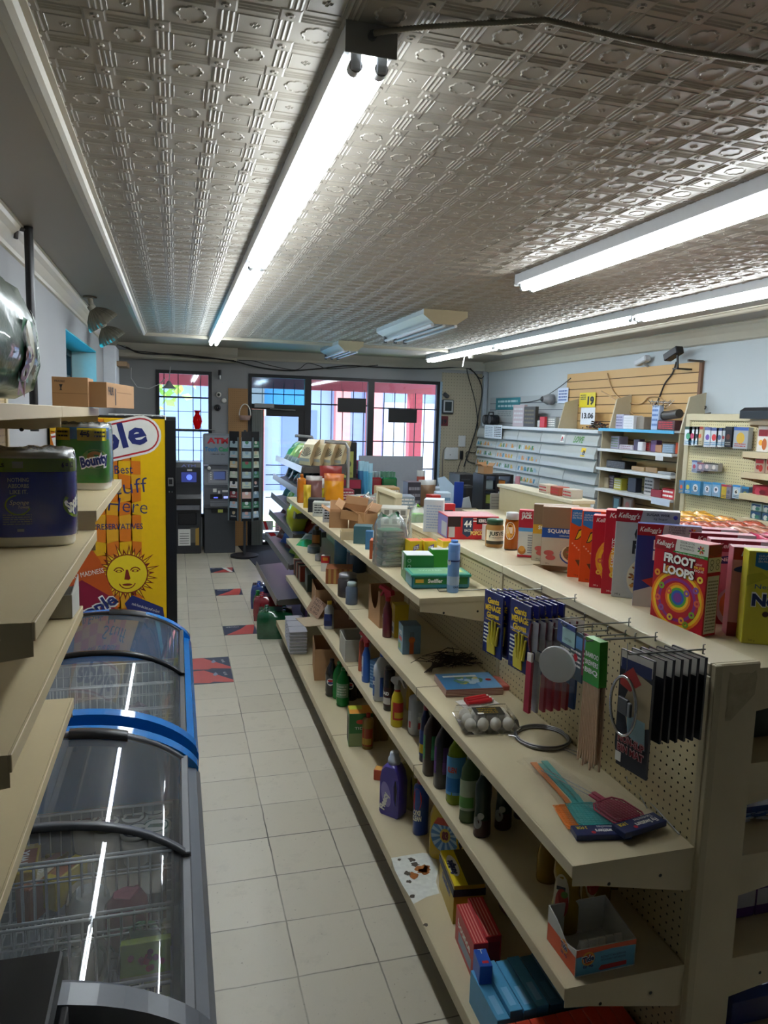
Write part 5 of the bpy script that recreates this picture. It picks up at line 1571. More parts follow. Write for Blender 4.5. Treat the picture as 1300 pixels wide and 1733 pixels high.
# second section of the same level
def art_fork(m_,F,L,R,T,w,d,h):
    m_.arect(F,.002,.002,w-.002,h-.002,C('#5f7c94',.4),1);m_.arect(F,w*.38,.002,w*.62,h*.5,C('#b8562e',.4),2);m_.acirc(F,w*.5,h*.5,w*.18,C('#c4662e',.4),3)
    for k in range(4):m_.arect(F,w*(.40+.06*k),h*.55,w*(.425+.06*k),h*.78,C('#3b4650',.4),3)
    m_.arect(L,.002,.002,d-.002,h-.002,C('#6f98ac',.4),1);m_.text(L,'RICE',d*.5,h*.65,h*.12,TXT,w=d*.5,lay=3,bold=.04);m_.arect(L,d*.1,h*.1,d*.6,h*.3,C('#5f8a4a',.4),2);m_.arect(L,d*.2,h*.42,d*.8,h*.55,RED,2)
carton('fork_box','pale blue box picturing a fork with food, beside the heap of stalks','food carton',681,711,1108,1043,Z2,.09,'#56748c',art_fork,rz=radians(-4),w=.085,h=.135)
def art_yel(m_,F,L,R,T,w,d,h):m_.arect(L,d*.15,h*.1,d*.85,h*.45,WHT,1);m_.arect(L,d*.2,h*.15,d*.7,h*.3,C('#4a7ab0',.4),2)
carton('yellow_carton','tall yellow carton behind the pale blue fork box','carton',667,694,1080,1001,Z2,.07,'#c9aa1e',art_yel,rz=radians(-4),w=.07,h=.165)
bottle('spray_bottle','dark red trigger spray bottle beside the open cardboard box','spray bottle',655,1080,996,Z2,.026,'spray','#5a1420','#b01f2c',trigger=True,sy=.8,rz=radians(-60),lab=lambda m_,S,r,H:(m_.text(S(-150),'BLACK',0,H*.4,H*.07,TXT,w=.035,lay=2)))
p=onz(635,1062,Z2)
openbox('cardboard_box','brown cardboard display box with a U-shaped cut-out, on the second section',(p.x+.01,p.y+.18,Z2),.20,.13,.19,radians(-88),flaps=False,front_cut=.11)
bottle('drink_pitcher','dark grey patterned pot with foil cover beside the cut-out box','pot',588,1012,970,Z2,.06,'jar','#3a3638',C('#9a9aa0',.3,.5),capr=.9)
bottle('wrapped_jar','small jar wrapped in clear film in front of the patterned pot','jar',595,1022,985,Z2,.035,'jar','#5f6d80',C('#a8b8b8',.3),capr=.8,yoff=-.03)
carton('orange_brown_carton','orange brown striped box under the blue tubs','carton',551,572,988,958,Z2,.16,'#93532f',lambda m_,F,L,R,T,w,d,h:[m_.arect(F,w*(.1+.2*k),.002,w*(.2+.2*k),h-.002,C('#b08a4a',.5),1) for k in range(5)],rz=radians(-15),w=.17,h=.10)
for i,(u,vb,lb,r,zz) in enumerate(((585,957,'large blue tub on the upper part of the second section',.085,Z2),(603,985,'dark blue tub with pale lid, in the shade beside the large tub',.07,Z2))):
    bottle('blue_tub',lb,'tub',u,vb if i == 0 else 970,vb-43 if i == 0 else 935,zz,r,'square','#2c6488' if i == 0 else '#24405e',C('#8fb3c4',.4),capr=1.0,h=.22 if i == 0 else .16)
def art_rw(m_,F,L,R,T,w,d,h):m_.arect(F,.001,h*.55,w-.001,h,RED,1);m_.arect(L,.001,h*.55,d-.001,h,RED,1);m_.arect(F,w*.2,h*.7,w*.8,h*.9,C('#d98a2a',.4),2)
carton('salt_carton','small white and red carton standing in front of the blue tub','carton',543,553,967,935,Z2,.06,'#c9c6be',art_rw,rz=radians(-20),w=.06,h=.11)
for i,(u,vb,r,h_,c_,lb) in enumerate(((531,937,.05,.06,'#5a6a78','grey food tin lowest in the small pile at the far end of the second shelf'),(541,950,.035,.05,'#77767c','squat grey tin in front of the pile of tins'))):
    bottle('food_tin',lb,'tin',u,vb,vb-20,Z2,r,'square',c_,C('#8a8c90',.3,.6),capr=.95,h=h_)
bottle('food_jar','dark brown jar with orange label standing among the tins','jar',536,926,890,Z2,.04,'jar','#3b2a20','#6a4a2a',h=.17,lab=lambda m_,S,r,H:m_.arect(S(-120),-.04,H*.2,.04,H*.6,C('#a8642a',.5),1,10))
bagat('green_packet','green and silver packet leaning over the far end of the second shelf',512,925,Z2,.14,.15,.03,[(.5,'#2f9a55'),(1,'#a9b0b0')],8,rz=-50,rot=(radians(-55),0,radians(-50)))

# pile of dried twigs
rnd=random.Random(12);p=onz(762,1122,Z2);m_=MB();TW=C('#3c3128',.85,var=.2)
for k in range(70):
    a=rnd.gauss(.25,.5);l=rnd.uniform(.03,.085);cx,cy,cz=rnd.gauss(0,.055),rnd.gauss(0,.035),rnd.uniform(.004,.035)
    m_.tube([(cx-l*cos(a),cy-l*sin(a),max(.003,cz-.01)),(cx,cy,cz+rnd.uniform(0,.01)),(cx+l*cos(a),cy+l*sin(a),max(.003,cz-.008))],.0022,TW,4,rs=[.0012,.0024,.0012])
solo(m_,'dried_twigs','tangled heap of dark dried stalks on the second section of the shelf','dried stalks',(p.x,p.y,Z2),kind='stuff')
p=onz(733,1135,Z2);m_=MB()
for k in range(4):m_.tube([(-.05+.01*k,-.03,.006),(0,.0,.018+.004*k),(.06,.02+.008*k,.012)],.006,TW,6,rs=[.002,.007,.003])
solo(m_,'dried_root','dark dried root pieces in front of the heap of stalks','dried root',(p.x,p.y,Z2))

# ================================================================== THIRD LEVEL (z = .62): cleaning bottles
def lab_box(c1,c2,t_=None,a=-150,lo=.12,hi=.55,tw=.04,tc=None):
    def f(m_,S,r,H):
        s_=S(a);m_.arect(s_,-r*1.3,H*lo,r*1.3,H*hi,C(c1,.35),1,14)
        m_.arect(s_,-r*1.0,H*(lo+.04),r*1.0,H*(lo+(hi-lo)*.45),C(c2,.35),2,10)
        if t_:m_.text(s_,t_,0,H*(lo+(hi-lo)*.6),H*.07,tc or TXT,w=tw,lay=3,bold=.05)
    return f
bottle('bleach_jug','white bleach jug with red and blue label on the middle shelf','jug',710,1247,1168,Z1,.052,'square','#a9adb2','#8f9298',sq=.15,sy=.8,capr=.5,lab=lab_box('#c4c8cc','#b02a34','JAVEX',-120))
bottle('yellow_bottle','yellow bottle half hidden behind the bleach jug','bottle',696,1212,1160,Z1,.03,'dish','#b8921a','#8a6a14',yoff=.05,h=.25)
bottle('blue_bottle','narrow dark blue bottle with dark red cap beside the bleach jug','bottle',718,1291,1206,Z1,.022,'dish','#1b2350','#8a1830',lab=lab_box('#22347a','#c9b02a',None,-130),h=.25)
bottle('cleaner_bottle','brown bottle with green label, a pine cleaner, on the middle shelf','bottle',731,1316,1208,Z1,.038,'round','#30201a','#2a1a18',sq=.2,sy=.7,lab=lab_box('#3f8a56','#4f9c66',None,-120,.25,.62),h=.27)
bottle('cleaner_bottle','dark bottle with purple label, right of the green-labelled one','bottle',750,1338,1228,Z1,.038,'round','#1a1420','#17131a',sq=.2,sy=.7,lab=lab_box('#54307a','#6a3f92',None,-120,.22,.62),h=.27)
bottle('dish_soap','lime green bottle with sky blue label and dark blue cap on the middle shelf','bottle',773,1366,1248,Z1,.042,'dish',liquid('#8aa41c',.2),'#1f3f92',sq=.1,sy=.7,lab=lab_box('#5aa0d4','#2a78c0','KLEN',-140,.14,.66,.04,C('#c94a3a',.4)),h=.28)
bottle('dish_soap','clear pale green dish soap bottle with grey-green cap','bottle',793,1397,1277,Z1,.036,'dish',liquid('#6f8a62',.4),'#6f7a6a',sy=.7,lab=lab_box('#a9b89a','#5f9a4a',None,-140,.18,.6),h=.265)
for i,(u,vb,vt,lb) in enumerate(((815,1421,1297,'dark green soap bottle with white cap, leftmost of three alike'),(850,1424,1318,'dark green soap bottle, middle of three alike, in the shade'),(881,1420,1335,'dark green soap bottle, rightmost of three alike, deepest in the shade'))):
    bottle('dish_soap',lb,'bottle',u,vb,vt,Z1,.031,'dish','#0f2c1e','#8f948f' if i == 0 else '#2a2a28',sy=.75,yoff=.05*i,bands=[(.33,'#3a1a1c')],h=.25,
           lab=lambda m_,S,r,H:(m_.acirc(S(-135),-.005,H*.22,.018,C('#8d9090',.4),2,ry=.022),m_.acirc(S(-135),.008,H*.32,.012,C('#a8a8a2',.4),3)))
OILM=liquid('#a8832a',.35)
def lab_oil(m_,S,r,H):
    s_=S(-140);m_.acirc(s_,0,H*.42,.026,C('#c2b79a',.4),1,ry=H*.26);m_.acirc(s_,.004,H*.36,.021,C('#a83a2a',.4),2,ry=H*.16);m_.arect(s_,-.014,H*.5,.014,H*.54,INK,3)
    m_.acirc(s_,.012,H*.46,.010,C('#5f7a2f',.4),3)
bottle('cooking_oil','yellow cooking oil bottle with red label, nearest the camera, beside the laundry pen box','bottle',955,1590,1452,Z1,.043,'oil',liquid('#b08e2e',.3),'#b09a20',sy=.75,lab=lab_oil,h=.27)
bottle('cooking_oil','cooking oil bottle with red label behind the laundry pen box','bottle',1004,1592,1462,Z1,.043,'oil',OILM,'#7a6a1c',sy=.75,lab=lab_oil,h=.27,yoff=.09)
bottle('cooking_oil','cooking oil bottle third from the front, pushed toward the pegboard','bottle',1034,1572,1460,Z1,.04,'oil',OILM,'#7a6a1c',sy=.75,h=.27,yoff=.14)
bottle('cooking_oil','unlabelled oil bottle standing alone in the shade left of the others','bottle',926,1525,1415,Z1,.04,'oil',OILM,'#6a5a1c',sy=.75,h=.27,yoff=.06)
# open tray box of laundry pens
p=onz(973,1655,Z1);pr=onz(1074,1633,Z1);pl=onz(942,1612,Z1)
w_=(pr-p).length;d_=.145;ang=math.atan2(pr.y-p.y,pr.x-p.x)
t=thing('laundry_pen_box','open white, blue and orange counter box holding laundry stain pens','display box',(p.x,p.y,Z1),ang)
m_=MB();TB=C('#c9cac6',.5);hh=.075;tt=.003
m_.box(0,0,0,w_,d_,tt,TB);m_.box(0,0,tt,w_,tt,hh,TB,0,{'F':C('#5fa3c4',.4)});m_.box(0,d_-tt,tt,w_,d_,hh*1.35,TB)
m_.prism([(0,tt),(d_,tt),(d_,hh*1.35),(d_*.7,hh*1.2),(d_*.35,hh*.8),(0,hh)],0,tt,TB,'X');m_.prism([(0,tt),(d_,tt),(d_,hh*1.35),(0,hh)],w_-tt,w_,TB,'X')
F=face('F',0,0,0,w_,0,hh);L_=face('L',0,0,0,0,d_,hh)
OR2=C('#d4512a',.4)
m_.apoly(F,[(0,hh*.72),(w_*.3,hh*.80),(w_*.6,hh*.84),(w_,hh*.80),(w_,hh),(0,hh)],OR2,1)
m_.arect(L_,.002,.002,d_-.002,hh*.72,OR2,1)
for S_,c_,s1 in ((F,w_*.2,1),(L_,d_*.62,.9)):
    m_.acirc(S_,c_,hh*.62,.019*s1,C('#e8a03a',.4),2);m_.acirc(S_,c_,hh*.62,.014*s1,OR2,3)
    m_.text(S_,'Tide',c_,hh*.53,hh*.22,TXT,w=.036*s1,rot=.15,lay=4,bold=.09);m_.text(S_,'Tide',c_,hh*.535,hh*.2,DKB,w=.034*s1,rot=.15,lay=6,bold=.04)
    m_.text(S_,'to go',c_,hh*.30,hh*.13,DKB,w=.03,lay=5,bold=.04)
m_.text(F,'INSTANT STAIN REMOVER',w_*.62,hh*.55,hh*.08,DKB,w=w_*.42,lay=3);m_.text(F,'DETACHANT INSTANTANE',w_*.62,hh*.43,hh*.08,DKB,w=w_*.42,lay=3)
m_.apoly(F,[(w_*.38,hh*.15),(w_*.42,hh*.28),(w_*.85,hh*.28),(w_*.85,hh*.12),(w_*.42,hh*.1)],C('#b83a3a',.4),3)
m_.build('tray',t)
for k in range(5):
    m_=MB();x=.03+k*.026;m_.prism([(.02,.01),(.03,hh*.95),(.036,hh*.95),(.055,.01)],x,x+.021,WHT,'X');m_.build('pen_card',t)

# middle level, second section onwards
bottle('spray_cleaner','yellow spray bottle with pale trigger and red collar standing on the shelf edge','spray bottle',671,1232,1145,Z1,.031,'spray','#c9b21e','#a9a69c',trigger=True,rz=radians(120),sy=.8,bands=[(.66,'#c9b21e'),(1,'#b0242c')],lab=lab_box('#b8342c','#c9a42a',None,-200,.15,.5),h=.235)
bottle('aerosol_can','black aerosol can with black cap behind the yellow spray bottle','spray can',658,1204,1133,Z1,.027,'can','#1d1a1c','#2a2526',capr=.9,lab=lab_box('#3a1a1c','#c9c4bc','RAID',-150),h=.215)
bottle('cleaner_jug','white bottle with blue cap and blue label, left of the black aerosol','bottle',646,1189,1105,Z1,.045,'round','#b9bdc2','#1f4fa8',sy=.65,sq=.15,capr=.35,lab=lab_box('#2a4f9c','#3c6cb8','LYSOL',-165,.1,.5,.05),h=.25)
def art_bluep(m_,F,L,R,T,w,d,h):scribble(m_,F,w*.1,h*.1,w*.9,h*.9,C('#8fb8dc',.4),7,2);scribble(m_,L,d*.1,h*.1,d*.9,h*.9,C('#8fb8dc',.4),7,2)
carton('blue_packet','blue packet standing between the white bottle and the window spray','packet',625,637,1163,1109,Z1,.10,'#4a7ab0',art_bluep,rz=radians(-60),h=.15,w=.05)
bottle('window_spray','blue trigger spray bottle with red trigger on the middle shelf','spray bottle',619,1156,1073,Z1,.028,'spray','#2f62b8','#b02a34',trigger=True,sy=.7,rz=radians(-70),lab=lab_box('#b9cbe0','#2a4f9c','WINDEX',-160),h=.26)
bottle('orange_bottle','slim orange and white bottle behind the blue window spray','bottle',612,1137,1078,Z1,.02,'dish','#b8583a','#c9c9c4',sy=.7,h=.22)
p=onz(598,1120,Z1)
openbox('cardboard_box','open white carton with faint print on the middle shelf',(p.x-.05,p.y,Z1),.15,.22,.13,radians(-4),mat=C('#a9a79c',.6),flaps=False,inner=CARDD)
# bundle of brown incense sticks in a stack
p=onz(585,1075,Z1);m_=MB();BS=C('#6a4a38',.7,var=.2)
for k in range(10):m_.box(0,k*.028,0,.16,k*.028+.022,.13+.006*sin(k*2.1),BS,.001,{'F':C('#84614a',.7)})
solo(m_,'brown_packets','row of brown striped packets standing on the middle shelf behind the white carton','packets',(p.x-.05,p.y+.16,Z1),radians(-3))
m_=MB()
for k in range(3):m_.cyl((.02+.05*k,-.02,.03+.022*(k % 2)),(.03+.05*k,.25,.03+.022*(k % 2)),.026,BS,8)
solo(m_,'log_bundle','dark brown rolls lying on top of the brown packets','rolls',(p.x-.03,p.y+.17,Z1+.135),radians(-3))
bottle('white_blue_bottle','white, yellow and dark blue bottle left of the brown packets','bottle',557,1066,1022,Z1,.035,'dish','#a8acb0','#c9a82a',sy=.7,h=.19,lab=lab_box('#22306a','#1b2450',None,-140))
p=onz(538,1052,Z1)
openbox('cardboard_box','tall cardboard display box with a lettered flap on the far middle shelf',(p.x,p.y+.1,Z1),.13,.35,.20,radians(-6),flaps=False)
m_=MB();m_.box(-.06,0,0,.06,.003,.12,C('#a88a76',.7));F=face('F',-.06,0,0,.06,0,.12)
for k in range(4):m_.text(F,['HOT','DEAL','2 FOR','5.00'][k],.06,.095-.027*k,.018,INK,w=.07,lay=1)
p2=onz(530,1038,Z1+.02);solo(m_,'price_sign','small brown hand-lettered sign tilted in front of the tall display box','sign',(p2.x-.02,p2.y-.06,Z1+.03),0,rot=(radians(-18),radians(25),radians(-50)))
carton('dark_green_box','dark green box on the far middle shelf','box',520,541,1002,968,Z1,.3,'#22352e',lambda m_,F,L,R,T,w,d,h:m_.arect(L,.02,.02,d*.7,h-.02,C('#6d8088',.5),1),rz=radians(-6),h=.14,w=.16)
m_=MB();p=onz(508,985,Z1)
for k in range(8):m_.box(0,k*.05,0,.13,k*.05+.03,.13,C(['#8a3a2c','#b9a08a','#3a3a38'][k % 3],.5),.001)
solo(m_,'booklet_rack','row of red, tan and black booklets at the far end of the middle shelf','booklets',(p.x,p.y,Z1))
m_=MB();m_.box(-.11,-.1,0,.12,.12,.004,C('#a9987c',.5),.001);p=onz(530,1052,Z1+.003)
solo(m_,'cardboard_sheet','flat beige card sticking out over the edge of the far middle shelf','card',(p.x+.02,p.y,Z1+.001),radians(8))

# ================================================================== BOTTOM DECK (z = .215)
def lab_gain(m_,S,r,H):
    s_=S(-165);m_.acirc(s_,0,H*.36,.022,C('#9a8ac4',.35),1,ry=H*.21,rot=.2);m_.text(s_,'Fleecy',0,H*.25,H*.08,TXT,w=H*.3,rot=1.35,lay=3,bold=.05)
def jug(name,label,u,vb,vt,z,col,capc,h,w=.10,d=.055,rz=-60,lab=None):
    """flat detergent jug with its handle hole painted as a dark patch"""
    p=onz(u,vb,z);t=thing(name,label,'detergent',(p.x+.02,p.y+d*.6,z),radians(rz))
    mt=C(col,.28,coat=.4) if isinstance(col,str) else col
    m_=MB();out=[(-.42,0),(.42,0),(.5,.04),(.5,.55),(.40,.72),(.22,.82),(-.22,.82),(-.42,.74),(-.5,.6),(-.5,.04)]
    hole=[(.36,.22),(.40,.45),(.34,.60),(.24,.62),(.20,.50),(.22,.30),(.28,.2)]
    O=[(x*w,zz*h) for x,zz in out];Hn=[(x*w,zz*h) for x,zz in hole]
    rings=[]
    for yy,f in ((-d/2,.90),(-d*.35,.99),(0,1),(d*.35,.99),(d/2,.90)):rings.append([(x*f,yy,h*.41+(zz-h*.41)*(f if zz>.02 else 1)) for x,zz in O])
    n=len(O)
    m_.loft(rings,mt,True,True,False)
    cutS=lambda yy,s_:m_.add([rings[0 if s_<0 else-1][k] for k in range(n)],[tuple(range(n))[::(-1 if s_>0 else 1)]],mt)
    cutS(-d/2,-1);cutS(d/2,1)
    # flat dark patch painted for the shade inside the grip
    m_.add([(x,-d/2-.0006,zz) for x,zz in Hn],[tuple(range(len(Hn)))],C('#15131c',.6))
    m_.tube([(x,-d/2,zz) for x,zz in Hn],.004,mt,6,closed=True)
    F=lambda uu,vv,nn:(uu,-d/2-.0008-nn,vv)
    if lab:lab(m_,F,w,h)
    m_.build('jug_body',t)
    m_=MB();cm=C(capc,.35);r=w*.24;z0=h*.815
    m_.lathe([(.001,z0),(r*1.05,z0),(r*1.05,z0+h*.08),(r*.8,z0+h*.09),(r*.75,h*.985),(r*.6,h),(.001,h)],cm,16);m_.build('cap',t)
    return t
jug('detergent_jug','purple detergent jug with white cap on the bottom shelf',662,1385,1267,Z0,'#463a9a','#b5bcc8',.30,.115,.07,-50,
    lambda m_,F,w,h:(m_.acirc(F,-w*.15,h*.34,w*.22,C('#8f86c4',.4),1,ry=h*.2,rot=.2),m_.text(F,'Fleecy',-w*.12,h*.22,h*.09,TXT,w=h*.30,rot=1.3,lay=4,bold=.06)))
jug('detergent_jug','pale yellow-green detergent jug behind the purple one',691,1372,1283,Z0,liquid('#a39a4a',.15),'#8f8a5a',.28,.10,.06,-58)
bottle('cleaner_bottle','blue oven cleaner bottle with red oval and white lettering on the bottom shelf','bottle',711,1416,1318,Z0,.034,'square','#25479a','#8a1c26',sq=.1,sy=.75,capr=.6,h=.265,bands=None,
       lab=lambda m_,S,r,H:(m_.acirc(S(-140),0,H*.62,.024,RED,1,ry=H*.2),m_.text(S(-140),'OXI',0,H*.36,H*.08,TXT,w=.04,lay=3,bold=.06),m_.text(S(-140),'CLEAN',0,H*.26,H*.08,TXT,w=.05,lay=3,bold=.06)))
m_=MB();m_.box(0,0,0,.05,.05,.055,C('#b8482e',.5),.003,{'T':C('#d9a24a',.5)});p=onz(632,1320,Z0);solo(m_,'small_orange_box','small orange-red box lying just left of the purple jug','box',(p.x,p.y,Z0),radians(-30))
def lab_sun(m_,F,w,h):
    m_.acirc(F,-w*.08,h*.36,w*.36,C('#4f86c4',.4),1,ry=h*.24,n=28)
    for k in range(12):
        a=2*pi*k/12;m_.apoly(F,[(-w*.08,h*.36),(-w*.08+w*.35*cos(a),h*.36+h*.23*sin(a)),(-w*.08+w*.35*cos(a+.25),h*.36+h*.23*sin(a+.25))],C('#a9cce4',.4),2)
    m_.apoly(F,[(-w*.38,h*.5),(w*.22,h*.5),(w*.12,h*.6),(-w*.28,h*.6)],C('#c4482e',.4),3)
    m_.acirc(F,-w*.08,h*.36,w*.13,C('#d8b43a',.4),4,ry=h*.1);m_.text(F,'83',-w*.08,h*.31,h*.1,C('#7a1c1c',.4),w=w*.16,lay=6,bold=.08)
jug('detergent_jug','large yellow detergent jug with blue sunburst label behind the yellow powder box',762,1462,1360,Z0,'#c9a91a','#b8971a',.31,.17,.09,-35,lab_sun)
def art_sunl(m_,F,L,R,T,w,d,h):
    m_.box(-.003,-.003,h*.72,w+.003,d+.003,h*.90,C('#1c2434',.5),.001)
    m_.arect(T,.0,.0,w*.45,d,C('#d9c41e',.4),1);m_.arect(T,w*.45,.0,w,d,C('#4a4224',.4),1);m_.acirc(T,w*.22,d*.55,w*.17,WHT,2,ry=d*.3);m_.text(T,'Sunlight',w*.25,d*.5,.022,DKB,w=.085,rot=pi/2,lay=4,bold=.08)
    m_.text(L,'Sunlight',d*.5,h*.5,h*.16,DKB,w=d*.55,lay=3,bold=.06)
    scribble(m_,F,w*.1,h*.2,w*.9,h*.55,C('#7a6a2a',.5),3,2)
p=onz(766,1568,Z0)
carton('detergent_powder_box','yellow and black laundry powder box with Sunlight on the lid','detergent',766,818,1565,1497,Z0,.22,'#b59a2c',art_sunl,rz=radians(-7),w=.115,h=.15)
def art_bounce(m_,F,L,R,T,w,d,h):
    for k in range(4):m_.arect(T,w*(.12+.2*k),.004,w*(.2+.2*k),d-.004,C('#d98a80',.4),1)
    m_.text(L,'bounce',d*.5,h*.55,h*.22,WHT,w=d*.7,lay=3,bold=.03);m_.arect(L,d*.2,h*.15,d*.9,h*.45,C('#8a9ab0',.4),1);m_.arect(F,w*.1,h*.1,w*.9,h*.85,C('#93222a',.4),1)
carton('dryer_sheet_box','red box of dryer sheets, the left one of two, standing on end','box',799,817,1660,1606,Z0,.20,'#b3262c',art_bounce,rz=radians(-5),w=.05,h=.13)
carton('dryer_sheet_box','red box of dryer sheets, the right one of two, standing on end','box',819,847,1652,1600,Z0,.20,'#b82a2e',art_bounce,rz=radians(-5),w=.055,h=.14)
def art_blue(m_,F,L,R,T,w,d,h):m_.text(T,'T',w*.5,d*.7,.02,WHT,lay=2);m_.arect(T,w*.3,d*.15,w*.8,d*.3,RED,2);m_.arect(L,.004,h*.1,d*.9,h*.6,C('#2e62a8',.4),1)
carton('blue_box','narrow bright blue box standing in front of the red boxes','box',808,831,1722,1640,Z0,.075,'#1f56b8',art_blue,rz=radians(-8),w=.04,h=.17)
# rows of light blue and red boxes lying at the near end
k_=0
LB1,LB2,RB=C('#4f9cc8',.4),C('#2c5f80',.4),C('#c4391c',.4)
def rowbox(label,x,y,w,d,h,mt,rz=0,group=None):
    m_=MB();m_.box(0,0,0,w,d,h,mt,.0012);T=face('T',0,0,0,w,d,h)
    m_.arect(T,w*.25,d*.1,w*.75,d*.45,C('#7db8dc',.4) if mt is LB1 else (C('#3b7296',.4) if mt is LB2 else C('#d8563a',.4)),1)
    return solo(m_,'foil_wrap_box',label,'box',(x,y,Z0),rz,group)
a0=onz(838,1733,Z0)
for i in range(9):
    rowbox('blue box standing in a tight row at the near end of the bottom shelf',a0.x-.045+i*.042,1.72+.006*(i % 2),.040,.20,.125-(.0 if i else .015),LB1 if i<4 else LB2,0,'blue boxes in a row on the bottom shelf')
for i in range(9):
    rowbox('one of the orange-red boxes standing in a tight row in front of the blue boxes',a0.x-.04+i*.042,1.50,.040,.20,.115,RB,0,'orange-red boxes in a row on the bottom shelf')
m_=MB();m_.lathe([(.001,0),(.05,0),(.065,.02),(.07,.09),(.062,.10),(.001,.10)],C('#7a1a1c',.3,coat=.4),24);p=onz(862,1560,Z0);solo(m_,'red_bowl','dark red bowl in the shade behind the boxes on the bottom shelf','bowl',(p.x+.05,p.y+.05,Z0))
# bottom deck, further sections
def art_gb(m_,F,L,R,T,w,d,h):
    m_.arect(T,.002,.002,w-.002,d-.002,C('#c9822a',.4),1);m_.arect(T,w*.05,d*.5,w*.6,d*.95,C('#b8c43a',.4),2)
    m_.arect(F,.002,.002,w-.002,h*.4,C('#7a8a5a',.4),1);m_.acirc(F,w*.5,h*.75,w*.2,C('#b83a2a',.4),2,ry=h*.07);m_.text(F,'TIDY',w*.5,h*.52,h*.08,WHT,w=w*.5,lay=3)
    m_.arect(L,d*.1,h*.05,d*.7,h*.8,C('#1a1c18',.5),1)
carton('green_orange_box','green box with orange top on the bottom shelf','box',590,617,1264,1215,Z0,.12,'#2c6a34',art_gb,rz=radians(-8),w=.13,h=.19)
for i,(u,vb,lb) in enumerate(((622,1269,'gold bottle with red cap beside the green and orange box'),(634,1262,'gold bottle behind the one with the red cap'),(648,1268,'gold bottle farthest back, third of its row'))):
    bottle('gold_bottle',lb,'bottle',u,vb,vb-66,Z0,.03,'square','#8f7030','#a0261e' if i == 0 else '#6a5020',sq=.1,capr=.4,yoff=.05*i,h=.20,lab=lab_box('#a03a24','#b8923a',None,-120,.1,.6) if i == 0 else None)
SG=liquid('#1a8a3c',.25)
for i,(u,vb,mt,cp,lb) in enumerate(((580,1197,SG,'#1d7a38','green soda bottle nearest the camera, with pale label'),(573,1188,SG,'#1d7a38','green soda bottle just behind the nearest one'),(561,1180,C('#15181c',.2,coat=.4),'#1a1a1a','dark cola bottle leftmost in the soda row'),(594,1190,C('#17130f',.2,coat=.4),'#22356a','dark cola bottle with round white and red badge'),(607,1186,C('#141210',.2,coat=.4),'#1a1a1a','dark cola bottle at the right of the soda row'))):
    def lab_s(m_,S,r,H,i=i):
        if i == 0:m_.arect(S(-115),-.045,H*.25,.045,H*.62,C('#6f9a7a',.35),1,14);scribble(m_,S(-115),-.03,H*.3,.03,H*.58,C('#c9d8c8',.4),4,2)
        if i in (2,3):m_.acirc(S(-115),0,H*.42,.024,WHT,2);m_.acirc(S(-115),0,H*.455,.018,RED,3,ry=.008);m_.acirc(S(-115),0,H*.39,.018,DKB,3,ry=.008)
    bottle('soda_bottle',lb,'soda bottle',u,vb,vb-75,Z0,.042,'soda',mt,cp,lab=lab_s,capr=.36,h=.245,yoff=.0 if i in (0,2) else .03)
p=onz(532,1152,Z0)
openbox('cardboard_box','large open brown cardboard box on the bottom shelf',(p.x,p.y,Z0),.27,.34,.22,radians(-8),flaps=False)
# stack of clear lidded food tubs
p=onz(499,1108,Z0);t=thing('food_tub_stack','pile of clear lidded plastic tubs on the far bottom shelf','plastic tubs',(p.x-.04,p.y,Z0),radians(-4))
for j in range(3):
    for k in range(7):
        m_=MB();m_.box(.0,j*.16,k*.026,.13,j*.16+.14,k*.026+.02,clear('#d8dde2',gloss=.15,rough=.1,milk=.35),.004);m_.box(-.004,j*.16-.004,k*.026+.019,.134,j*.16+.144,k*.026+.024,C('#a4a4ac',.35),.002);m_.build('tub',t)
p=onz(512,1052,Z0);m_=MB();m_.box(0,0,0,.2,.25,.32,C('#a79f96',.5),.006);m_.box(-.008,-.008,.26,.208,.258,.33,C('#6a4a8a',.4),.006);m_.box(0,-.001,0,.02,.1,.30,C('#6a4a8a',.4),.002)
solo(m_,'storage_tote','white storage tote with purple lid on the far bottom shelf','tote',(p.x+.04,p.y+.1,Z0))

# ================================================================== PEGBOARD GOODS (near section)
HK=C('#8d8d8a',.3,.8)
def hook(y,z,l,label):
    m_=MB();m_.tube([(0,0,0),(-l,0,0),(-l-.008,0,.012)],.0022,HK,6);m_.tube([(-.001,0,.012),(-.006,0,.012),(-.006,0,-.012),(-.001,0,-.012)],.002,HK,5)
    m_.tube([(-l+.005,0,-.001),(-l+.005,.012,-.003)],.0015,HK,4)
    return solo(m_,'peg_hook',label,'hook',(GX-.002,y,z))
def place(u,v,X):
    q=onx(u,v,X);return q.y,q.z
def ext(u0,u1,v0,v1,X):
    a=onx(u0,(v0+v1)/2,X);b=onx(u1,(v0+v1)/2,X);c=onx((u0+u1)/2,v0,X);d=onx((u0+u1)/2,v1,X)
    return a.y,b.y,c.z,d.z
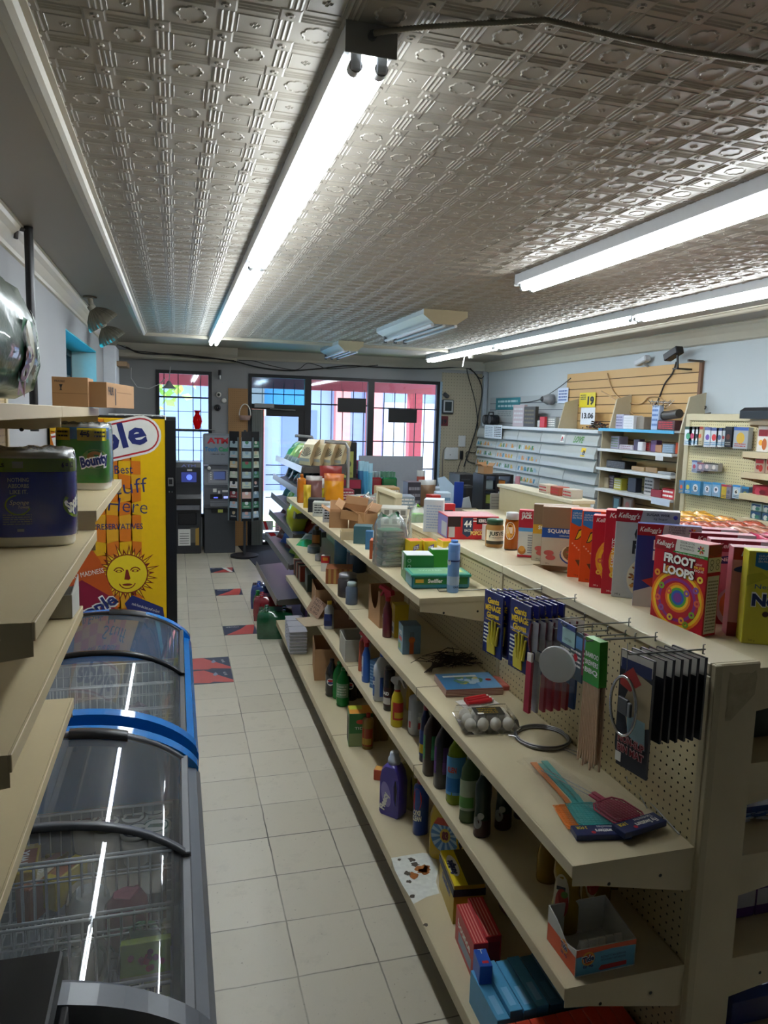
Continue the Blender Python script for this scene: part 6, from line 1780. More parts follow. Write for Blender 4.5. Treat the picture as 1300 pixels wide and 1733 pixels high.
# local frame of a hanging pack: faces -X, origin at its hanging hole, y across, z down
def GF(x=0,y=0):return lambda u,v,n:(x-n,y-u,v)     # u to the reader's right (towards -Y)
NAVY=C('#1d2160',.25,coat=.5);FILM=clear('#ffffff',gloss=.05,rough=.12,bump=.35,scale=18,milk=.02)
def glove_pack():
    m_=MB();m_.box(-.004,-.062,-.235,.004,.062,-.004,NAVY,.002);S=GF(-.004)
    m_.text(S,'Gants',0,-.045,.02,YLW,w=.075,rot=.08,bold=.04,lay=2);m_.text(S,'MENAGE',0,-.072,.02,YLW,w=.10,rot=.08,bold=.04,lay=2);m_.text(S,'Gloves',0,-.098,.02,YLW,w=.08,rot=.08,bold=.04,lay=2)
    m_.arect(S,-.045,-.109,.05,-.106,YLW,2);scribble(m_,S,-.055,-.2,-.025,-.12,TXT,6,2)
    G=C('#cdbf3a',.45)
    for k,(a,l) in enumerate(((-.18,.075),(-.06,.088),(.05,.085),(.17,.07))):
        m_.tube([(-.007,-.015+.012*k*-1+.018,-.19),(-.008,-.015-.012*k+.018-a*l,-.19+l)],.0055,G,6,rs=[.006,.004])
    m_.prism([(-.028,-.225),(.022,-.225),(.026,-.18),(.018,-.16),(-.022,-.165)],-.0095,-.005,G,'X')
    return m_
xs_=[1.09,1.115,1.14,1.165,1.19]
y0_,z0_=place(838,1001,1.09)
gp=solo(glove_pack(),'glove_pack','navy pack of yellow household gloves, front one of the left hook','gloves',(1.09,y0_,z0_),radians(8))
for i,x in enumerate(xs_[1:]):dup(gp,(x,y0_+.004*i,z0_-.001*i),radians(8+2*(i % 2)),'navy glove pack hanging behind the front one on the left hook','gloves on the left hook')
hook(y0_,z0_+.002,.20,'wire hook holding the left row of glove packs')
y1_,z1_=place(884,1017,1.08)
for i in range(6):dup(gp,(1.08+.024*i,y1_+.003*i,z1_),radians(6+3*(i % 2)),'navy pack of yellow household gloves, front one of the right hook' if i == 0 else 'navy glove pack hanging behind the front one on the right hook',None if i == 0 else 'gloves on the right hook')
hook(y1_,z1_+.002,.21,'wire hook holding the right row of glove packs')
# red handled utensils in bags
def utensil(col,l=.17):
    m_=MB();m_.add([(0,-.035,0),(0,.035,0),(.003,.03,-.10),(.003,-.03,-.10)],[(0,1,2,3)],clear('#e6e2e6',gloss=.08,rough=.15,bump=.4,scale=30,milk=.35))
    m_.box(-.004,-.012,-.135,.006,.012,-.105,WHT,.002);m_.prism([(-.013,-.135),(.013,-.135),(.016,-.135-l),(-.010,-.135-l)],-.004,.006,C(col,.35),'X')
    m_.tube([(.0,.0,-.01),(-.004,.004,-.06),(.0,.002,-.1)],.0045,C('#6a2a38',.4),5)
    return m_
cols_=['#a82a40','#9a9ca4','#a82a40','#a82a40','#9a2438','#8a2236','#30508a']
yb,zb=place(908,1050,1.10)
uts={}
for i,c_ in enumerate(cols_):
    if c_ not in uts:
        uts[c_]=solo(utensil(c_),'scraper_pack','x','scraper');o=uts[c_]
    else:o=dup(uts[c_],(0,0,0))
    o.location=(1.085+.027*i,yb+.0,zb-.0);o.rotation_euler=(0,0,radians(10-4*(i % 3)))
    o['group']='bagged scrapers on one hook'
    if c_ == '#9a9ca4':o['label']='bagged scraper with grey handle among the red ones';del o['group']
    elif c_ == '#30508a':o['label']='bagged scraper with blue handle, last on its hook';del o['group']
    else:o['label']='one of the bagged scrapers with red handles, right of the glove packs'
hook(yb,zb+.002,.21,'wire hook holding the red-handled scrapers')
# white sink strainer pack
yb,zb=place(960,1060,1.07)
t=thing('strainer_pack','round white sink strainer in a clear bag with blue header card','kitchenware',(1.07,yb,zb))
m_=MB();m_.box(-.002,-.05,-.055,.002,.05,.01,C('#2a3f7a',.4),.001);S=GF(-.002);m_.arect(S,-.02,-.05,.05,-.005,C('#9fc4c4',.4),1);m_.text(S,'L KITCHEN',.012,-.04,.008,INK,w=.04,lay=2);m_.build('header_card',t)
m_=MB()
Rx=Matrix.Rotation(radians(90),4,'Y');m_.T=Matrix.Translation((-.02,.01,-.115)) @ Matrix.Rotation(radians(42),4,'Z') @ Rx
m_.lathe([(.052,-.004),(.054,.004),(.046,.006),(.034,.012),(.033,.004),(.02,.003),(.001,.003)],C('#d9dadc',.3),28);m_.T=None;m_.build('strainer',t)
m_=MB();m_.T=Matrix.Translation((-.03,0,0)) @ Matrix.Rotation(radians(42),4,'Z');m_.add([(-.01,-.065,-.18),(-.01,.062,-.185),(-.01,.068,-.1),(-.0,.05,-.045),(-.0,-.05,-.045),(-.01,-.06,-.1)],[(0,1,2,3,4,5)],clear('#ffffff',gloss=.06,rough=.2,bump=.5,scale=25,milk=.12));m_.T=None;m_.build('bag_film',t)
hook(yb,zb+.002,.22,'wire hook holding the white sink strainer')
# small carded goods behind
for i,(u,v,c_,lb) in enumerate(((978,1062,'#25406a','dark blue card hanging behind the strainer pack'),(1003,1068,'#3a4a52','grey-blue card with small text on the row of hooks'),(1032,1075,'#7a2a3a','red and blue card on the row of hooks, above the skewers'),(1048,1080,'#2b2f6a','indigo card on the row of hooks, left of the black mat packs'))):
    yb,zb=place(u,v,1.22);m_=MB();m_.box(-.002,-.04,-.17+.02*i,.002,.04,0,C(c_,.4),.001);S=GF(-.002);m_.arect(S,-.032,-.05,.032,-.012,C('#5a8ab8',.4),1);scribble(m_,S,-.03,-.11,.03,-.055,TXT,4,2,i);m_.acirc(S,.0,-.08,.012,RED,3)
    solo(m_,'carded_item',lb,'household card',(1.18-.01*i,yb,zb));hook(yb,zb,.14,'wire hook holding the '+lb.split(' hanging')[0].split(' with')[0].split(' on')[0]+(' of the hook row' if i == 1 else ''))
# skewers in a green bag
yb,zb=place(1011,1085,1.09)
t=thing('skewer_pack','long bundle of wooden skewers in a bag with a bright green top','skewers',(1.09,yb,zb),radians(6))
m_=MB();GB=C('#3f9a2a',.3,coat=.3);m_.prism([(-.034,-.12),(.034,-.12),(.032,.005),(-.028,.005)],-.013,.013,GB,'X');S=GF(-.0135)
for k in range(3):m_.text(S,['BBQ','SKEWERS','BAMBOO'][k],0,-.09+.022*k,.013,TXT,w=.055,lay=2,bold=.03)
m_.build('bag_top',t)
m_=MB();WD=C('#d8b898',.6,var=.12,scale=60)
for k in range(22):
    y=-.034+.068*(k % 11)/10;x=-.009 if k<11 else .009
    m_.tube([(x,y*.9,-.118),(x,y,-.27),(x,y*1.05+.002*(k % 3),-.335-.008*(k % 4))],.0034,WD,5)
m_.build('skewer_bundle',t)
hook(yb,zb+.002,.22,'wire hook holding the bamboo skewers')
# black packs (pot lid picture on the front one)
yb,zb=place(1078,1108,1.08)
def mat_pack(front):
    m_=MB();m_.prism([(-.055,-.30 if front else-.21),(.045,-.30 if front else-.21),(.055,-.25 if front else-.2),(.055,0),(-.055,0)],-.003,.003,C('#24242a',.3,coat=.4),'X');S=GF(-.003)
    m_.arect(S,-.052,-.045,.052,-.002,C('#c4c0b6',.5),1)
    if front:
        m_.arect(S,-.05,-.05,.05,-.02,C('#26305a',.4),2);m_.apoly(S,[(-.05,-.07),(-.01,-.035),(.02,-.07),(-.015,-.10),(-.05,-.09)],C('#a8342e',.4),3)
        m_.apoly(S,[(.0,-.045),(.053,-.06),(.053,-.17),(-.015,-.2),(-.035,-.13)],C('#b0a080',.5),2);m_.apoly(S,[(-.02,-.16),(.04,-.16),(.045,-.23),(-.015,-.21)],C('#9cc0cc',.4),3)
        for k in range(2):m_.text(S,['NON-SLIP','BIN MAT'][k],.0,-.235-.025*k,.018,C('#c9a0a0',.4),w=.09,lay=4,bold=.08);m_.text(S,['NON-SLIP','BIN MAT'][k],.0,-.235-.025*k,.016,MAROON,w=.085,lay=6,bold=.02)
        m_.arect(S,-.05,-.29,-.03,-.265,WHT,3)
    return m_
mp1=solo(mat_pack(True),'mat_pack','front pack of non-slip mats with red lettering and a photo on the card','mat pack',(1.085,yb,zb),radians(10))
mp2=solo(mat_pack(False),'mat_pack','black mat pack hanging behind the front one with the photo card','mat pack',(1.115,yb,zb),radians(10),'mat packs on the last hook')
for i in range(5):dup(mp2,(1.14+.023*i,yb,zb),radians(8))
hook(yb,zb+.002,.22,'wire hook nearest the end post, holding the black mat packs')
t=thing('sink_ring','round steel pot ring with grey tag hanging in front of the mat packs','kitchenware',(1.062,yb+.015,zb-.135))
m_=MB();m_.T=Matrix.Rotation(radians(8),4,'Z') @ Matrix.Rotation(radians(90),4,'Y')
m_.tube([(.075*cos(2*pi*k/36),.045*sin(2*pi*k/36),0) for k in range(36)],.004,CHROME,8,closed=True);m_.T=None;m_.build('ring',t)
m_=MB();m_.box(-.004,-.022,-.02,.004,.018,.022,C('#3c3d40',.4),.002);m_.box(-.005,-.034,-.018,.004,-.022,.018,C('#6a6c70',.4),.002);m_.build('tag',t)
m_=MB();m_.tube([(.0,0,.16),(.0,-.005,.1),(0,.0,.085)],.001,STEEL,5);m_.build('wire',t)
hook(onx(838,1003,1.28).y+.02,onx(838,1003,1.28).z+.01,.24,'bare wire hook above the glove packs, beside the air freshener')

# ================================================================== GOODS ON THE LEFT WALL SHELVES
def towel_pack(name,label,x,y,z,r,h,body,art=None,rz=0,top='#dfe0de',sq=.45):
    m_=MB();B=C(body,.28,coat=.5,bump=.25,scale=18) if isinstance(body,str) else body
    prof=[(.02,0),(.94*r,0),(.97*r,.006),(.98*r,.105*h),(r,.11*h),(1.01*r,.5*h),(r,.93*h),(.93*r,.985*h),(.6*r,h),(.02,h)]
    m_.lathe(prof,B,36,sq=sq,bands=[(.108*h,WHT),(.94*h,B),(2,C(top,.35,bump=.6,scale=50))])
    p=2+sq*6
    def S(a0,k=1.0):
        def f(u,v,n):
            a=radians(a0)+u/r;c_,s_=cos(a),sin(a);q=(abs(c_) ** p+abs(s_) ** p) ** (-1/p)
            return ((r*1.016+n)*c_*q,(r*1.016+n)*s_*q,v)
        return f
    if art:art(m_,S,r,h)
    o=solo(m_,name,label,'paper towels',(x,y,z),radians(rz))
    m_=MB();rnd=random.Random(5);rings=[]
    for k,(f,zz) in enumerate(((1.03,.1),(1.035,.5),(1.035,.9),(.98,1.0),(.75,1.03),(.45,1.0),(.15,1.02))):
        rings.append([(r*f*cos(2*pi*j/36)*(abs(cos(2*pi*j/36)) ** p+abs(sin(2*pi*j/36)) ** p) ** (-1/p)+rnd.uniform(-.001,.001),r*f*sin(2*pi*j/36)*(abs(cos(2*pi*j/36)) ** p+abs(sin(2*pi*j/36)) ** p) ** (-1/p),zz*h+(rnd.uniform(-.005,.005) if k>2 else 0)) for j in range(36)])
    m_.loft(rings,clear('#ffffff',gloss=.05,rough=.12,bump=.4,scale=25,milk=.02),True,True,False);m_.build('plastic_wrap',o)
    return o
def art_sponge(m_,S,r,h):
    s_=S(-90);LG=C('#86a82a',.35)
    m_.arect(s_,-r*1.5,h*.79,r*1.9,h*.93,LG,1,30)
    m_.arect(s_,-r*.42,h*.83,-r*.2,h*.9,C('#a9b0a0',.4),2,3);m_.text(s_,'ROLLS',-r*.72,h*.845,h*.035,INK,w=r*.32,lay=3,bold=.04);m_.text(s_,'6 = 12',r*.72,h*.84,h*.05,INK,w=r*.26,lay=3,bold=.04)
    for k,t_ in enumerate(('NOTHING','ABSORBS','LIKE IT.')):m_.text(s_,t_,-r*.30,h*(.69-.062*k),h*.042,C('#b9c0cc',.4),w=r*.42-.006*(k == 2),lay=3,bold=.02)
    m_.aring(s_,-r*.32,h*.45,r*.26,r*.03,LG,2,20,100,340);m_.text(s_,'Sponge',-r*.30,h*.455,h*.045,TXT,w=r*.38,shear=.2,lay=4);m_.text(s_,'Towels',-r*.22,h*.415,h*.03,TXT,w=r*.24,shear=.2,lay=4)
    scribble(m_,s_,-r*.62,h*.24,-r*.05,h*.36,C('#8f9ab8',.4),5,2);m_.arect(s_,-r*.36,h*.17,-r*.22,h*.20,C('#8f9ab8',.4),2)
    m_.aring(s_,r*.98,h*.45,r*.38,r*.07,LG,2,20,150,400);m_.text(s_,'Sponge',r*.95,h*.42,h*.12,TXT,w=r*.55,shear=.2,rot=.6,lay=4,bold=.05)
p=onz(66,929,1.697)
towel_pack('paper_towel_pack','dark blue paper towel pack with lime band reading NOTHING ABSORBS LIKE IT',-.335,p.y+.115,1.697,.093,.225,'#2440bc',art_sponge,rz=8)
def art_g(m_,S,r,h):
    m_.arect(S(-60),-r*.6,h*.6,r,h*.85,C('#2a7a3a',.4),1,12)
towel_pack('paper_towel_pack','green and white paper towel pack at the left edge, beside the dark blue one',-.535,p.y+.06,1.697,.093,.20,'#2a8a44',art_g)
def art_bounty(m_,S,r,h):
    for a in (-135,-62):
        s_=S(a);m_.arect(s_,-r*.72,h*.78,r*.78,h*.96,C('#3a7ec4',.35),1,12);m_.arect(s_,-r*.6,h*.76,r*.42,h*.95,C('#d8c41c',.35),2,12)
        m_.text(s_,'4=6',-r*.32,h*.82,h*.09,INK,w=r*.34,lay=4,bold=.05);scribble(m_,s_,r*.0,h*.80,r*.36,h*.92,INK,2,3)
        m_.acirc(s_,0,h*.48,r*.45,C('#8fcf4a',.35),2,ry=h*.15);m_.acirc(s_,0,h*.5,r*.26,C('#d9a02a',.35),3,ry=h*.1)
        m_.text(s_,'Bounty',0,h*.39,h*.15,TXT,w=r*.98,rot=.25,shear=.1,lay=5,bold=.12);m_.text(s_,'Bounty',0,h*.395,h*.14,DKB,w=r*.95,rot=.25,shear=.1,lay=7,bold=.05)
p=onz(140,828,1.75)
towel_pack('paper_towel_pack','green Bounty paper towel pack with blue and yellow band on the small upper shelf',-.305,p.y+.05,1.75,.083,.222,'#3fae2a',art_bounty,rz=-4)
# big shrink-wrapped green pack on the top shelf
m_=MB();rnd=random.Random(3);rings=[]
GS=C('#1f4a34',.3,coat=.6,var=.4,scale=22,bump=1.0)
sec=[(-.17,0),(.10,0),(.15,.02),(.17,.08),(.165,.16),(.14,.215),(.09,.25),(.0,.262),(-.1,.262),(-.17,.25)]
for k in range(16):
    f=k/15;e=sin(pi*min(1,max(0,f))) ** .22 if 0<f<1 else .78
    rings.append([(x*(e if x>0 else 1)+.002*sin(k*2.4+j),-.34+.68*f,.012+(z*(.93+.07*e))+.003*sin(k*1.9+j*2)*(z>0)) for j,(x,z) in enumerate(sec)])
m_.loft(rings,GS,True,True,True)
def S(u,v,n):
    f=(u+.34)/.68;e=sin(pi*f) ** .22;q=[(.02,.15),(.08,.17),(.16,.165),(.215,.14),(.25,.09)];z=min(.249,max(.021,v));x=.15
    for (a,b),(c,d) in zip(q,q[1:]):
        if a <= z <= c:x=b+(d-b)*(z-a)/(c-a)
    return (x*e+.004+n,u,v+.012)

m_.arect(S,-.05,.03,.05,.15,C('#2d7a4a',.3),1);m_.acirc(S,.0,.09,.045,C('#b9b8a0',.3),2,ry=.06);m_.text(S,'ZOO',.01,.05,.055,C('#5a2a22',.3),w=.1,rot=pi/2,lay=4,bold=.06)
scribble(m_,lambda u,v,n:S(v,u,n),.04,.09,.18,.16,C('#b9c8b4',.4),4,2)
solo(m_,'wrapped_pack','large dark green shrink-wrapped pack at the left end of the top wall shelf','shrink pack',(-.445,1.60,2.031))
# lamp cartons
def art_ph(m_,F,L,R,T,w,d,h):
    m_.arect(F,.002,h*.44,w-.002,h*.46,CARDD,1);m_.arect(R,.002,h*.44,d-.002,h*.46,CARDD,1);m_.text(F,'FRAGILE',w*.22,h*.82,h*.07,INK,w=w*.28,lay=2)
    m_.apoly(F,[(w*.20,h*.75),(w*.30,h*.75),(w*.265,h*.64),(w*.265,h*.57),(w*.3,h*.55),(w*.2,h*.55),(w*.235,h*.57),(w*.235,h*.64)],INK,2)
m_=MB();m_.box(0,0,0,.115,.13,.10,CARD,.001);art_ph(m_,*(face(q,0,0,0,.115,.13,.10) for q in 'FLRT'),.115,.13,.10)
solo(m_,'lamp_carton','brown carton with a wine glass mark on the top wall shelf','cardboard box',(-.405,2.74,2.031),radians(-2))
m_=MB();m_.box(0,0,0,.06,.40,.088,CARD,.001);R_=face('R',0,0,0,.06,.40,.088)
m_.text(R_,'PHILIPS',.055,.045,.028,INK,w=.075,lay=2,bold=.02);m_.arect(R_,.11,.01,.125,.07,INK,1);m_.arect(R_,.14,.055,.36,.058,CARDD,1)
solo(m_,'lamp_carton','long brown PHILIPS carton sticking out past the end of the top wall shelf','cardboard box',(-.290,2.76,2.031),radians(-10))
# white carton on the lower shelf
m_=MB();W2=C('#b9b8b0',.5);m_.box(0,0,0,.075,.10,.062,W2,.001,{'T':C('#4a4438',.8)});m_.prism([(0,0),(.10,0),(.10,.095),(.04,.075),(0,.062)],.072,.0745,W2,'X')
solo(m_,'small_white_carton','small open white carton at the far end of the second-lowest wall shelf','box',(-.335,1.99,1.4875),radians(-3))

# black pipe, wall lamps with fluted shades
m_=MB();q=onx(49,420,-.725)
m_.cyl((0,0,1.9),(0,0,CZ-.002),.022,C('#1d1b1c',.3,.3),14);m_.tube([(0,0,2.93),(-.05,-.02,2.93),(-.055,-.03,2.88)],.012,C('#3a3634',.5),8)
solo(m_,'black_pipe','black vertical pipe running from the ceiling behind the left wall shelf','pipe',(-.725,q.y,0))
def wall_lamp(label,u,v,tilt,s=1.0):
    p=onz(u,v,2.945);t=thing('ceiling_spotlight',label,'lamp',(p.x,p.y,CZ),radians(20))
    m_=MB();m_.cyl((0,0,-.012),(0,0,-.001),.055,C('#6a6558',.5),16);m_.tube([(0,0,-.01),(.01,0,-.05),(.0,0,-.07)],.02,C('#8a8474',.5),10);m_.build('mount',t)
    m_=MB();n=48;T_=Matrix.Translation((0,0,-.07)) @ Matrix.Rotation(radians(tilt),4,'Y') ;m_.T=T_
    prof=[(.03,0),(.035,-.03),(.032,-.035),(.06,-.06),(.10,-.10),(.125,-.15),(.13,-.175)]
    m_.lathe([(r*s,z*s) for r,z in prof[:3]],C('#8a8678',.4),16)
    SH=C('#7d786a',.3,.5)
    rings=[[(r*s*(1+(.05 if j % 2 else-.03)*(k>0))*cos(2*pi*j/n),r*s*(1+(.05 if j % 2 else-.03)*(k>0))*sin(2*pi*j/n),z*s) for j in range(n)] for k,(r,z) in enumerate(prof[2:])]
    m_.loft(rings,SH,False,True,False)
    m_.loft([[(x*.96,y*.96,z-.004) for x,y,z in rg] for rg in rings],C('#b9bab4',.2,.8),False,True,False)
    m_.T=None;m_.build('lamp_shade',t)
    m_=MB();m_.T=T_;m_.ball((0,0,-.12*s),.055*s,C('#a9a9a4',.3),14);m_.T=None;m_.build('bulb',t)
wall_lamp('fluted metal spotlight on the left ceiling edge, the nearer of two',152,503,-38,1.0)
wall_lamp('fluted metal spotlight on the left ceiling edge, the farther of two',172,537,-35,1.05)

# ================================================================== FREEZER CONTENTS
FB=.453
def tub(label,x,y,col,g=None):
    m_=MB();m_.lathe([(.001,0),(.038,0),(.046,.10),(.001,.10)],C('#d6d2c8',.4),18)
    m_.lathe([(.001,.095),(.05,.095),(.05,.108),(.001,.108)],C('#c9c7be',.4),20)
    T=lambda u,v,n:(u,v,.108+n);m_.acirc(T,0,0,.042,C(col,.4),1);m_.acirc(T,0,0,.036,C('#d4d2ca',.4),2);m_.apoly(T,[(-.028,-.008),(.02,-.014),(.03,.008),(-.018,.012)],C(col,.4),3)
    return solo(m_,'ice_cream_tub',label,'ice cream tub',(x,y,.555),0,g)
spots_=[(262,1368),(225,1382),(264,1396),(182,1390),(146,1384),(230,1404)]
for i,(u,v) in enumerate(spots_):
    p=onz(u,v,.665);tub(['round ice cream tub with striped lid, nearest the far right corner of the grey freezer','ice cream tub, second from the right in the back row','ice cream tub against the freezer side wall, in the front row','ice cream tub in the middle of the row','leftmost round ice cream tub in the row','front ice cream tub just behind the basket edge'][i],p.x,p.y,['#5a4a4a','#4a3a3a','#3f5a4a','#6a5a6a','#6a3a3a','#4a4a5a'][i])
m_=MB();m_.box(-.33,2.2,.455,-.04,2.44,.55,C('#8a8478',.6),.003);solo(m_,'carton_tray','flat carton under the round ice cream tubs in the farthest basket','tray')
m_=MB();m_.box(0,0,0,.13,.16,.003,C('#3a3c42',.5),.0005);T=face('T',0,0,0,.13,.16,.003);m_.arect(T,.0,.0,.02,.15,C('#b83a2a',.4),1)
for i in range(4):
    for j in range(3):m_.arect(T,.03+j*.032,.012+i*.035,.052+j*.032,.036+i*.035,C(['#8a8f9a','#a9a878','#9a6a5a','#7a9a7a'][(i+j) % 4],.5),1)
q=onz(245,1330,.70);solo(m_,'menu_card','dark ice cream menu card with red strip under the far lid','card',(-.16,2.47,.56),0,rot=(radians(52),0,0))
YB1,YB2='#b0942a','#8f6f1a'
rnd=random.Random(21)
def bar(label,u,v,z,w,l,h,col,rz,g=None,text=None,tilt=0):
    p=onz(u,v,z+.02);m_=MB();m_.box(-w/2,-l/2,0,w/2,l/2,h,C(col,.35),.003);T=face('T',-w/2,-l/2,0,w/2,l/2,h)
    m_.arect(T,w*.1,l*.2,w*.9,l*.8,C('#8a4a2a' if col != '#8a4a2a' else '#d0c9b0',.4),1)
    if text:m_.text(T,text,w*.5,l*.5,w*.4,TXT,w=l*.5,rot=pi/2,lay=3,bold=.05)
    return solo(m_,'ice_cream_bar',label,'ice cream bar',(p.x,p.y,z),rot=(0,radians(tilt),radians(rz)),group=g)
for i in range(7):bar('yellow-wrapped ice cream bar in the slanting pile in the grey freezer',70+9*i,1470-9*i,FB+.06+.012*(i % 3),.035,.17,.018,YB1 if i % 2 else YB2,-48+5*(i % 3),'yellow ice cream bars in a slanting pile')
bar('upright yellow and red ice cream box at the left of the grey freezer',50,1515,FB,.06,.16,.15,'#b89a1a',4,text='TWIX')
bar('brown and white ice cream box beside the upright yellow one',68,1530,FB,.05,.15,.12,'#8a4a2a',-30,text='TWIX')
bar('yellow ice cream sachet beside the white divider',112,1508,FB+.05,.05,.14,.10,'#b8a42a',-35)
def fbag(label,u,v,z,w,d,h,col,rz,seed,art=None):
    p=onz(u,v,z+h);m_=MB()
    rings=[];rn=random.Random(seed)
    for k,(f,zz) in enumerate(((.75,0),(1,.2),(1.02,.55),(.9,.85),(.6,1.0))):
        rings.append([(w/2*f*cos(a)*(1+.12*abs(sin(2*a)))*rn.uniform(.93,1.05),d/2*f*sin(a)*(1+.12*abs(sin(2*a))),zz*h*rn.uniform(.95,1.05)) for a in [2*pi*j/16 for j in range(16)]])
    m_.loft(rings,C(col,.25,var=.3,scale=25,bump=.8,coat=.4),True)
    if art:art(m_,w,d,h)
    return solo(m_,'frozen_food_bag',label,'frozen bag',(p.x,p.y,z),radians(rz))
fbag('green frozen food bag in the near basket of the grey freezer, above the fruit box',243,1575,FB+.02,.13,.14,.17,'#2f5a34',0,1)
fbag('red, white and yellow frozen food bag in the middle basket',214,1510,FB+.02,.12,.10,.16,'#8a4a5a',20,2)
fbag('dark grey-green frozen bag in the near left part of the freezer',130,1600,FB+.02,.16,.14,.10,'#2c3a34',0,3)
fbag('white and grey wrapped bag by the divider of the middle basket',150,1510,FB+.02,.12,.15,.12,'#8f9496',0,4)
# green fruit bar box
q=onz(246,1625,.68)
t=thing('fruit_bar_box','yellow-green fruit bar box reading Taom, with red berries, in the grey freezer','frozen food box',(q.x,q.y-.02,FB+.02),0)
m_=MB();T_=Matrix.Rotation(radians(-20),4,'X');m_.T=T_;m_.box(-.062,-.01,0,.062,.03,.23,C('#9ab42a',.35,coat=.3),.002);F=face('F',-.062,-.01,0,.062,.03,.23)
m_.arect(F,0.001,.1,.123,.155,C('#c4c49a',.4),1);m_.text(F,'Taom',.062,.112,.024,INK,w=.075,lay=3,bold=.05);rnd=random.Random(4)
for k in range(26):m_.acirc(F,.062+rnd.gauss(0,.02),(.185 if k<13 else .075)+rnd.gauss(0,.009),.008,C(rnd.choice(['#a82a3a','#c43a44','#8a1c2c']),.35),3+.03*k,n=8)
m_.arect(F,.01,.0,.115,.02,C('#4a6a2a',.4),2);m_.arect(F,.01,.025,.04,.045,C('#b8842a',.4),2)
m_.T=None;m_.build('box',t)
# blue freezer contents
for i,(x,y,c_,lb) in enumerate(((-.13,2.85,'#5f7fb0','blue and white frozen bag in the near right basket of the blue freezer'),(-.12,3.15,'#4a6ea8','crumpled blue bag behind it in the blue freezer, beside the side wall'),(-.30,2.85,'#8f979e','silvery bag beside the blue and white frozen bag'),(-.46,3.1,'#7f9a84','pale green bag in the second basket of the blue freezer'),(-.5,2.85,'#5a5f8a','violet-blue bag at the left of the blue freezer'),(-.2,3.45,'#6a5a6a','mauve bag in the third basket of the blue freezer'))):
    m_=MB();rn=random.Random(i);rings=[]
    for k,(f,zz) in enumerate(((.75,0),(1,.2),(1.02,.6),(.9,.9),(.55,1.0))):
        rings.append([(.075*f*cos(a)*(1+.2*abs(sin(2*a)))*rn.uniform(.92,1.08),.10*f*sin(a)*(1+.12*abs(sin(2*a))),zz*.2*rn.uniform(.92,1.05)) for a in [2*pi*j/16 for j in range(16)]])
    m_.loft(rings,C(c_,.2,var=.4,scale=30,bump=1.0,coat=.6),True)
    solo(m_,'frozen_food_bag',lb,'frozen bag',(x,y,FB))

# ================================================================== FLOOR: advert stickers, mat
SN,SRd=C('#2b3752',.35),C('#c4504a',.35)
def sticker(label,ix,iy,kind):
    x0,y0=FX0+ix*TILE,FY0+iy*TILE;w=TILE
    m_=MB();m_.box(.004,.004,.0,w-.004,w-.004,.0012,SN);T=face('T',0,0,0,w,w,.0012)
    if kind == 0:
        m_.apoly(T,[(.004,w-.02),(w*.1,w-.004),(w*.3,w-.004),(w-.004,.05),(w-.004,.004),(w*.5,w*.12),(w*.4,.01),(.004,w*.10)],SRd,1)
        m_.text(T,'WE ARE',w*.78,w*.65,.022,WHT,w=.08,rot=-1.4,lay=2);m_.apoly(T,[(w*.5,w*.6),(w*.58,w*.8),(w*.64,w*.62),(w*.56,w*.52)],C('#8a97b0',.4),2)
    else:
        m_.apoly(T,[(.02,.004),(w*.55,w*.6),(w*.75,w-.004),(w-.004,w-.004),(w-.02,w*.5),(w*.85,.004)],SRd,1)
        m_.text(T,'SPECIALS',w*.3,w*.78,.03,WHT,w=.12,lay=2)
    if kind == 2:m_.apoly(T,[(w*.5,w-.01),(w*.7,w-.01),(w-.02,.02),(w*.8,.02)],WHT,2)
    solo(m_,'floor_sticker',label,'floor sticker',(x0,y0,0.0002))
sticker('navy and red advert sticker on the floor, nearest the camera',-1,10,0)
sticker('navy and red advert sticker on the floor, touching the far side of the nearest one',-1,11,0)
sticker('navy and red advert sticker on the floor, third from the camera',0,14,1)
sticker('navy and red advert sticker on the floor, fourth from the camera',0,19,1)
sticker('red advert sticker on the floor, farthest, in front of the cash machines',0,23,2)
m_=MB();m_.box(0,0,0,.75,3.2,.012,C('#1d222c',.8,bump=.3),.003);solo(m_,'door_mat','long dark door mat leading to the shop door beside the snack rack','mat',(1.13,8.1,0),radians(4))

# ================================================================== SNACK RACK at the far end of the gondola
RM=C('#5c5a58',.4,.5);RX0,RX1,RY0,RY1=1.02,1.52,6.42,8.15
t=thing('snack_rack','grey metal rack of sloping snack trays at the far end of the long gondola','display rack',(0,0,0))
for yy in (RY0+.02,RY1-.02):
    m_=MB();m_.tube([(RX1-.03,yy,0),(RX1-.03,yy,1.74),(RX1-.06,yy,1.79),(RX1-.25,yy,1.80)],.016,C('#a3a3a0',.35,.4),8);m_.build('post',t)
m_=MB()
for k in range(8):m_.tube([(RX1-.03,RY0+.02,.3+k*.2),(RX1-.03,RY1-.02,.3+k*.2)],.005,C('#a3a3a0',.35,.4),5)
m_.build('back_wires',t)
TZ=[1.53,1.33,1.12,.93,.66,.34]
TX=[1.07,1.04,1.02,1.0,.96,.86]
for z,xf in zip(TZ,TX):
    m_=MB();m_.prism([(xf,z),(xf,z+.045),(xf+.006,z+.045),(xf+.008,z+.006),(RX1-.05,z+.055),(RX1-.05,z+.05)],RY0,RY1,RM,'Y')
    m_.prism([(xf-.012,z-.01),(xf-.002,z+.05),(xf,z+.05),(xf,z-.012)],RY0,RY1,C('#8a8682',.3,.5),'Y');tr=m_.build('tray',t)
    m_=MB();m_.prism([(xf+.01,z-.01),(RX1-.05,z-.01),(RX1-.05,z+.075),(xf+.03,z+.04),(xf-.005,z+.03)],RY0-.006,RY0-.001,RM,'Y');m_.build('end_plate',tr)
m_=MB();m_.box(RX0,RY0+.3,.02,RX1-.05,RY1,.10,BLACKM);m_.build('base',t)
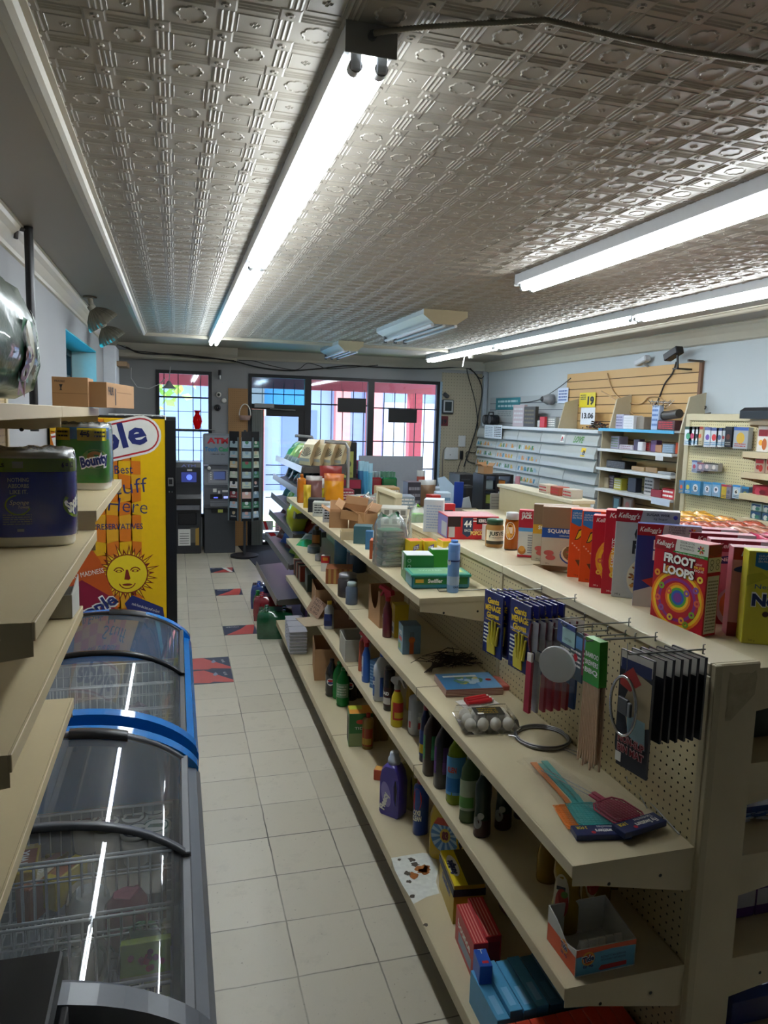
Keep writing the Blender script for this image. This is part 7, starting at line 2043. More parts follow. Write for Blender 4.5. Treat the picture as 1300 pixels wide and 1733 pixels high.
def rack_bag(label,x,y,tier,w,h,d,cols,rz,seed,tilt=-30,grp=None):
    return bag('snack_bag',label,'snack bag',(x-.05,y,TZ[tier]+.035),w*1.1,h*1.15,d*1.2,cols,seed,group=grp,rot=(radians(tilt),0,radians(rz)))
FAN=[(.12,'#8f8a80'),(.3,'#b39a72'),(.42,'#6a5638'),(.55,'#c4aa80'),(.68,'#5f4c32'),(.85,'#c4aa80'),(1,'#9a968c')]
def fan_bag(label,x,y,i):
    m_=MB();n=9;w,h,d=.17,.26,.055
    BG=C('#b8a078',.35);BD=C('#4a3a28',.4);SV=C('#9a988f',.3,.3)
    m_.loft([[(-w/2,0,0),(w/2,0,0),(w/2,.01,0),(-w/2,.01,0)],[(-w*.46,-d/2,.06),(w*.46,-d/2,.06),(w*.46,d/2,.06),(-w*.46,d/2,.06)],[(-w*.44,-d/2,h*.75),(w*.44,-d/2,h*.75),(w*.44,d/2,h*.75),(-w*.44,d/2,h*.75)],[(-w/2,0,h),(w/2,0,h),(w/2,.01,h),(-w/2,.01,h)]],BG,False)
    F=lambda u,v,q:(u,-d/2*min(1,v/.06)*min(1,(h-v)/(.25*h))-q-.001,v)
    for k in range(n):
        a=radians(18+18*k);a2=a+radians(9)
        m_.apoly(F,[(0.0,.07),(.07*cos(a),.07+.10*sin(a)),(.07*cos(a2),.07+.10*sin(a2))],BD,2)
    m_.apoly(F,[(-w*.45,.03),(w*.42,.03),(w*.42,.05),(-w*.45,.06)],SV,2);m_.arect(F,w*.34,.03,w*.45,h*.9,SV,3)
    solo(m_,'snack_bag',label,'snack bag',(x,y,TZ[0]+.04),rot=(radians(-24),0,radians(-62)))
for i,lb in enumerate(('beige snack bag with dark fan pattern, nearest of four on the top tray','beige snack bag with dark fan pattern, second from the near end of the top tray','beige snack bag with dark fan pattern, third from the near end of the top tray','beige snack bag with dark fan pattern, farthest of four on the top tray')):
    fan_bag(lb,1.40-.085*i,6.56+.06*i,i)
for i,(c_,lb) in enumerate((('#c4562a','orange snack bag beside the fan-patterned bags on the top tray'),('#6f8a4a','olive green snack bag on the top tray'),('#8fae5a','light green snack bag on the top tray'),('#2f8a5a','emerald snack bag at the far end of the top tray'))):
    rack_bag(lb,1.18,6.95+.24*i,0,.2,.22,.07,[(.15,'#8a8a84'),(.8,c_),(1,'#a3a39a')],-70,i+30,-42)
for ti,cols_ in ((1,['#1b1b20','#2a2528','#7a3a30','#1d1d22','#26262c']),(2,['#b8b43a','#8a9a34','#2a7a6a','#a3a83a','#1f6a60']),(3,['#a3402a','#3a5aa0','#5a3a6a','#b8683a','#7a2a3a']),(4,['#b8b42a','#a8a82a','#7a2a2a','#3a4a8a','#9a3a2a'])):
    for i,c_ in enumerate(cols_):
        cn={'#1':'black','#2':'dark','#7':'dark red','#b':'yellow','#8':'olive','#a':'orange-brown','#3':'blue','#5':'purple','#9':'rust red'}[c_[:2]]
        rack_bag('%s snack bag, %s tray of the metal rack, %s from the near end' % (cn,('','second','third','fourth','fifth')[ti],('nearest','second','third','fourth','fifth')[i]),TX[ti]+.17,6.62+.31*i,ti,.2,.17,.07,[(.15,c_),(.8,c_),(1,'#8f8f88')],-75,50+ti*7+i,-40)
m_=MB();rn=random.Random(5);rings=[]
for k in range(8):
    f=k/7;q=sin(pi*(.12+.8*f)) ** .5
    rings.append([(.10*q*cos(a)*rn.uniform(.9,1.1),.07*q*sin(a)*rn.uniform(.85,1.1),.27*f) for a in [2*pi*j/16 for j in range(16)]])
m_.loft(rings,C('#b4b62c',.22,coat=.7,bump=.8,scale=30),True);solo(m_,'snack_bag','large yellow-green puffy snack bag at the near end of the metal rack','snack bag',(1.06,6.58,.98))
# wrapped drink packs low by the rack
def drinkpack(label,u,v,z,w,d,h,c1,c2,rz=-8,zb=0.0):
    p=onz(u,v,z);m_=MB()
    for i in range(2):
        for j in range(3):
            m_.lathe([(.001,0),(.045,0),(.05,.02),(.048,.7*h),(.03,.85*h),(.018,.93*h),(.018,h),(.001,h)],C(c1,.2,coat=.5),12,c=(w*(.25+.5*i)-w/2,d*(.17+.33*j)-d/2,0))
    rings=[[(x*f,y*f,zz) for x,y in ((-w/2,-d/2),(0,-d/2*1.04),(w/2,-d/2),(w/2,d/2),(0,d/2*1.04),(-w/2,d/2))] for f,zz in ((.98,.002),(1.02,.1),(1.01,h*.72),(.94,h*.9),(.6,h*.95))]
    m_.loft(rings,C(c2,.15,coat=.9,var=.5,scale=20,bump=1.0),True)
    return solo(m_,'drink_pack',label,'drink pack',(p.x,p.y,zb),radians(rz))
drinkpack('blue and white wrapped pack of drinks low beside the snack rack',450,985,.26,.30,.26,.25,'#22408a','#2c3f7a')
drinkpack('red wrapped pack of drinks between the blue and the green pack',456,1003,.26,.30,.24,.25,'#8a1c24','#8f2a34')
drinkpack('dark green wrapped pack of drinks nearest the gondola',466,1028,.26,.32,.28,.26,'#1c5a34','#1f5a3a')
bottle('soda_bottle','single bright green soda bottle in front of the green wrapped pack','soda bottle',436,1050,1022,0.0,.045,'soda',SG,'#1d7a38',h=.27,yoff=.1)

# ================================================================== STREET END
# greeting card spinner
CX,CYc=.93,10.45
t=thing('card_spinner','tall greeting card stand beside the cash machines','card stand',(CX,CYc,0))
m_=MB();m_.cyl((0,0,0),(0,0,1.8),.02,DKGREY,10);m_.cyl((0,0,0),(0,0,.03),.2,BLACKM,20);m_.build('pole',t)
cols3=((-.15,-35),(.02,0),(.15,42))
for dx,a in cols3:
    m_=MB();m_.T=Matrix.Translation((dx,-.06 if a == 0 else .02,0)) @ Matrix.Rotation(radians(a),4,'Z');m_.box(-.075,0,.52,.075,.01,1.78,C('#18191c',.4));m_.box(-.078,-.03,.52,-.072,0,1.70,C('#7a8a90',.3));m_.box(.072,-.03,.52,.078,0,1.70,C('#7a8a90',.3))
    m_.T=None;m_.build('panel',t)
rnd=random.Random(9);pal=['#c9d4d8','#b8c4b0','#d0a8a0','#3a7a5a','#a9c0d0','#cfcac0','#7a95a8','#26303c','#d8d8d8','#c0b090','#8a3a44','#9ab0b8']
names_={-35:'left',0:'middle',42:'right'}
base_card={}
for dx,a in cols3:
    for k in range(8):
        c_=pal[rnd.randrange(12)];m_=MB();m_.box(-.062,-.004,0,.062,0,.14,C(c_,.5),.0005);F=face('F',-.062,-.004,0,.062,0,.14)
        m_.acirc(F,.062,.075,.025,C(rnd.choice(pal),.5),1);m_.arect(F,.02,.02,.1,.03,C(rnd.choice(pal),.5),1)
        M_=Matrix.Translation((CX+dx,CYc+(-.06 if a == 0 else .02),0)) @ Matrix.Rotation(radians(a),4,'Z')
        q=M_ @ Vector((0,-.012,.56+.142*k))
        solo(m_,'greeting_card','greeting card in the %s column of the card stand, row %s from the top' % (names_[a],('eight','seven','six','five','four','three','two','one')[k]),'card',tuple(q),rot=(radians(-10),0,radians(a)))
# tan pegboard pillar, basket
m_=MB();m_.box(.76,YB-.03,0,1.05,YB-.001,2.40,pegboard('#a97f4e','Y',.03,.1));solo(m_,'pegboard','tall narrow tan pegboard panel on the wall left of the shop door','pegboard')
m_=MB();m_.box(D0+.05,YB-.05,0,D0+.22,YB-.002,2.1,C('#6f7472',.5))
for k in range(6):m_.box(D0+.06+k*.026,YB-.062,0,D0+.072+k*.026,YB-.05,2.1,C('#7f8482',.5))
struct(m_,'trim_9')
m_=MB();m_.lathe([(.001,0),(.07,0),(.09,.07),(.085,.07),(.066,.005)],C('#a98a80',.6),16);m_.tube([(.085*cos(a_),0,.07+.17*sin(a_)) for a_ in [pi*k/12 for k in range(13)]],.008,WHT,6)
solo(m_,'small_basket','small round basket with white hoop handle hanging on the tan pegboard','basket',(1.0,YB-.13,1.93))
# red vase on the window rail
m_=MB();m_.lathe([(.001,0),(.035,0),(.05,.05),(.07,.11),(.06,.17),(.032,.22),(.035,.25),(.052,.275),(.048,.275),(.03,.25),(.001,.24)],liquid('#e01a24',.55,.1),24)
q=ony(334,726,YB-.04);solo(m_,'red_vase','bright red glass vase standing on the rail of the small street window','vase',(q.x,YB-.06,q.z))
m_=MB();m_.box(A0+.02,YB-.12,q.z-.014,A1+.04,YB-.021,q.z-.001,STEEL,.002);solo(m_,'window_ledge','thin metal ledge across the small street window','ledge')
# bell lamp on cord, adaptor box, wooden batten
p=ony(286,650,10.6)
t=thing('pendant_lamp','small grey cone lamp hanging on a cord before the small street window','lamp',tuple(p))
m_=MB();m_.lathe([(.10,-.06),(.055,-.02),(.03,.02),(.02,.04),(.001,.045)],C('#8a8c8e',.4),20);m_.build('lamp_shade',t)
m_=MB();m_.tube([(0,0,.04),(.01,0,.14),(.02,.1,.24)],.006,LGREY,6);m_.build('cord',t)
m_=MB();q=[ony(u,v,10.7) for u,v in ((222,622),(222,640),(232,655),(252,658),(270,650),(280,640))];m_.tube(q,.007,LGREY,6);solo(m_,'white_cable','looping white cable from the wooden batten to the cone lamp','cable')
a=ony(172,612,9.9);b_=ony(216,622,9.9);m_=MB();m_.box(a.x,9.8,a.z-.05,b_.x,10.3,a.z+.01,C('#8a6f52',.7),.004)
solo(m_,'wooden_batten','short wooden batten fixed below the ceiling at the left street corner','wood')
m_=MB();m_.box(XL+.001,9.6,2.25,-.70,10.2,2.8,C('#d0d4da',.6),.004);solo(m_,'fuse_box','pale wall box in the left street corner under the wooden batten','box')
# cable bundles along the beam and the cove
def cable(label,pts,r,col='#141416',name='cable',y=None):
    m_=MB();P=[]
    for (u,v,yy) in pts:P.append(ony(u,v,yy))
    fine=[]
    for i in range(len(P)-1):
        p0=P[max(i-1,0)];p1=P[i];p2=P[i+1];p3=P[min(i+2,len(P)-1)]
        for k in range(6):
            t_=k/6;fine.append(.5*((2*p1)+(p2-p0)*t_+(2*p0-5*p1+4*p2-p3)*t_ ** 2+(3*p1-3*p2+p3-p0)*t_ ** 3))
    fine.append(P[-1]);m_.tube(fine,r,C(col,.5),6);return solo(m_,name,label,'cable')
cable('black cable drooping along the boxed beam above the small street window',[(166,596,10.9),(180,590,10.9),(200,583,10.9),(215,588,10.9),(240,598,10.92),(300,600,10.92),(350,605,10.92),(400,612,10.92)],.011)
cable('second black cable twisting with the first along the boxed beam',[(160,600,10.88),(190,582,10.88),(225,593,10.88),(260,597,10.88),(320,604,10.88),(396,610,10.88)],.007)
cable('black cable running over the shop windows towards the right wall',[(400,612,11.0),(440,622,11.25),(490,627,11.28),(540,624,11.28),(590,619,11.28),(650,622,11.28),(720,624,11.28),(780,622,11.3),(800,628,11.3),(812,645,11.3),(816,665,11.3),(810,700,11.3),(806,725,11.33),(800,745,11.33),(785,790,11.33)],.010)
cable('thin looped black cable over the shop door',[(404,610,11.2),(430,611,11.2),(455,618,11.2),(500,626,11.2),(520,615,11.2),(540,619,11.22),(560,624,11.22),(640,618,11.22)],.006)
cable('thin cable hanging from the ceiling corner behind the sales counter',[(820,635,11.3),(812,640,11.3),(790,622,11.3),(806,690,11.34),(808,760,11.34),(790,765,11.34),(792,780,11.34),(808,785,11.34)],.007)
m_=MB();q=ony(205,587,10.9);m_.box(q.x-.06,10.88,q.z-.035,q.x+.06,10.975,q.z+.035,C('#8f9296',.5),.005);solo(m_,'junction_box','grey junction box on the boxed beam beside the black cables','junction box')
# small devices on the wall strip between windows
for (u,v,s_,lb) in ((370,668,.038,'round black and white device on the wall strip, upper of two'),(368,690,.045,'round black device on the wall strip, lower of two'),(379,678,.035,'round white detector beside the black devices')):
    q=ony(u,v,YB-.02);m_=MB();wcol=WHT if 'white' in lb.split(' on')[0] else C('#2a2b30',.4)
    m_.T=Matrix.Translation(q) @ Matrix.Rotation(radians(90),4,'X');m_.lathe([(.001,0),(s_*1.1,0),(s_,.035),(s_*.6,.04),(.001,.038)],wcol,20)
    if 'detector' not in lb:m_.lathe([(.001,.041),(s_*.55,.041),(s_*.5,.05),(.001,.045)],C('#0c0c10',.2),16)
    m_.T=None;solo(m_,'wall_device',lb,'device')
q=ony(372,632,YB-.05);m_=MB();m_.cyl((q.x,YB-.05,q.z+.05),(q.x,YB-.05,q.z-.03),.022,BLACKM,10);m_.cyl((q.x,YB-.05,q.z-.03),(q.x,YB-.05,q.z-.09),.018,STEEL,10);m_.box(q.x-.01,YB-.05,q.z,q.x+.01,YB-.001,q.z+.02,BLACKM);solo(m_,'bulb_holder','black lamp holder on the wall above the round devices','lamp holder')
# black boards and grey board in the street windows
for (u0,u1,v0,v1,lb) in ((572,619,673,699,'black rectangular sign board hanging in the left large window'),(658,705,692,716,'black rectangular sign board hanging in the right large window')):
    a=ony(u0,v0,YB-.05);b_=ony(u1,v1,YB-.05);m_=MB();m_.box(a.x,YB-.06,b_.z,b_.x,YB-.03,a.z,C('#0e0e12',.5),.003)
    for xx in (a.x+.06,b_.x-.06):m_.tube([(xx,YB-.045,a.z),(xx,YB-.03,a.z+.30)],.002,BLACKM,4)
    solo(m_,'sign_board',lb,'sign board')
a=ony(608,771,10.9);b_=ony(714,835,10.9);m_=MB();m_.box(a.x,10.9,.002,b_.x,10.93,a.z,C('#9a9da4',.5),.003);solo(m_,'grey_board','large plain grey board leaning in front of the right large window','board')
# window-side items: intercom, white router, papers
m_=MB();m_.box(4.16,YB-.012,.4,4.93,YB-.001,2.78,pegboard('#a89f8a','Y',.05,.10));solo(m_,'pegboard','large greyish pegboard panel between the right window and the right wall','pegboard')
m_=MB();m_.box(4.13,YB-.03,.4,4.165,YB-.001,2.63,C('#8fa9c0',.6));struct(m_,'trim_10')
def wallbox(name,label,cat,u0,u1,v0,v1,d,col,art=None,y=None):
    yy=(y or YB-.014);a=ony(u0,v0,yy);b_=ony(u1,v1,yy);m_=MB();w,h=b_.x-a.x,a.z-b_.z
    m_.box(0,-d,0,w,0,h,C(col,.4),min(.012,d*.3))
    if art:art(m_,face('F',0,-d,0,w,0,h),w,h)
    return solo(m_,name,label,cat,(a.x,yy,b_.z))
wallbox('intercom','black and silver door intercom on the pegboard beside the right window','intercom',748,766,676,701,.05,'#26262a',lambda m_,F,w,h:(m_.arect(F,w*.08,h*.12,w*.92,h*.95,C('#a3a6a8',.4),3),m_.arect(F,w*.2,h*.22,w*.8,h*.85,C('#2c3436',.2),5)))
m_=MB();q=ony(755,669,YB-.05);m_.T=Matrix.Translation(q) @ Matrix.Rotation(radians(35),4,'Y');m_.box(-.05,-.03,-.03,.05,.03,.03,DKGREY,.01);m_.T=None;solo(m_,'small_camera','small dark camera above the door intercom','camera')
wallbox('round_sign','small dark red sign with a number under the intercom','sign',745,758,704,721,.01,'#5a1c22',lambda m_,F,w,h:m_.text(F,'19',w*.5,h*.25,h*.4,INK,w=w*.6,lay=3,bold=.05))
wallbox('router','white router box on the pegboard, with cables below','router',752,774,757,778,.04,'#c4c6c8',lambda m_,F,w,h:m_.acirc(F,w*.4,h*.4,.008,INK,4))
wallbox('light_switch','small white rectangular switch plate above the router','panel',776,787,737,756,.02,'#c8cacc')
wallbox('socket_box','black socket strip below the small white panel','socket',778,783,763,777,.03,'#1b1b1e')
cable('black cord hanging from the socket strip on the pegboard',[(781,777,11.33),(778,785,11.33),(775,795,11.33),(774,812,11.33)],.006)
cable('grey cords hanging from the router',[(755,757,11.33),(750,765,11.33),(749,790,11.33),(748,830,11.33)],.008,'#6a6460')
# conduit in the corner
m_=MB();q=ony(826,617,11.3);m_.box(4.86,11.28,1.4,4.93,11.36,2.82,C('#9aa2a8',.5),.004);solo(m_,'conduit','grey vertical conduit in the corner between street wall and right wall','conduit')

# ================================================================== RIGHT WALL
def slat_board(name,label,x,y0,y1,z0,z1,col,line,pitch=.10):
    m_=MB();m_.box(x-.02,y0,z0,x,y1,z1,C(col,.55,var=.04,scale=4))
    z=z1-pitch
    while z>z0+.02:
        m_.box(x-.0206,y0,z-.006,x-.0195,y1,z+.004,C(line,.8));z -= pitch
    return solo(m_,name,label,'slat board')
slat_board('slat_board','tan slatted display board on the right wall behind the phone accessories',XR-.002,6.18,8.72,1.0,2.655,'#c09a64','#5a4226')
slat_board('slat_board','grey slatted display board on the right wall above the cigarette cabinet',XR-.002,8.74,11.15,.9,2.40,'#a3a8ab','#5b6066')
m_=MB();m_.box(XR-.03,6.14,1.2,XR-.002,6.178,2.66,C('#6f4f3a',.7));m_.box(XR-.20,6.12,2.645,XR-.03,6.14,2.665,C('#4a4038',.5));solo(m_,'board_edge','dark wooden edge strip at the near end of the tan slatted board','wood strip')
# cigarette cabinet with tip-out flaps
CXF=4.64
t=thing('cigarette_cabinet','wide pale grey cigarette cabinet with rows of closed flaps on the right wall','cabinet',(0,0,0))
GC=C('#9fa3a1',.4);GF_=C('#a9ada9',.32,var=.04);GE=C('#c9cdce',.4)
m_=MB();m_.box(CXF+.03,7.42,.25,XR-.03,10.95,1.94,GC);m_.build('body',t)
m_=MB();m_.box(CXF-.03,7.40,1.915,XR-.03,10.1,1.955,GE,.004);m_.build('top_edge',t)
cols_y=[7.42,8.16,8.80,9.48,10.2,10.95]
pk=[C(c,.5) for c in ('#3f7a4a','#c4cfd0','#c98a3a','#3a7a9a','#b9a02a','#8fa8b8','#b0b4b4','#d08a50')]
rnd=random.Random(2)
for r in range(10):
    z1=1.905-r*.148;z0=z1-.138
    for c in range(5):
        m_=MB();y0,y1=cols_y[c]+.006,cols_y[c+1]-.006;dx=.03 if (r in (1,2) and c == 0) else 0
        xo=CXF-dx
        m_.prism([(xo+.03,z0),(xo-.012,z0+.004),(xo-.008,z0+.05),(xo+.018,z1),(xo+.03,z1)],y0,y1,GF_,'Y')
        m_.box(xo-.014,y0,z0-.004,xo+.0,y1,z0+.004,C('#7f8482',.4),.001)
        S=lambda u,v,n:(xo-.010+.026*max(0,(v-.05))/.09-n-.0015,y1-u,z0+v)
        if c >= 2 and r in (1,2,3,4):
            n_=6
            for k in range(n_):
                mt=pk[rnd.randrange(8)];u=.05+k*.095
                m_.arect(S,u,.03,u+.045,.085,mt,2);m_.arect(S,u+.05,.03,u+.08,.06,pk[rnd.randrange(8)],2)
        if (r,c) == (1,0) or (r,c) == (5,0):
            m_.arect(S,.42,.02,.52,.12,YLW,2);m_.text(S,'19',.49,.04,.05,INK,w=.05,lay=3,bold=.05)
        if (r,c) == (0,0):
            m_.text(S,'LOVE',.30,.03,.07,C('#5a8a4a',.4),w=.22,lay=3,bold=.05,shear=.3)
        if (r,c) == (0,1):m_.arect(S,.52,.02,.60,.11,WHT,2);m_.text(S,'P',.56,.035,.05,RED,lay=3,bold=.05)
        m_.build('flap',t)
# shelf top goods over the cabinet (z = 1.955)
ZCab=1.956
def onshelf(name,label,cat,u0,u1,v0,v1,X,d,col,art=None,z=None,rz=0):
    """box on the right wall units facing into the room; X = its front plane"""
    um=(u0+u1)/2;a=onx(u0,v0,X);b_=onx(u1,v1,X);zb=z if z is not None else onx(um,v1,X).z
    zt=onx(um,v0,X).z;w=a.y-b_.y;h=max(.02,zt-zb);m_=MB()
    m_.box(0,0,0,d,w,h,col if not isinstance(col,str) else C(col,.4),.003)
    if art:art(m_,face('L',0,0,0,d,w,h),w,h)
    return solo(m_,name,label,cat,(X,b_.y,zb),radians(rz))
scr=lambda mt,k=1,rows=4:(lambda m_,S,w,h:scribble(m_,S,w*.1,h*.12,w*.9,h*.9,mt,rows,2,k))
for i,(u0,u1,v0,lb) in enumerate(((941,962,681,'upright beige divider panel above the cigarette cabinet'),(1026,1054,675,'upright beige divider panel between the cabinet and the blue-edged shelf'),(1145,1158,672,'upright beige divider panel at the near end of the blue-edged shelf'))):
    a=onx(u0,v0,4.66);m_=MB();m_.prism([(4.66,ZCab),(4.92,ZCab),(4.92,a.z+.05),(4.74,a.z)],0,.02,C('#b3a98f',.5),'Y');solo(m_,'divider_panel',lb,'divider',(0,a.y-.1,0.0))
onshelf('toy_pack','pale pink blister pack standing on the cabinet top','toy pack',869,886,685,718,4.72,.05,'#a99a9c',scr(LGREY),ZCab)
onshelf('toy_pack','dark patterned blister pack on the cabinet top, right of the pale pink one','toy pack',887,905,688,718,4.72,.05,'#3a3630',scr(C('#6a6048',.5)),ZCab)
t=onshelf('glass_pipe_stand','small red and clear glass ornament on the cabinet top','ornament',914,921,705,720,4.74,.04,'#b8222c',None,ZCab)
for i,(u0,u1,v0,v1,X,c_,lb) in enumerate(((909,913,711,720,4.76,'#a9b4b4','pale glass piece left of the red ornament'),(926,940,706,720,4.80,'#8f9694','clear boxes on the cabinet top beside the beige divider'))):
    onshelf('ornament',lb,'ornament',u0,u1,v0,v1,X,.05,c_,scr(WHT,3),ZCab)
# boombox
p=onx(827,718,4.70);t=thing('portable_speaker','black portable speaker with handle at the far end of the cabinet top','speaker',(4.72,p.y-.12,ZCab))
m_=MB();
for s_ in (0,1):
    m_.T=Matrix.Translation((0,.02+.22*s_,.085)) @ Matrix.Rotation(radians(90),4,'Y');m_.lathe([(.001,-.05),(.07,-.05),(.08,-.03),(.08,.08),(.001,.08)],BLACKM,18);m_.lathe([(.06,-.052),(.045,-.053),(.04,-.048),(.02,-.052),(.001,-.054)],C('#3a3c42',.3),16)
m_.T=None;m_.box(-.03,.02,.02,.07,.24,.15,BLACKM,.01);m_.build('body',t)
m_=MB();m_.tube([(.02,.04,.15),(.02,.05,.2),(.02,.21,.2),(.02,.22,.15)],.012,C('#2c2d31',.4),8);m_.build('handle',t)
# papers hung below
def paper(label,u0,u1,v0,v1,X,col='#c9d0d6',art=None,name='paper_notice',tilt=0):
    a=onx(u0,v0,X);b_=onx(u1,v1,X);m_=MB();w,h=a.y-b_.y,a.z-b_.z;m_.box(-.002,0,0,0,w,h,C(col,.5));S=face('L',-.002,0,0,0,w,h)
    if art:art(m_,S,w,h)
    return solo(m_,name,label,'notice',(X,b_.y,b_.z),rot=(radians(tilt),0,0))
paper('white price list hanging under the black portable speaker, left of two',821,835,719,742,4.60,art=scr(C('#7a8a9a',.5),1,6))
paper('white price list hanging under the black portable speaker, right of two',836,849,719,743,4.60,art=scr(INK,2,6))
paper('teal calendar with grey month sheet on the grey slatted board',840,880,674,693,XR-.03,'#2f7f8c',scr(C('#b9d0d4',.5),3,2),'calendar')
paper('grey month sheet below the teal calendar picture',840,868,694,707,XR-.03,'#aab0b2',scr(C('#7f8688',.5),4,3),'calendar')
paper('white notice with blue text on the grey slatted board beside the tan board',945,961,657,682,XR-.04,'#c9d4e4',scr(C('#3a5a9a',.5),5,4))
def art19(m_,S,w,h):m_.arect(S,w*.48,0,w,h,C('#d8c51e',.4),1);m_.text(S,'19',w*.73,h*.2,h*.5,INK,w=w*.42,lay=3,bold=.06);scribble(m_,S,w*.06,h*.5,w*.42,h*.9,INK,3,2)
paper('yellow age limit sign with a large black 19 on the tan slatted board',982,1007,665,689,XR-.04,'#d8c51e',art19,'age_sign')
def art13(m_,S,w,h):m_.text(S,'13.06',w*.5,h*.38,h*.3,INK,w=w*.82,lay=2,bold=.05)
paper('white sign reading 13.06 under the yellow age limit sign',984,1006,690,719,4.80,'#cfd3d8',art13,'price_sign')
m_=MB();q=onx(936,676,XR-.03);m_.T=Matrix.Translation(q) @ Matrix.Rotation(radians(-90),4,'Y');m_.lathe([(.001,0),(.07,0),(.075,.08),(.06,.1),(.04,.16),(.001,.17)],C('#8a8d90',.35),18);m_.lathe([(.038,.161),(.03,.175),(.001,.176)],INK,14);m_.T=None
solo(m_,'dome_camera','grey cone-shaped camera with black front on the grey slatted board','camera')
# pile of dark trinkets under the 13.06 sign
rnd=random.Random(31);m_=MB();q=onx(1005,718,4.72)
for k in range(70):
    a=rnd.uniform(0,6.28);x,y=rnd.gauss(.06,.03),rnd.gauss(0,.11);z=rnd.uniform(.01,.10)*(1-min(1,abs(y)/.3))
    m_.tube([(x,y,z+.008),(x+.03*cos(a),y+.03*sin(a),z+.012)],.008,C(rnd.choice(['#2a2622','#3a322c','#1c1a1a','#6a3a30']),.4),5)
solo(m_,'trinket_pile','pile of dark tangled trinkets under the 13.06 sign','trinkets',(q.x,q.y,ZCab),kind='stuff')

# ---- white shelving with blue-edged top
t=thing('phone_shelving','white wall shelving with a blue-edged top shelf between cabinet and pegboard','shelving',(0,0,0))
YA,YZ_=6.05,7.36;XS=4.60
WS=C('#c9cccc',.4);lev=[onx(1080,v,XS).z for v in (727,764,799,838,878)]
for k,z in enumerate(lev):
    m_=MB();m_.box(XS,YA,z-.02,XR-.03,YZ_,z,WS);m_.box(XS-.012,YA,z-.03,XS,YZ_,z+.002,C('#4aa3cc',.35) if k == 0 else WS,.002);m_.build('shelf',t)
    q=MB()
for y in (YA-.02,YZ_+.003):
    m_=MB();m_.box(XS+.05,y,.1,XR-.03,y+.018,lev[0]-.03,C('#a89c80',.5));m_.build('side_panel',t)
m_=MB();m_.box(XS+.05,YA,0,XR-.03,YZ_,.1,DKGREY);m_.build('base',t)
def row(lvl,items):
    z=lev[lvl]+.001
    for (nm,lb,cat,u0,u1,v0,X,d,c_,art) in items:
        um=(u0+u1)/2;a=onx(u0,740,X).y;b_=onx(u1,740,X).y;zt=onx(um,v0,X).z;m_=MB();w,h=a-b_,max(.015,zt-z)
        m_.box(0,0,0,d,w,h,C(c_,.4),min(.006,h*.2))
        if art:art(m_,face('L',0,0,0,d,w,h),w,h)
        solo(m_,nm,lb,cat,(X,b_,z))
row(0,[('small_carton','pale lilac printed carton beside the divider on the blue-edged shelf','box',1040,1053,701,4.72,.08,'#a9a8c0',scr(C('#6a6a8a',.5),1)),
        ('small_carton','white square carton on the blue-edged shelf','box',1053,1070,703,4.70,.12,'#c9cace',scr(LGREY,2)),
        ('small_carton','grey open carton with a round clock face beside the white one','box',1071,1088,705,4.74,.12,'#7d7468',None),
        ('small_carton','blue and white upright package under the dark camera','box',1100,1112,686,4.74,.06,'#9fb0cc',scr(C('#4a6aa0',.5),3)),
        ('small_carton','red and dark boxes at the near end of the blue-edged shelf','box',1110,1140,711,4.74,.10,'#4a2c2c',scr(RED,4))])
q=onx(1127,703,4.66);m_=MB();m_.cyl((0,.14,.0),(-.02,-.10,.02),.045,C('#3c3834',.4),14);m_.cyl((-.0,.14,.0),(.0,.16,0),.048,BLACKM,14);solo(m_,'bullet_camera','dark cylindrical camera lying on the goods of the blue-edged shelf','camera',(q.x+.1,q.y,q.z))
t2=thing('wire_basket','silver wire bowl on the blue-edged shelf beneath the camera cord','basket',(4.80,onx(1118,690,4.8).y,onx(1118,692,4.8).z-.0))
m_=MB()
for k in range(3):m_.tube([((.05+.03*k)*cos(2*pi*j/20),(.05+.03*k)*sin(2*pi*j/20),.035*k) for j in range(20)],.004,CHROME,5,closed=True)
for j in range(12):m_.tube([(.05*cos(2*pi*j/12),.05*sin(2*pi*j/12),0),(.13*cos(2*pi*j/12+.2),.13*sin(2*pi*j/12+.2),.09)],.003,CHROME,4)
m_.build('wires',t2)
row(1,[('glass_jar','glass jar of mixed sweets with lilac lid on the second white shelf','jar',1034,1048,738,4.72,.12,'#8f8a9c',scr(C('#5f7a5a',.5),5)),
        ('small_carton','low white tray of small items beside the sweets jar','tray',1049,1071,753,4.70,.10,'#b4aeb6',scr(C('#8a6a7a',.5),6,2)),
        ('bottle_pack','dark violet bottle on the second white shelf','bottle',1073,1083,743,4.72,.07,'#4a3f58',None),
        ('small_carton','small white soap bottle shape beside the violet bottle','bottle',1080,1088,748,4.66,.05,'#c4c4c8',None),
        ('perfume_box','red and dark perfume box on the second white shelf','box',1090,1101,748,4.72,.07,'#6a3434',scr(RED,7)),
        ('perfume_box','purple round perfume box beside the orange one','box',1102,1112,745,4.72,.07,'#6a4a78',None),
        ('perfume_box','orange brown perfume box on the second white shelf','box',1110,1121,753,4.70,.07,'#a0704a',None),
        ('perfume_box','wide grey-blue perfume box on the second white shelf','box',1122,1142,751,4.70,.07,'#6f7f8c',scr(C('#8fa0b0',.5),8)),
        ('perfume_box','orange-red toy at the near end of the second white shelf','toy',1144,1153,749,4.72,.07,'#c4502c',None)])
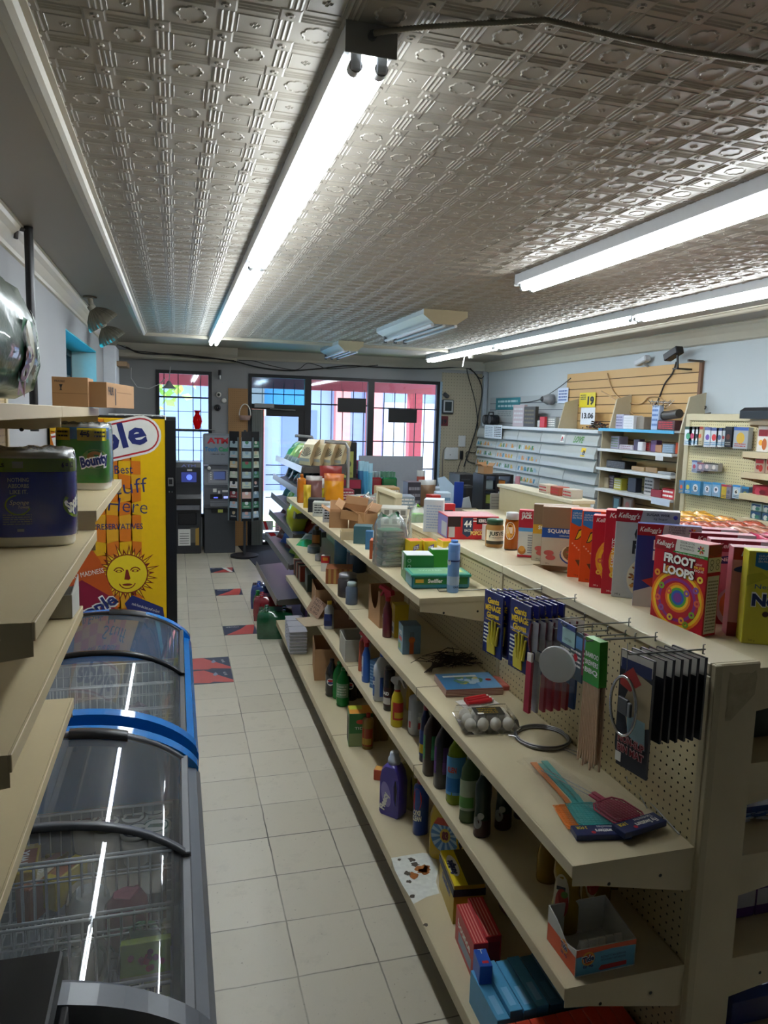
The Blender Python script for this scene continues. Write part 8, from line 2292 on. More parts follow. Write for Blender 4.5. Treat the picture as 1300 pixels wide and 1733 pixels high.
row(2,[('jewellery_tray','tangle of black beads on the third white shelf','beads',1029,1061,780,4.68,.15,'#1f1c1c',scr(C('#4a4644',.4),9)),
        ('wallet','tan flat box on the third white shelf','box',1072,1094,790,4.70,.12,'#9a7c54',None),
        ('wallet','brown flat box beside the tan one on the third white shelf','box',1096,1116,791,4.70,.12,'#8a6c44',None),
        ('knife_set','flat white and black item at the near end of the third white shelf','utensil',1117,1140,799,4.68,.06,'#8f9294',None)])
row(3,[('small_carton','beige open carton at the left of the fourth white shelf','box',1023,1034,808,4.70,.10,'#a3957a',None),
        ('cosmetic_box','dark patterned box on the fourth white shelf','box',1034,1044,805,4.72,.08,'#3f3038',scr(C('#8a7a80',.5),10)),
        ('cosmetic_box','yellow and silver box on the fourth white shelf','box',1044,1057,810,4.70,.08,'#b0a83a',scr(C('#c9c9c0',.5),11)),
        ('cosmetic_box','dark blue box leaning on the fourth white shelf','box',1068,1082,809,4.72,.08,'#232838',None),
        ('cosmetic_box','white printed box on the fourth white shelf','box',1096,1112,809,4.70,.08,'#b4b0ac',scr(DKGREY,12)),
        ('cosmetic_box','low maroon box on the fourth white shelf','box',1108,1126,830,4.66,.06,'#8a2434',None),
        ('cosmetic_box','bright red box with white mark on the fourth white shelf','box',1127,1149,828,4.68,.07,'#b8242c',scr(WHT,13,2))])
row(4,[('framed_picture','small dark picture frame on the lowest visible white shelf','picture frame',1044,1058,841,4.72,.03,'#2a241f',lambda m_,S,w,h:m_.arect(S,w*.2,h*.2,w*.8,h*.85,C('#5a8a94',.4),3)),
        ('framed_picture','brown picture frame with a round motif on the lowest visible white shelf','picture frame',1060,1080,843,4.74,.03,'#6a4c34',lambda m_,S,w,h:(m_.arect(S,w*.18,h*.15,w*.85,h*.88,C('#8a7a6a',.4),3),m_.acirc(S,w*.5,h*.5,w*.18,C('#a8645a',.4),4)))])
paper('blank white sheet hanging from the fourth white shelf',1103,1133,841,858,XS-.03,'#bcc8d8')
paper('tiny white tag under the second white shelf',1110,1122,771,780,XS-.02,'#c4c4c4')
# cameras and wires on the wall
q=onx(1146,596,XR-.16);t=thing('security_camera','black security camera on a stalk above the tan slatted board','camera',(XR-.16,q.y,q.z))
m_=MB();m_.T=Matrix.Rotation(radians(-20),4,'X');m_.box(-.045,-.05,-.03,.045,.16,.045,BLACKM,.008);m_.T=None;m_.build('camera_body',t)
m_=MB();m_.cyl((0,-.01,-.03),(0,-.03,-.16),.011,BLACKM,8);m_.box(-.04,-.07,-.17,.15,.0,-.158,BLACKM);m_.build('stalk',t)
q=onx(1092,610,XR-.06);t=thing('security_camera','white security camera fixed to the wall above the tan slatted board','camera',(XR-.08,q.y,q.z))
m_=MB();m_.T=Matrix.Rotation(radians(-15),4,'X');m_.box(-.04,-.08,-.03,.04,.12,.035,C('#b9bdc2',.4),.012);m_.arect(lambda u,v,n:(-.02+u,.121+n,-.02+v),0,0,.04,.045,BLACKM,1);m_.T=None;m_.build('camera_body',t)
m_=MB();m_.cyl((0,0,-.03),(.079,0,-.07),.012,C('#9a9da0',.4),8);m_.build('bracket',t)
def cablex(label,pts,r,col):
    m_=MB();P=[onx(u,v,x) for u,v,x in pts];fine=[]
    for i in range(len(P)-1):
        p0=P[max(i-1,0)];p1=P[i];p2=P[i+1];p3=P[min(i+2,len(P)-1)]
        for k in range(6):
            t_=k/6;fine.append(.5*((2*p1)+(p2-p0)*t_+(2*p0-5*p1+4*p2-p3)*t_ ** 2+(3*p1-3*p2+p3-p0)*t_ ** 3))
    fine.append(P[-1]);m_.tube(fine,r,C(col,.5),6);return solo(m_,'cable',label,'cable')
XW=XR-.035
cablex('black cord running down the tan slatted board from the stalked camera',[(1145,612,XW),(1138,632,XW),(1125,650,XW),(1115,675,XW),(1105,690,XW)],.008,'#2a2420')
cablex('beige cable drooping across the tan slatted board',[(1028,632,XW),(1038,662,XW),(1060,680,XW),(1085,683,XW),(1098,672,XW),(1115,672,XW),(1125,680,XW)],.008,'#b08e62')
cablex('beige cable slanting to the sign boxes on the tan slatted board',[(1018,662,XW),(1045,678,XW),(1070,700,XW),(1090,712,XW)],.008,'#b08e62')
cablex('dark wire sagging along the grey slatted board',[(878,682,XW),(910,677,XW),(940,660,XW),(966,640,XW)],.005,'#4a4a4c')
cablex('tangled grey wires at the near edge of the tan slatted board',[(1165,702,XW),(1175,690,XW),(1178,670,XW),(1182,690,XW),(1195,688,XW),(1188,700,XW),(1203,699,XW)],.007,'#4a4644')

# ---- pegboard unit with hanging goods
t=thing('pegboard_unit','tall beige pegboard display unit at the right, hung with carded goods','display',(0,0,0))
XP=4.60;PY0,PY1,PZ=4.73,5.88,2.14
m_=MB();m_.box(XP,PY0,.1,XP+.02,PY1-.05,PZ-.05,pegboard('#c4b88f','X',.0254,.15));m_.build('back_panel',t)
m_=MB();m_.box(XP-.015,PY1-.06,0,XP+.04,PY1,PZ,C('#b9ae90',.45),.004);m_.build('upright',t)
m_=MB();m_.box(XP-.018,PY0,PZ-.06,XP+.04,PY1-.05,PZ+.001,C('#b9ae90',.45),.004);m_.build('top_rail',t)
m_=MB();m_.box(XP-.3,PY0,0,XP+.04,PY1,.15,C('#b9ae90',.45),.004);m_.build('base',t)
def card_pack(w,h,d,body,art,name='carded_pack'):
    m_=MB();m_.box(0,-w/2,-h,d,w/2,0,C(body,.3,coat=.3),.003);S=face('L',0,-w/2,-h,d,w/2,0);art(m_,S,w,h);return m_
def row_cards(key,label_first,label_rest,spec,group,X0=4.52):
    made={}
    for i,(u,v0,v1,wpx,body,accent) in enumerate(spec):
        a=onx(u,v0,X0);b_=onx(u,v1,X0);w=onx(u-wpx/2,v0,X0).y-onx(u+wpx/2,v0,X0).y;h=a.z-b_.z
        def art(m_,S,w,h,body=body,accent=accent,i=i):
            m_.arect(S,w*.0,h*.85,w,h,C(accent[0],.4),1);m_.acirc(S,w*.5,h*.5,min(w,h)*.28,C(accent[1],.4),2);scribble(m_,S,w*.12,h*.08,w*.88,h*.28,C(accent[2],.4),2,2,i)
            if len(accent)>3:m_.text(S,accent[3],w*.5,h*.4,h*.2,INK,w=w*.3,lay=4,bold=.06)
        m_=card_pack(w,h,.05,body,art);m_.tube([(.03,0,-.004),(XP-X0,0,.0),],.003,HK,5)
        solo(m_,key,label_first % i if '%' in label_first else label_rest[i],'carded goods',(X0,a.y,a.z))
ordn=['first','second','third','fourth','fifth','sixth','seventh','eighth','ninth','tenth','eleventh']
W_,K_,BL_='#c3c8cc','#15161a','#3a86b4'
spec=[(1166,722,754,13,W_,('#2a4a3a','#3f8a6a','#3a7aa0')),(1173,722,754,12,W_,('#3a3a3a','#a83a5a','#3a7aa0')),(1180,722,754,9,W_,('#3a3a3a','#2a2a30','#3a7aa0')),(1186,722,754,9,'#b0a88a',('#9a3a2a','#c4583a','#6a5a3a')),
        (1199,723,757,12,W_,('#5a6aa0','#6a4aa0','#3a7aa0')),(1210,724,757,14,W_,('#4a5a8a','#c43a3a','#3a7aa0')),(1219,724,757,11,W_,('#2a3a6a','#4a5a7a','#3a7aa0')),(1226,724,757,7,'#a9b0b4',('#2a3a4a','#8a2a2a','#3a7aa0')),
        (1234,722,757,12,K_,('#2a2a2a','#5a2a1c','#8a8a80')),(1255,723,760,25,'#9aa0a4',('#3a5aa0','#c4a03a','#a03a3a'))]
row_cards('candy_pack','',['%s pack in the upper pegboard row from the left, %s' % (ordn[i],s_) for i,s_ in enumerate(('white with green print','white with pink print','white with black print','tan with red top','white with purple print','white with red print','white with navy print','narrow and grey','black','wide blister card'))],spec,None)
spec=[(1176,779,800,9,'#8f9ab0',('#4a5a8a','#a8485a','#3a3a4a')),(1186,783,798,12,'#8a7f90',('#8a4a5a','#c9b0b0','#3a3a4a')),(1197,783,797,12,'#8f8a90',('#3a3030','#d0b8b8','#3a3a4a')),(1209,784,798,14,'#94908c',('#2a2622','#c9c0b8','#3a3a4a'))]
row_cards('bead_strip','',['%s small strip pack from the left in the short middle row on the pegboard unit' % ordn[i] for i in range(4)],spec,None)
spec=[(1154,813,835,8,'#4a7aa0',('#2a70a8','#c9563a','#d0b03a')),(1165,813,836,10,'#3f84b0',('#2a80bc','#c9b84a','#d8d8d0')),(1178,814,838,16,'#4a8ab4',('#2a80bc','#d0cfd0','#8a8a90','2')),(1198,816,839,14,'#7aa0bc',('#3a88bc','#d4d0d4','#8a8a90','2')),(1213,817,841,14,'#7aa0bc',('#3a88bc','#d4d0d4','#8a8a90','9')),(1226,820,844,9,'#c8a83a',('#a8304a','#b8a83a','#3a3a3a')),(1234,821,845,8,'#7a7a84',('#8a4a5a','#5a5a6a','#3a3a3a')),(1247,821,844,13,'#a9c0d0',('#2a7ab8','#d4d0c4','#3a3a3a','6')),(1262,824,848,12,'#3a5a7a',('#2a80b0','#8a8a4a','#3a3a3a'))]
row_cards('candle_pack','',['%s pack in the lower pegboard row from the left, %s' % (ordn[i],s_) for i,s_ in enumerate(('orange and blue','blue and yellow','blue with a numeral 2','pale blue with a numeral 2','pale blue with a numeral 9','yellow and crimson','grey and plum','with a numeral 6','navy'))],spec,None)

# ---- food shelves at the right edge
t=thing('food_shelving','beige metal food shelving at the right edge of the photo','shelving',(0,0,0))
XE,YE=4.2,4.70
zl=[onx(1270,709,XE).z,onx(1275,765,XE).z,onx(1280,801,XE).z,onx(1278,838,XE).z,onx(1275,880,XE).z]
for k,z in enumerate(zl):
    d_=0 if k else .02
    shelf(t,4.56,XE+(.02 if k == 0 else 0),2.6,YE-d_,z,mat=C('#bcae8e',.45),lip=.045,dp=.11)
m_=MB();m_.box(4.56,2.55,0,4.59,YE,2.3,C('#a89a78',.5));m_.build('back_panel',t)
m_=MB();m_.box(XE+.02,2.6,0,4.56,YE,.15,C('#a89a78',.5));m_.build('base',t)
m_=MB();q=onx(1267,704,4.15);m_.prism([(0,0),(.38,.0),(.38,.10),(.04,.085),(0,.06)],-.9,0,C('#16181c',.4),'Y');solo(m_,'black_tray','black box lying on top of the food shelving at the right edge','box',(4.16,YE+.02,zl[0]+.001))
k_=0
def erow(lvl,n,h,w,body,accents,nm,lb,cat,X=4.26):
    for i in range(n):
        m_=MB();m_.box(0,0,0,.10,w,h,C(body,.4),.004);S=face('L',0,0,0,.10,w,h)
        m_.arect(S,w*.12,h*.6,w*.88,h*.85,C(accents[0],.4),1);m_.acirc(S,w*.35,h*.35,w*.18,C(accents[1],.4),2);m_.acirc(S,w*.65,h*.3,w*.2,C(accents[2],.4),3,ry=h*.22)
        solo(m_,nm,lb % ordn[i],cat,(X,YE-.06-(w+.008)*(i+1),zl[lvl]+.001))
erow(1,5,.20,.12,'#cfc9c2',('#a01c2c','#d89a2a','#b0602a'),'syrup_carton','white carton with red badge on the food shelving, %s from its far end','food carton')
erow(2,6,.12,.10,'#b9a08c',('#b4202c','#a8281c','#c43a2a'),'food_tin','red and white tin, %s from the far end of the second food shelf','tin')
erow(3,4,.07,.16,'#9a1c2c',('#b8283a','#c9405a','#7a1420'),'red_packet','crimson packet, %s from the far end of the third food shelf','packet')
for j in range(2):erow(4,5,.06,.11,'#8fa8a0' if j else '#3a5a6a',('#2a4a7a','#c9d0cc','#3a7a6a'),'fish_tin',('upper ' if j else 'lower ')+'blue and green fish tin, %s from the far end of the bottom food shelf','tin')
for o in [o for o in COL.objects if o.name.startswith('fish_tin') and o['label'].startswith('upper')]:o.location.z += .061

# ---- candy table behind the cereal boxes
t=thing('candy_table','low beige display table covered with candy bags behind the cereal boxes','table',(0,0,0))
m_=MB();m_.box(2.25,3.05,1.25,4.02,4.92,1.285,BEIGE,.004);m_.build('tabletop',t)
for x in (2.3,3.92):
    for y in (3.1,4.82):m_=MB();m_.box(x,y,0,x+.06,y+.06,1.25,BEIGE2);m_.build('leg',t)
CB=[('#c9962a','golden yellow','#d8a83a'),('#c98a3a','amber','#b8702a'),('#a8503a','rust','#c8846a'),('#a87058','salmon','#c09080'),('#a8284a','crimson and pink','#d08aa0'),('#9a2438','dark red','#d0a0b0'),('#b0304a','raspberry','#c87088')]
protos=[]
for k,(c_,n_,c2) in enumerate(CB):
    m_=MB();rn=random.Random(k);rings=[]
    for q,(f,zz) in enumerate(((.7,0),(1,.3),(.95,.75),(.5,1.0))):
        rings.append([(.065*f*cos(a)*(1+.25*abs(sin(2*a)))*rn.uniform(.9,1.1),.13*f*sin(a)*rn.uniform(.9,1.08),zz*.085*rn.uniform(.85,1.1)) for a in [2*pi*j/14 for j in range(14)]])
    m_.loft(rings,C(c_,.25,var=.5,scale=40,bump=.8,coat=.4),True)
    T=lambda u,v,n:(u,v,.084+n)
    for a in range(6):m_.apoly(T,[(rn.uniform(-.03,.03),rn.uniform(-.08,.08)) for _ in range(3)],C(c2,.3),6+a)
    protos.append(m_)
for k in range(7):
    y=4.74-k*.255
    first=None
    for i in range(12):
        x=4.02-.10-i*.142-.02*(k % 2)
        if x<2.35:break
        lb='%s candy bag in row %s from the back of the candy table' % (CB[k][1],('one','two','three','four','five','six','seven')[k])
        if first is None:first=solo(protos[k],'candy_bag',lb,'candy bag',(x,y,1.286),0,'%s candy bags in one row' % CB[k][1])
        else:dup(first,(x,y+random.uniform(-.02,.02),1.286),radians(random.uniform(-14,14)))

# ---- short gondola beyond, and the raised frame on the long gondola
t=thing('short_gondola','short beige gondola between the cereal shelf and the cigarette cabinet','shelving',(0,0,0))
m_=MB();m_.box(2.92,4.95,.1,3.06,6.3,1.41,C('#c2b48d',.5));m_.build('back_panel',t)
m_=MB();m_.box(2.90,4.95,1.41,3.10,6.32,1.44,C('#cfc6ac',.45),.004);m_.build('cap',t)
for z in (.35,.8,1.2):shelf(t,2.92,2.55,4.97,6.3,z)
m_=MB();m_.box(2.55,4.97,0,3.4,6.3,.15,BEIGE2);m_.build('base',t)
for i,(u0,u1,v0,c_,lb) in enumerate(((979,990,849,'#b8b0a0','white box printed red on the short gondola top'),(993,1006,852,'#a8503a','rust-red printed pack on the short gondola top'),(1010,1022,857,'#c9b8a0','cream and red pack on the short gondola top'))):
    q=onx(u1,862,2.93);m_=MB();m_.box(0,0,0,.1,.14,.07,C(c_,.5),.004);scribble(m_,face('L',0,0,0,.1,.14,.07),.01,.01,.13,.06,RED,2,2,i);solo(m_,'small_pack',lb,'pack',(2.95,q.y,1.441)) if q.y>5 else solo(m_,'small_pack',lb,'pack',(2.95,5.05+.2*i,1.441))
ZR_=Z3+.0012
t=thing('raised_frame','short raised beige panel frame on top of the far half of the long gondola','frame',(1.45,4.80,ZR_))
m_=MB();m_.box(0,0,.16,.05,.52,.19,C('#cbc2a2',.45),.003);m_.build('top_rail',t)
for y in (0,.48):m_=MB();m_.box(.005,y,0,.045,y+.04,.16,C('#b9ae90',.5));m_.build('upright',t)
m_=MB();m_.box(.02,.04,.0,.03,.48,.16,C('#a39a7c',.5));m_.build('panel',t)

# ================================================================== SALES COUNTER and its clutter
t=thing('sales_counter','long wooden sales counter cluttered with goods, in front of the street windows','counter',(0,0,0))
m_=MB();m_.box(1.75,7.0,.90,4.02,9.6,.945,C('#9a8468',.5,var=.1,scale=5),.005);m_.build('countertop',t)
m_=MB();m_.box(1.8,7.05,0,3.95,9.5,.90,C('#6a5a48',.6));m_.build('cabinet_body',t)
ZK=.946
def cbox(name,label,cat,u0,u1,vt,vb,y,d,col,art=None,rz=0,z=None,b=.006):
    """box on the counter with its front at distance y"""
    a=ony(u0,vb,y);b_=ony(u1,vb,y);zt=ony((u0+u1)/2,vt,y).z;z_=ZK if z is None else z;w,h=b_.x-a.x,max(.02,zt-z_)
    m_=MB();m_.box(0,0,0,w,d,h,col if not isinstance(col,str) else C(col,.4),min(b,h*.2,w*.2))
    if art:art(m_,face('F',0,0,0,w,d,h),w,h)
    return solo(m_,name,label,cat,(a.x,y,z_),radians(rz))
# menu board
cbox('menu_board','black framed board with a yellow-green sheet standing on the counter','board',563,603,748,815,7.5,.05,'#1b1c20',lambda m_,F,w,h:(m_.arect(F,w*.35,h*.35,w*.86,h*.88,C('#a3a858',.5),2),m_.acirc(F,w*.6,h*.72,w*.17,C('#3f4430',.5),3),m_.text(F,'J',w*.6,h*.69,h*.06,C('#a3a858',.5),lay=5,bold=.05),m_.text(F,'JUNCTION',w*.6,h*.58,h*.035,C('#3f4430',.5),w=w*.4,lay=3)))
cbox('toothbrush_pack','pink packaged goods standing beside the menu board','pack',596,610,779,812,7.6,.06,'#b84a6a',lambda m_,F,w,h:scribble(m_,F,.01,.02,w-.01,h*.9,C('#d8a0b0',.4),5,2))
for i,(u0,u1,vt,c_,lb) in enumerate(((608,613,780,'#2f6a9a','dark blue pouch with crinkled top, left of the sky blue one'),(613,623,781,'#4a9cc4','sky blue pouch with crinkled top on the counter'),(622,628,784,'#6ab4d0','pale blue pouch at the right of the sky blue one'))):
    a=ony((u0+u1)/2,820,7.55);zt=ony(u0,vt,7.55).z;bag('blue_pouch',lb,'pouch',(a.x,7.55,ZK),.07,zt-ZK,.05,[(.8,c_),(1,'#9ac8dc')],60+i)
for i,(u0,u1,c_,cc,lb) in enumerate(((623,646,'#8a2430','#9ab0b4','red multipack of small bottles on the counter'),(647,672,'#17643a','#5a8a70','dark green multipack of bottles on the counter'))):
    a=ony(u0,838,7.7);b_=ony(u1,838,7.7);zt=ony(u0,799,7.7).z;w=b_.x-a.x;h=zt-ZK;m_=MB()
    m_.box(0,0,0,w,.2,h*.88,C(c_,.2,coat=.8,bump=.6,scale=15),.015)
    for j in range(4):
        for k in range(2):m_.cyl((w*(.14+.24*j),.05+.1*k,h*.86),(w*(.14+.24*j),.05+.1*k,h),.014,C(cc,.3),8)
    m_.acirc(face('F',0,0,0,w,.2,h*.88),w*.5,h*.3,w*.12,LGREY,2);solo(m_,'drink_multipack',lb,'multipack',(a.x,7.7,ZK))
cbox('candy_display','black tray of pink and red candies under the menu board','display',575,612,812,828,7.2,.25,'#1c1a1c',lambda m_,F,w,h:m_.arect(F,.01,h*.8,w-.01,h,C('#a8304a',.4),1))
rnd=random.Random(77)
def counterbag(label,u,vt,y,w,c_,seed,d=.06,cat='snack bag',name='snack_bag'):
    a=ony(u,850,y);zt=ony(u,vt,y).z;return bag(name,label,cat,(a.x,y,ZK),w,zt-ZK,d,[(.85,c_),(1,'#a9a9a4')],seed)
for i,(u,vt,c_,lb) in enumerate(((594,838,'#c4562a','orange chip bag, leftmost of the row behind the torn cardboard boxes'),(602,838,'#d8aa2a','yellow chip bag, second of the row behind the torn cardboard boxes'),(610,838,'#b82428','red chip bag, third of the row behind the torn cardboard boxes'),(618,840,'#d8802a','amber chip bag, fourth of the row behind the torn cardboard boxes'),(627,842,'#a81c34','crimson chip bag, rightmost of the row behind the torn cardboard boxes'))):
    a=ony(u,852,5.75+.03*i);zt=ony(u,vt,5.75).z;bag('snack_bag',lb,'snack bag',(a.x,5.75+.03*i,Z3+.001),.075,zt-Z3,.04,[(.85,c_),(1,'#a9a9a4')],80+i)
counterbag('tall red, green and black chip bag standing on the counter edge',711,796,8.6,.11,'#9a3a28',90,.07)
counterbag('brown paper bag with silver print on the counter',722,812,8.3,.22,'#8a6c50',91,.14,'paper bag','paper_bag')
cbox('dark_bottle_box','dark box of small bottles left of the brown paper bag','box',690,712,816,846,8.0,.2,'#3a3640',lambda m_,F,w,h:scribble(m_,F,.01,.01,w-.01,h*.9,C('#8a8890',.4),4,2))
cbox('red_packet','crumpled red packet lying on the near edge of the counter','packet',730,748,838,850,7.3,.12,'#b82a22',None,12)
cbox('white_carton','white and blue open carton lying on the counter','carton',738,762,834,848,7.6,.2,'#b4c8d8',lambda m_,F,w,h:scribble(m_,F,.01,.01,w-.01,h*.9,C('#5a8ab0',.4),3,2),-12)
cbox('paper_stack','pile of loose white papers on the counter','papers',736,768,826,835,8.4,.25,'#a9bccb',None,8)
# blue folded binder with white flap
q=ony(768,850,8.0);t=thing('blue_binder','open dark blue binder with pale blue pages standing on the counter','binder',(q.x,8.0,ZK),radians(-10))
m_=MB();h1=ony(776,811,8.0).z-ZK;m_.box(0,0,0,.11,.02,h1*.92,C('#1c3c94',.4),.003);m_.build('cover',t)
m_=MB();m_.prism([(-.1,0),(.0,.0),(.0,h1*.8),(-.12,h1*1.08),(-.2,h1*1.02)],.01,.014,C('#b8d0e4',.5),'Y');m_.build('page',t)
m_=MB();m_.prism([(.08,0),(.22,0),(.17,h1*.5),(.1,h1*.45)],-.06,-.05,C('#c4cdd4',.5),'Y');m_.build('page',t)
cbox('printer','black office printer at the street end of the counter','printer',777,806,803,838,9.0,.4,'#1a1b1f',lambda m_,F,w,h:(m_.arect(F,w*.1,h*.35,w*.9,h*.45,C('#2c2e34',.3),1),m_.arect(F,w*.1,h*.8,w*.6,h*.84,C('#3a3c44',.3),1)))
cbox('black_figure','black bag slumped in front of the printer','bag',785,805,822,850,8.3,.15,'#15161a',None,10,b=.03)
t=thing('toy_basket','clear plastic basket with a yellow toy car wheel on the counter','basket',tuple(ony(768,866,7.3)) [:2]+(ZK,))
m_=MB();m_.box(0,0,0,.26,.02,.14,clear('#d8d0c0',gloss=.12,rough=.1,milk=.4));m_.box(0,0.02,0,.26,.2,.02,clear('#d8d0c0',gloss=.12,rough=.1,milk=.4));m_.build('basket',t)
m_=MB();m_.T=Matrix.Translation((.19,-.02,.075)) @ Matrix.Rotation(radians(90),4,'X');m_.lathe([(.001,0),(.05,0),(.055,.01),(.05,.02),(.001,.02)],BLACKM,20);m_.lathe([(.001,.021),(.03,.021),(.02,.024),(.001,.024)],C('#c9c4b4',.3),12);m_.T=None;m_.build('wheel',t)
m_=MB();m_.box(.20,.03,.05,.32,.14,.12,C('#b8a83a',.4),.02);m_.build('car_body',t)
# black metal rack and pink cloth
q=ony(816,866,7.4);q2=ony(866,866,7.4);zt=ony(820,803,7.4).z
t=thing('black_rack','black two-bay plastic rack standing at the right end of the counter','rack',(q.x,7.4,ZK))
w=q2.x-q.x;h=zt-ZK;m_=MB()
for x in (0,w*.42,w-.03):m_=MB();m_.box(x,0,0,x+.035,.3,h,BLACKM,.003);m_.build('post',t)
for z in (h-.02,h*.62,h*.3):m_=MB();m_.box(.035,.01,z,w-.03,.29,z+.02,BLACKM,.003);m_.build('shelf',t)
for i,(x,z,c_,lb) in enumerate(((.05,.62,'#7a8a90','grey box on the upper left bay of the black rack'),(w*.55,.62,'#b8742a','orange box on the upper right bay of the black rack'),(.06,.3,'#8a9a4a','olive box on the lower left bay of the black rack'),(w*.55,.3,'#5a6a5a','green-grey box on the lower right bay of the black rack'))):
    m_=MB();m_.box(0,0,0,.09,.12,h*.2,C(c_,.4),.005);solo(m_,'small_carton',lb,'box',(q.x+x,7.45,ZK+h*z+.021))
p=(q.x+.02,7.45,ZK+h+.001);openbox('cardboard_box','small open cardboard box on top of the black rack',p,.12,.12,.08,radians(10))
q=ony(875,845,7.2);zt=ony(872,806,7.2).z;m_=MB();rings=[]
for k in range(8):
    f=k/7;rings.append([((.045-.02*f+.008*sin(3*a+k))*cos(a),(.03-.01*f)*sin(a),f*(zt-ZK)) for a in [2*pi*j/14 for j in range(14)]])
m_.loft(rings,C('#c48a94',.8,bump=.5),True);solo(m_,'pink_cloth','bunched pink cloth hanging upright beside the black rack','cloth',(q.x,7.2,ZK))
q=ony(829,878,6.4);q2=ony(893,878,6.4);zt=ony(832,835,6.4).z;zb=ony(832,880,6.4).z;m_=MB();w=q2.x-q.x
m_.box(0,0,0,w,.02,zt-.0,C('#8f8c86',.5),.003);F=face('F',0,0,0,w,.02,zt)
for k in range(9):m_.arect(F,.01,zt-.04-k*.03,w-.01,zt-.034-k*.03,C('#6a6864',.5),1)
solo(m_,'grey_screen','grey ribbed plastic screen standing before the black rack','screen',(q.x,6.4,0),radians(-4))
cbox('spray_bottle','white bottle with red cap right of the ribbed grey screen','bottle',893,906,842,868,6.6,.1,'#b4b4b8',lambda m_,F,w,h:m_.arect(F,w*.6,h*.6,w*.8,h,RED,1),z=.9)
cbox('maroon_box','maroon box behind the white bottle, right of the ribbed grey screen','box',906,926,841,866,6.9,.12,'#6a1c38',None,z=.9)
m_=MB();m_.box(3.0,6.5,0,4.1,6.95,.899,C('#7a6c58',.6),.004);solo(m_,'side_desk','low brown side desk between the ribbed screen and the cigarette cabinet','desk')
# goods under the far side shelves of the long gondola, seen past the end post
def fs(name,label,cat,u0,u1,v0,zi,c_,art=None,y=1.62,d=.25,bmp=False):
    x0=max(GP+.012,ony(u0,v0,y).x);x1=min(1.86,ony(u1,v0,y).x);z=ZO[zi]+.001;zt=ony(u0,v0,y).z;m_=MB();w,h=x1-x0,min(zt-z,(ZO[zi-1] if zi else 2)-z-.06)
    m_.box(0,0,0,w,d,h,C(c_,.25,coat=.5,bump=.8,scale=14,var=.2) if bmp else C(c_,.4),.02 if bmp else .003)
    if art:art(m_,face('F',0,0,0,w,d,h),w,h)
    solo(m_,name,label,cat,(x0,y,z))
fs('green_box','very dark green box on the far-side shelf just right of the end post','box',1240,1330,1205,1,'#16261a')
def art_wh(m_,F,w,h):
    for k,(a,b_) in enumerate(((.15,.35),(.35,.25),(.5,.45),(.7,.2),(.1,.12),(.45,.1))):m_.acirc(F,w*a,h*b_+h*.1,w*.09,C('#b4bcc4',.4),2,ry=h*.10,n=9)
    scribble(m_,F,w*.1,h*.7,w*.9,h*.9,C('#8fb0d8',.4),2,2)
fs('wipes_bag','shiny blue bag with white pieces on the far-side shelf right of the end post','bag',1250,1360,1376,2,'#1c4a94',art_wh,bmp=True)
fs('purple_box','purple and white box on the far-side lower shelf, the left one of two','box',1246,1280,1512,3,'#4a1c6a',lambda m_,F,w,h:m_.arect(F,.002,h*.4,w-.002,h,C('#a9a8b4',.4),1))
fs('purple_box','purple and white box on the far-side lower shelf, the right one of two','box',1282,1350,1505,3,'#4a1c6a',lambda m_,F,w,h:m_.arect(F,.002,h*.4,w-.002,h,C('#a9a8b4',.4),1))
fs('blue_bag','dark blue shiny bag on the far-side bottom deck at the lower right corner','bag',1232,1340,1690,4,'#142a6a',None,bmp=True)

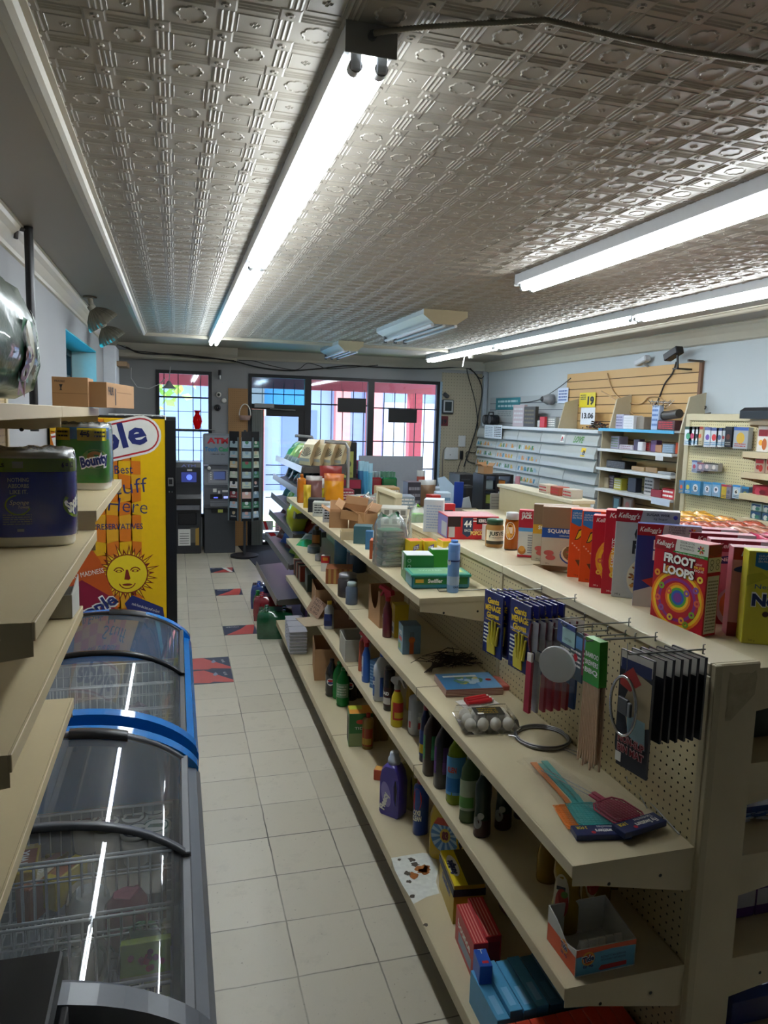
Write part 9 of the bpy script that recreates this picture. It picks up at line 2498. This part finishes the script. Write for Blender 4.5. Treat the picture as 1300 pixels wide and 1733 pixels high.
# ---- clutter on the flat top of the far half of the long gondola
clear_bag('plastic_bag','crumpled clear plastic bag beside the torn cardboard boxes',622,656,862,838,Z3,.2,[('carton',(-.06,-.05,.002,.06,.05,.07),C('#8a6a52',.6),None)],9)
q=onz(640,905,Z3);m_=MB()
for k in range(3):m_.box(0,0,.055*k,.16,.18,.055*k+.05,C('#b4b1a6',.5),.002);[m_.arect(face('F',0,0,.055*k,.16,0,1),.02+.05*j,.01,.05+.05*j,.04,C('#6f6c64',.7),1) for j in range(3)]
solo(m_,'white_tray_stack','stack of three off-white cardboard trays behind the bag of scouring pads','trays',(q.x+.02,q.y+.02,Z3+.001),radians(-18))
cx_=onz(700,870,Z3);m_=MB();m_.box(0,0,0,.28,.16,.03,C('#1a1a1c',.5),.003);m_.box(0,0,.03,.28,.012,.06,C('#1a1a1c',.5),.003);solo(m_,'black_tray','low black tray on the far half of the gondola top','tray',(1.56,4.35,Z3+.0012),radians(-20))
for i,(x,y,w,d,h,c_,lb) in enumerate(((1.60,5.45,.2,.2,.10,'#7a8a96','grey-blue carton at the back of the far gondola top'),(1.62,5.85,.18,.2,.13,'#a98a5c','tan carton at the far back of the gondola top'),(1.30,6.05,.16,.16,.09,'#8a3040','dark red packet by the snack rack on the gondola top'),(1.66,4.65,.14,.1,.10,'#b4bcc4','pale packet beside the raised beige frame'),(1.25,4.45,.12,.12,.08,'#6a8a94','slate blue packet before the raised beige frame'))):
    m_=MB();m_.box(0,0,0,w,d,h,C(c_,.45),.005);scribble(m_,face('F',0,0,0,w,d,h),.01,.01,w-.01,h-.01,C('#c9c9c4',.5),3,2,i);solo(m_,'small_pack',lb,'pack',(x,y,Z3+.0012),radians(-8+5*i))
# flyers on the shop door, hanging cord of the ceiling sensor
for i,(u0,u1,v0,v1,c_,lb) in enumerate(((438,462,882,897,'#c4ccd4','white and red flyer on the lower shop door glass, upper left'),(466,486,884,899,'#c9a8ac','pink flyer on the lower shop door glass, upper right'),(438,490,902,914,'#b4c0d0','pale blue flyer across the lower shop door glass'))):
    y=YB-.014;a=ony(u0,v0,y);b_=ony(u1,v1,y);m_=MB();w,h=b_.x-a.x,a.z-b_.z;m_.box(0,0,0,w,.002,h,C(c_,.5));F=face('F',0,0,0,w,0,h);m_.apoly(F,[(w*.3,h),(w*.5,h),(w*.7,0),(w*.5,0)],RED,1);scribble(m_,F,.02,.02,w*.3,h*.8,DKB,3,1,i);solo(m_,'flyer',lb,'flyer',(a.x,y,b_.z))
q=onz(783,588,CZ);m_=MB();m_.lathe([(.001,-.10),(.03,-.10),(.04,-.06),(.045,-.001),(.001,-.001)],WHT,14);m_.tube([(-.05,0,-.004),(-.10,-.02,-.10),(-.12,-.02,-.22)],.008,WHT,6);solo(m_,'ceiling_sensor','white ceiling sensor with a short dangling white cord near the longest light','sensor',(3.82,9.35,CZ))
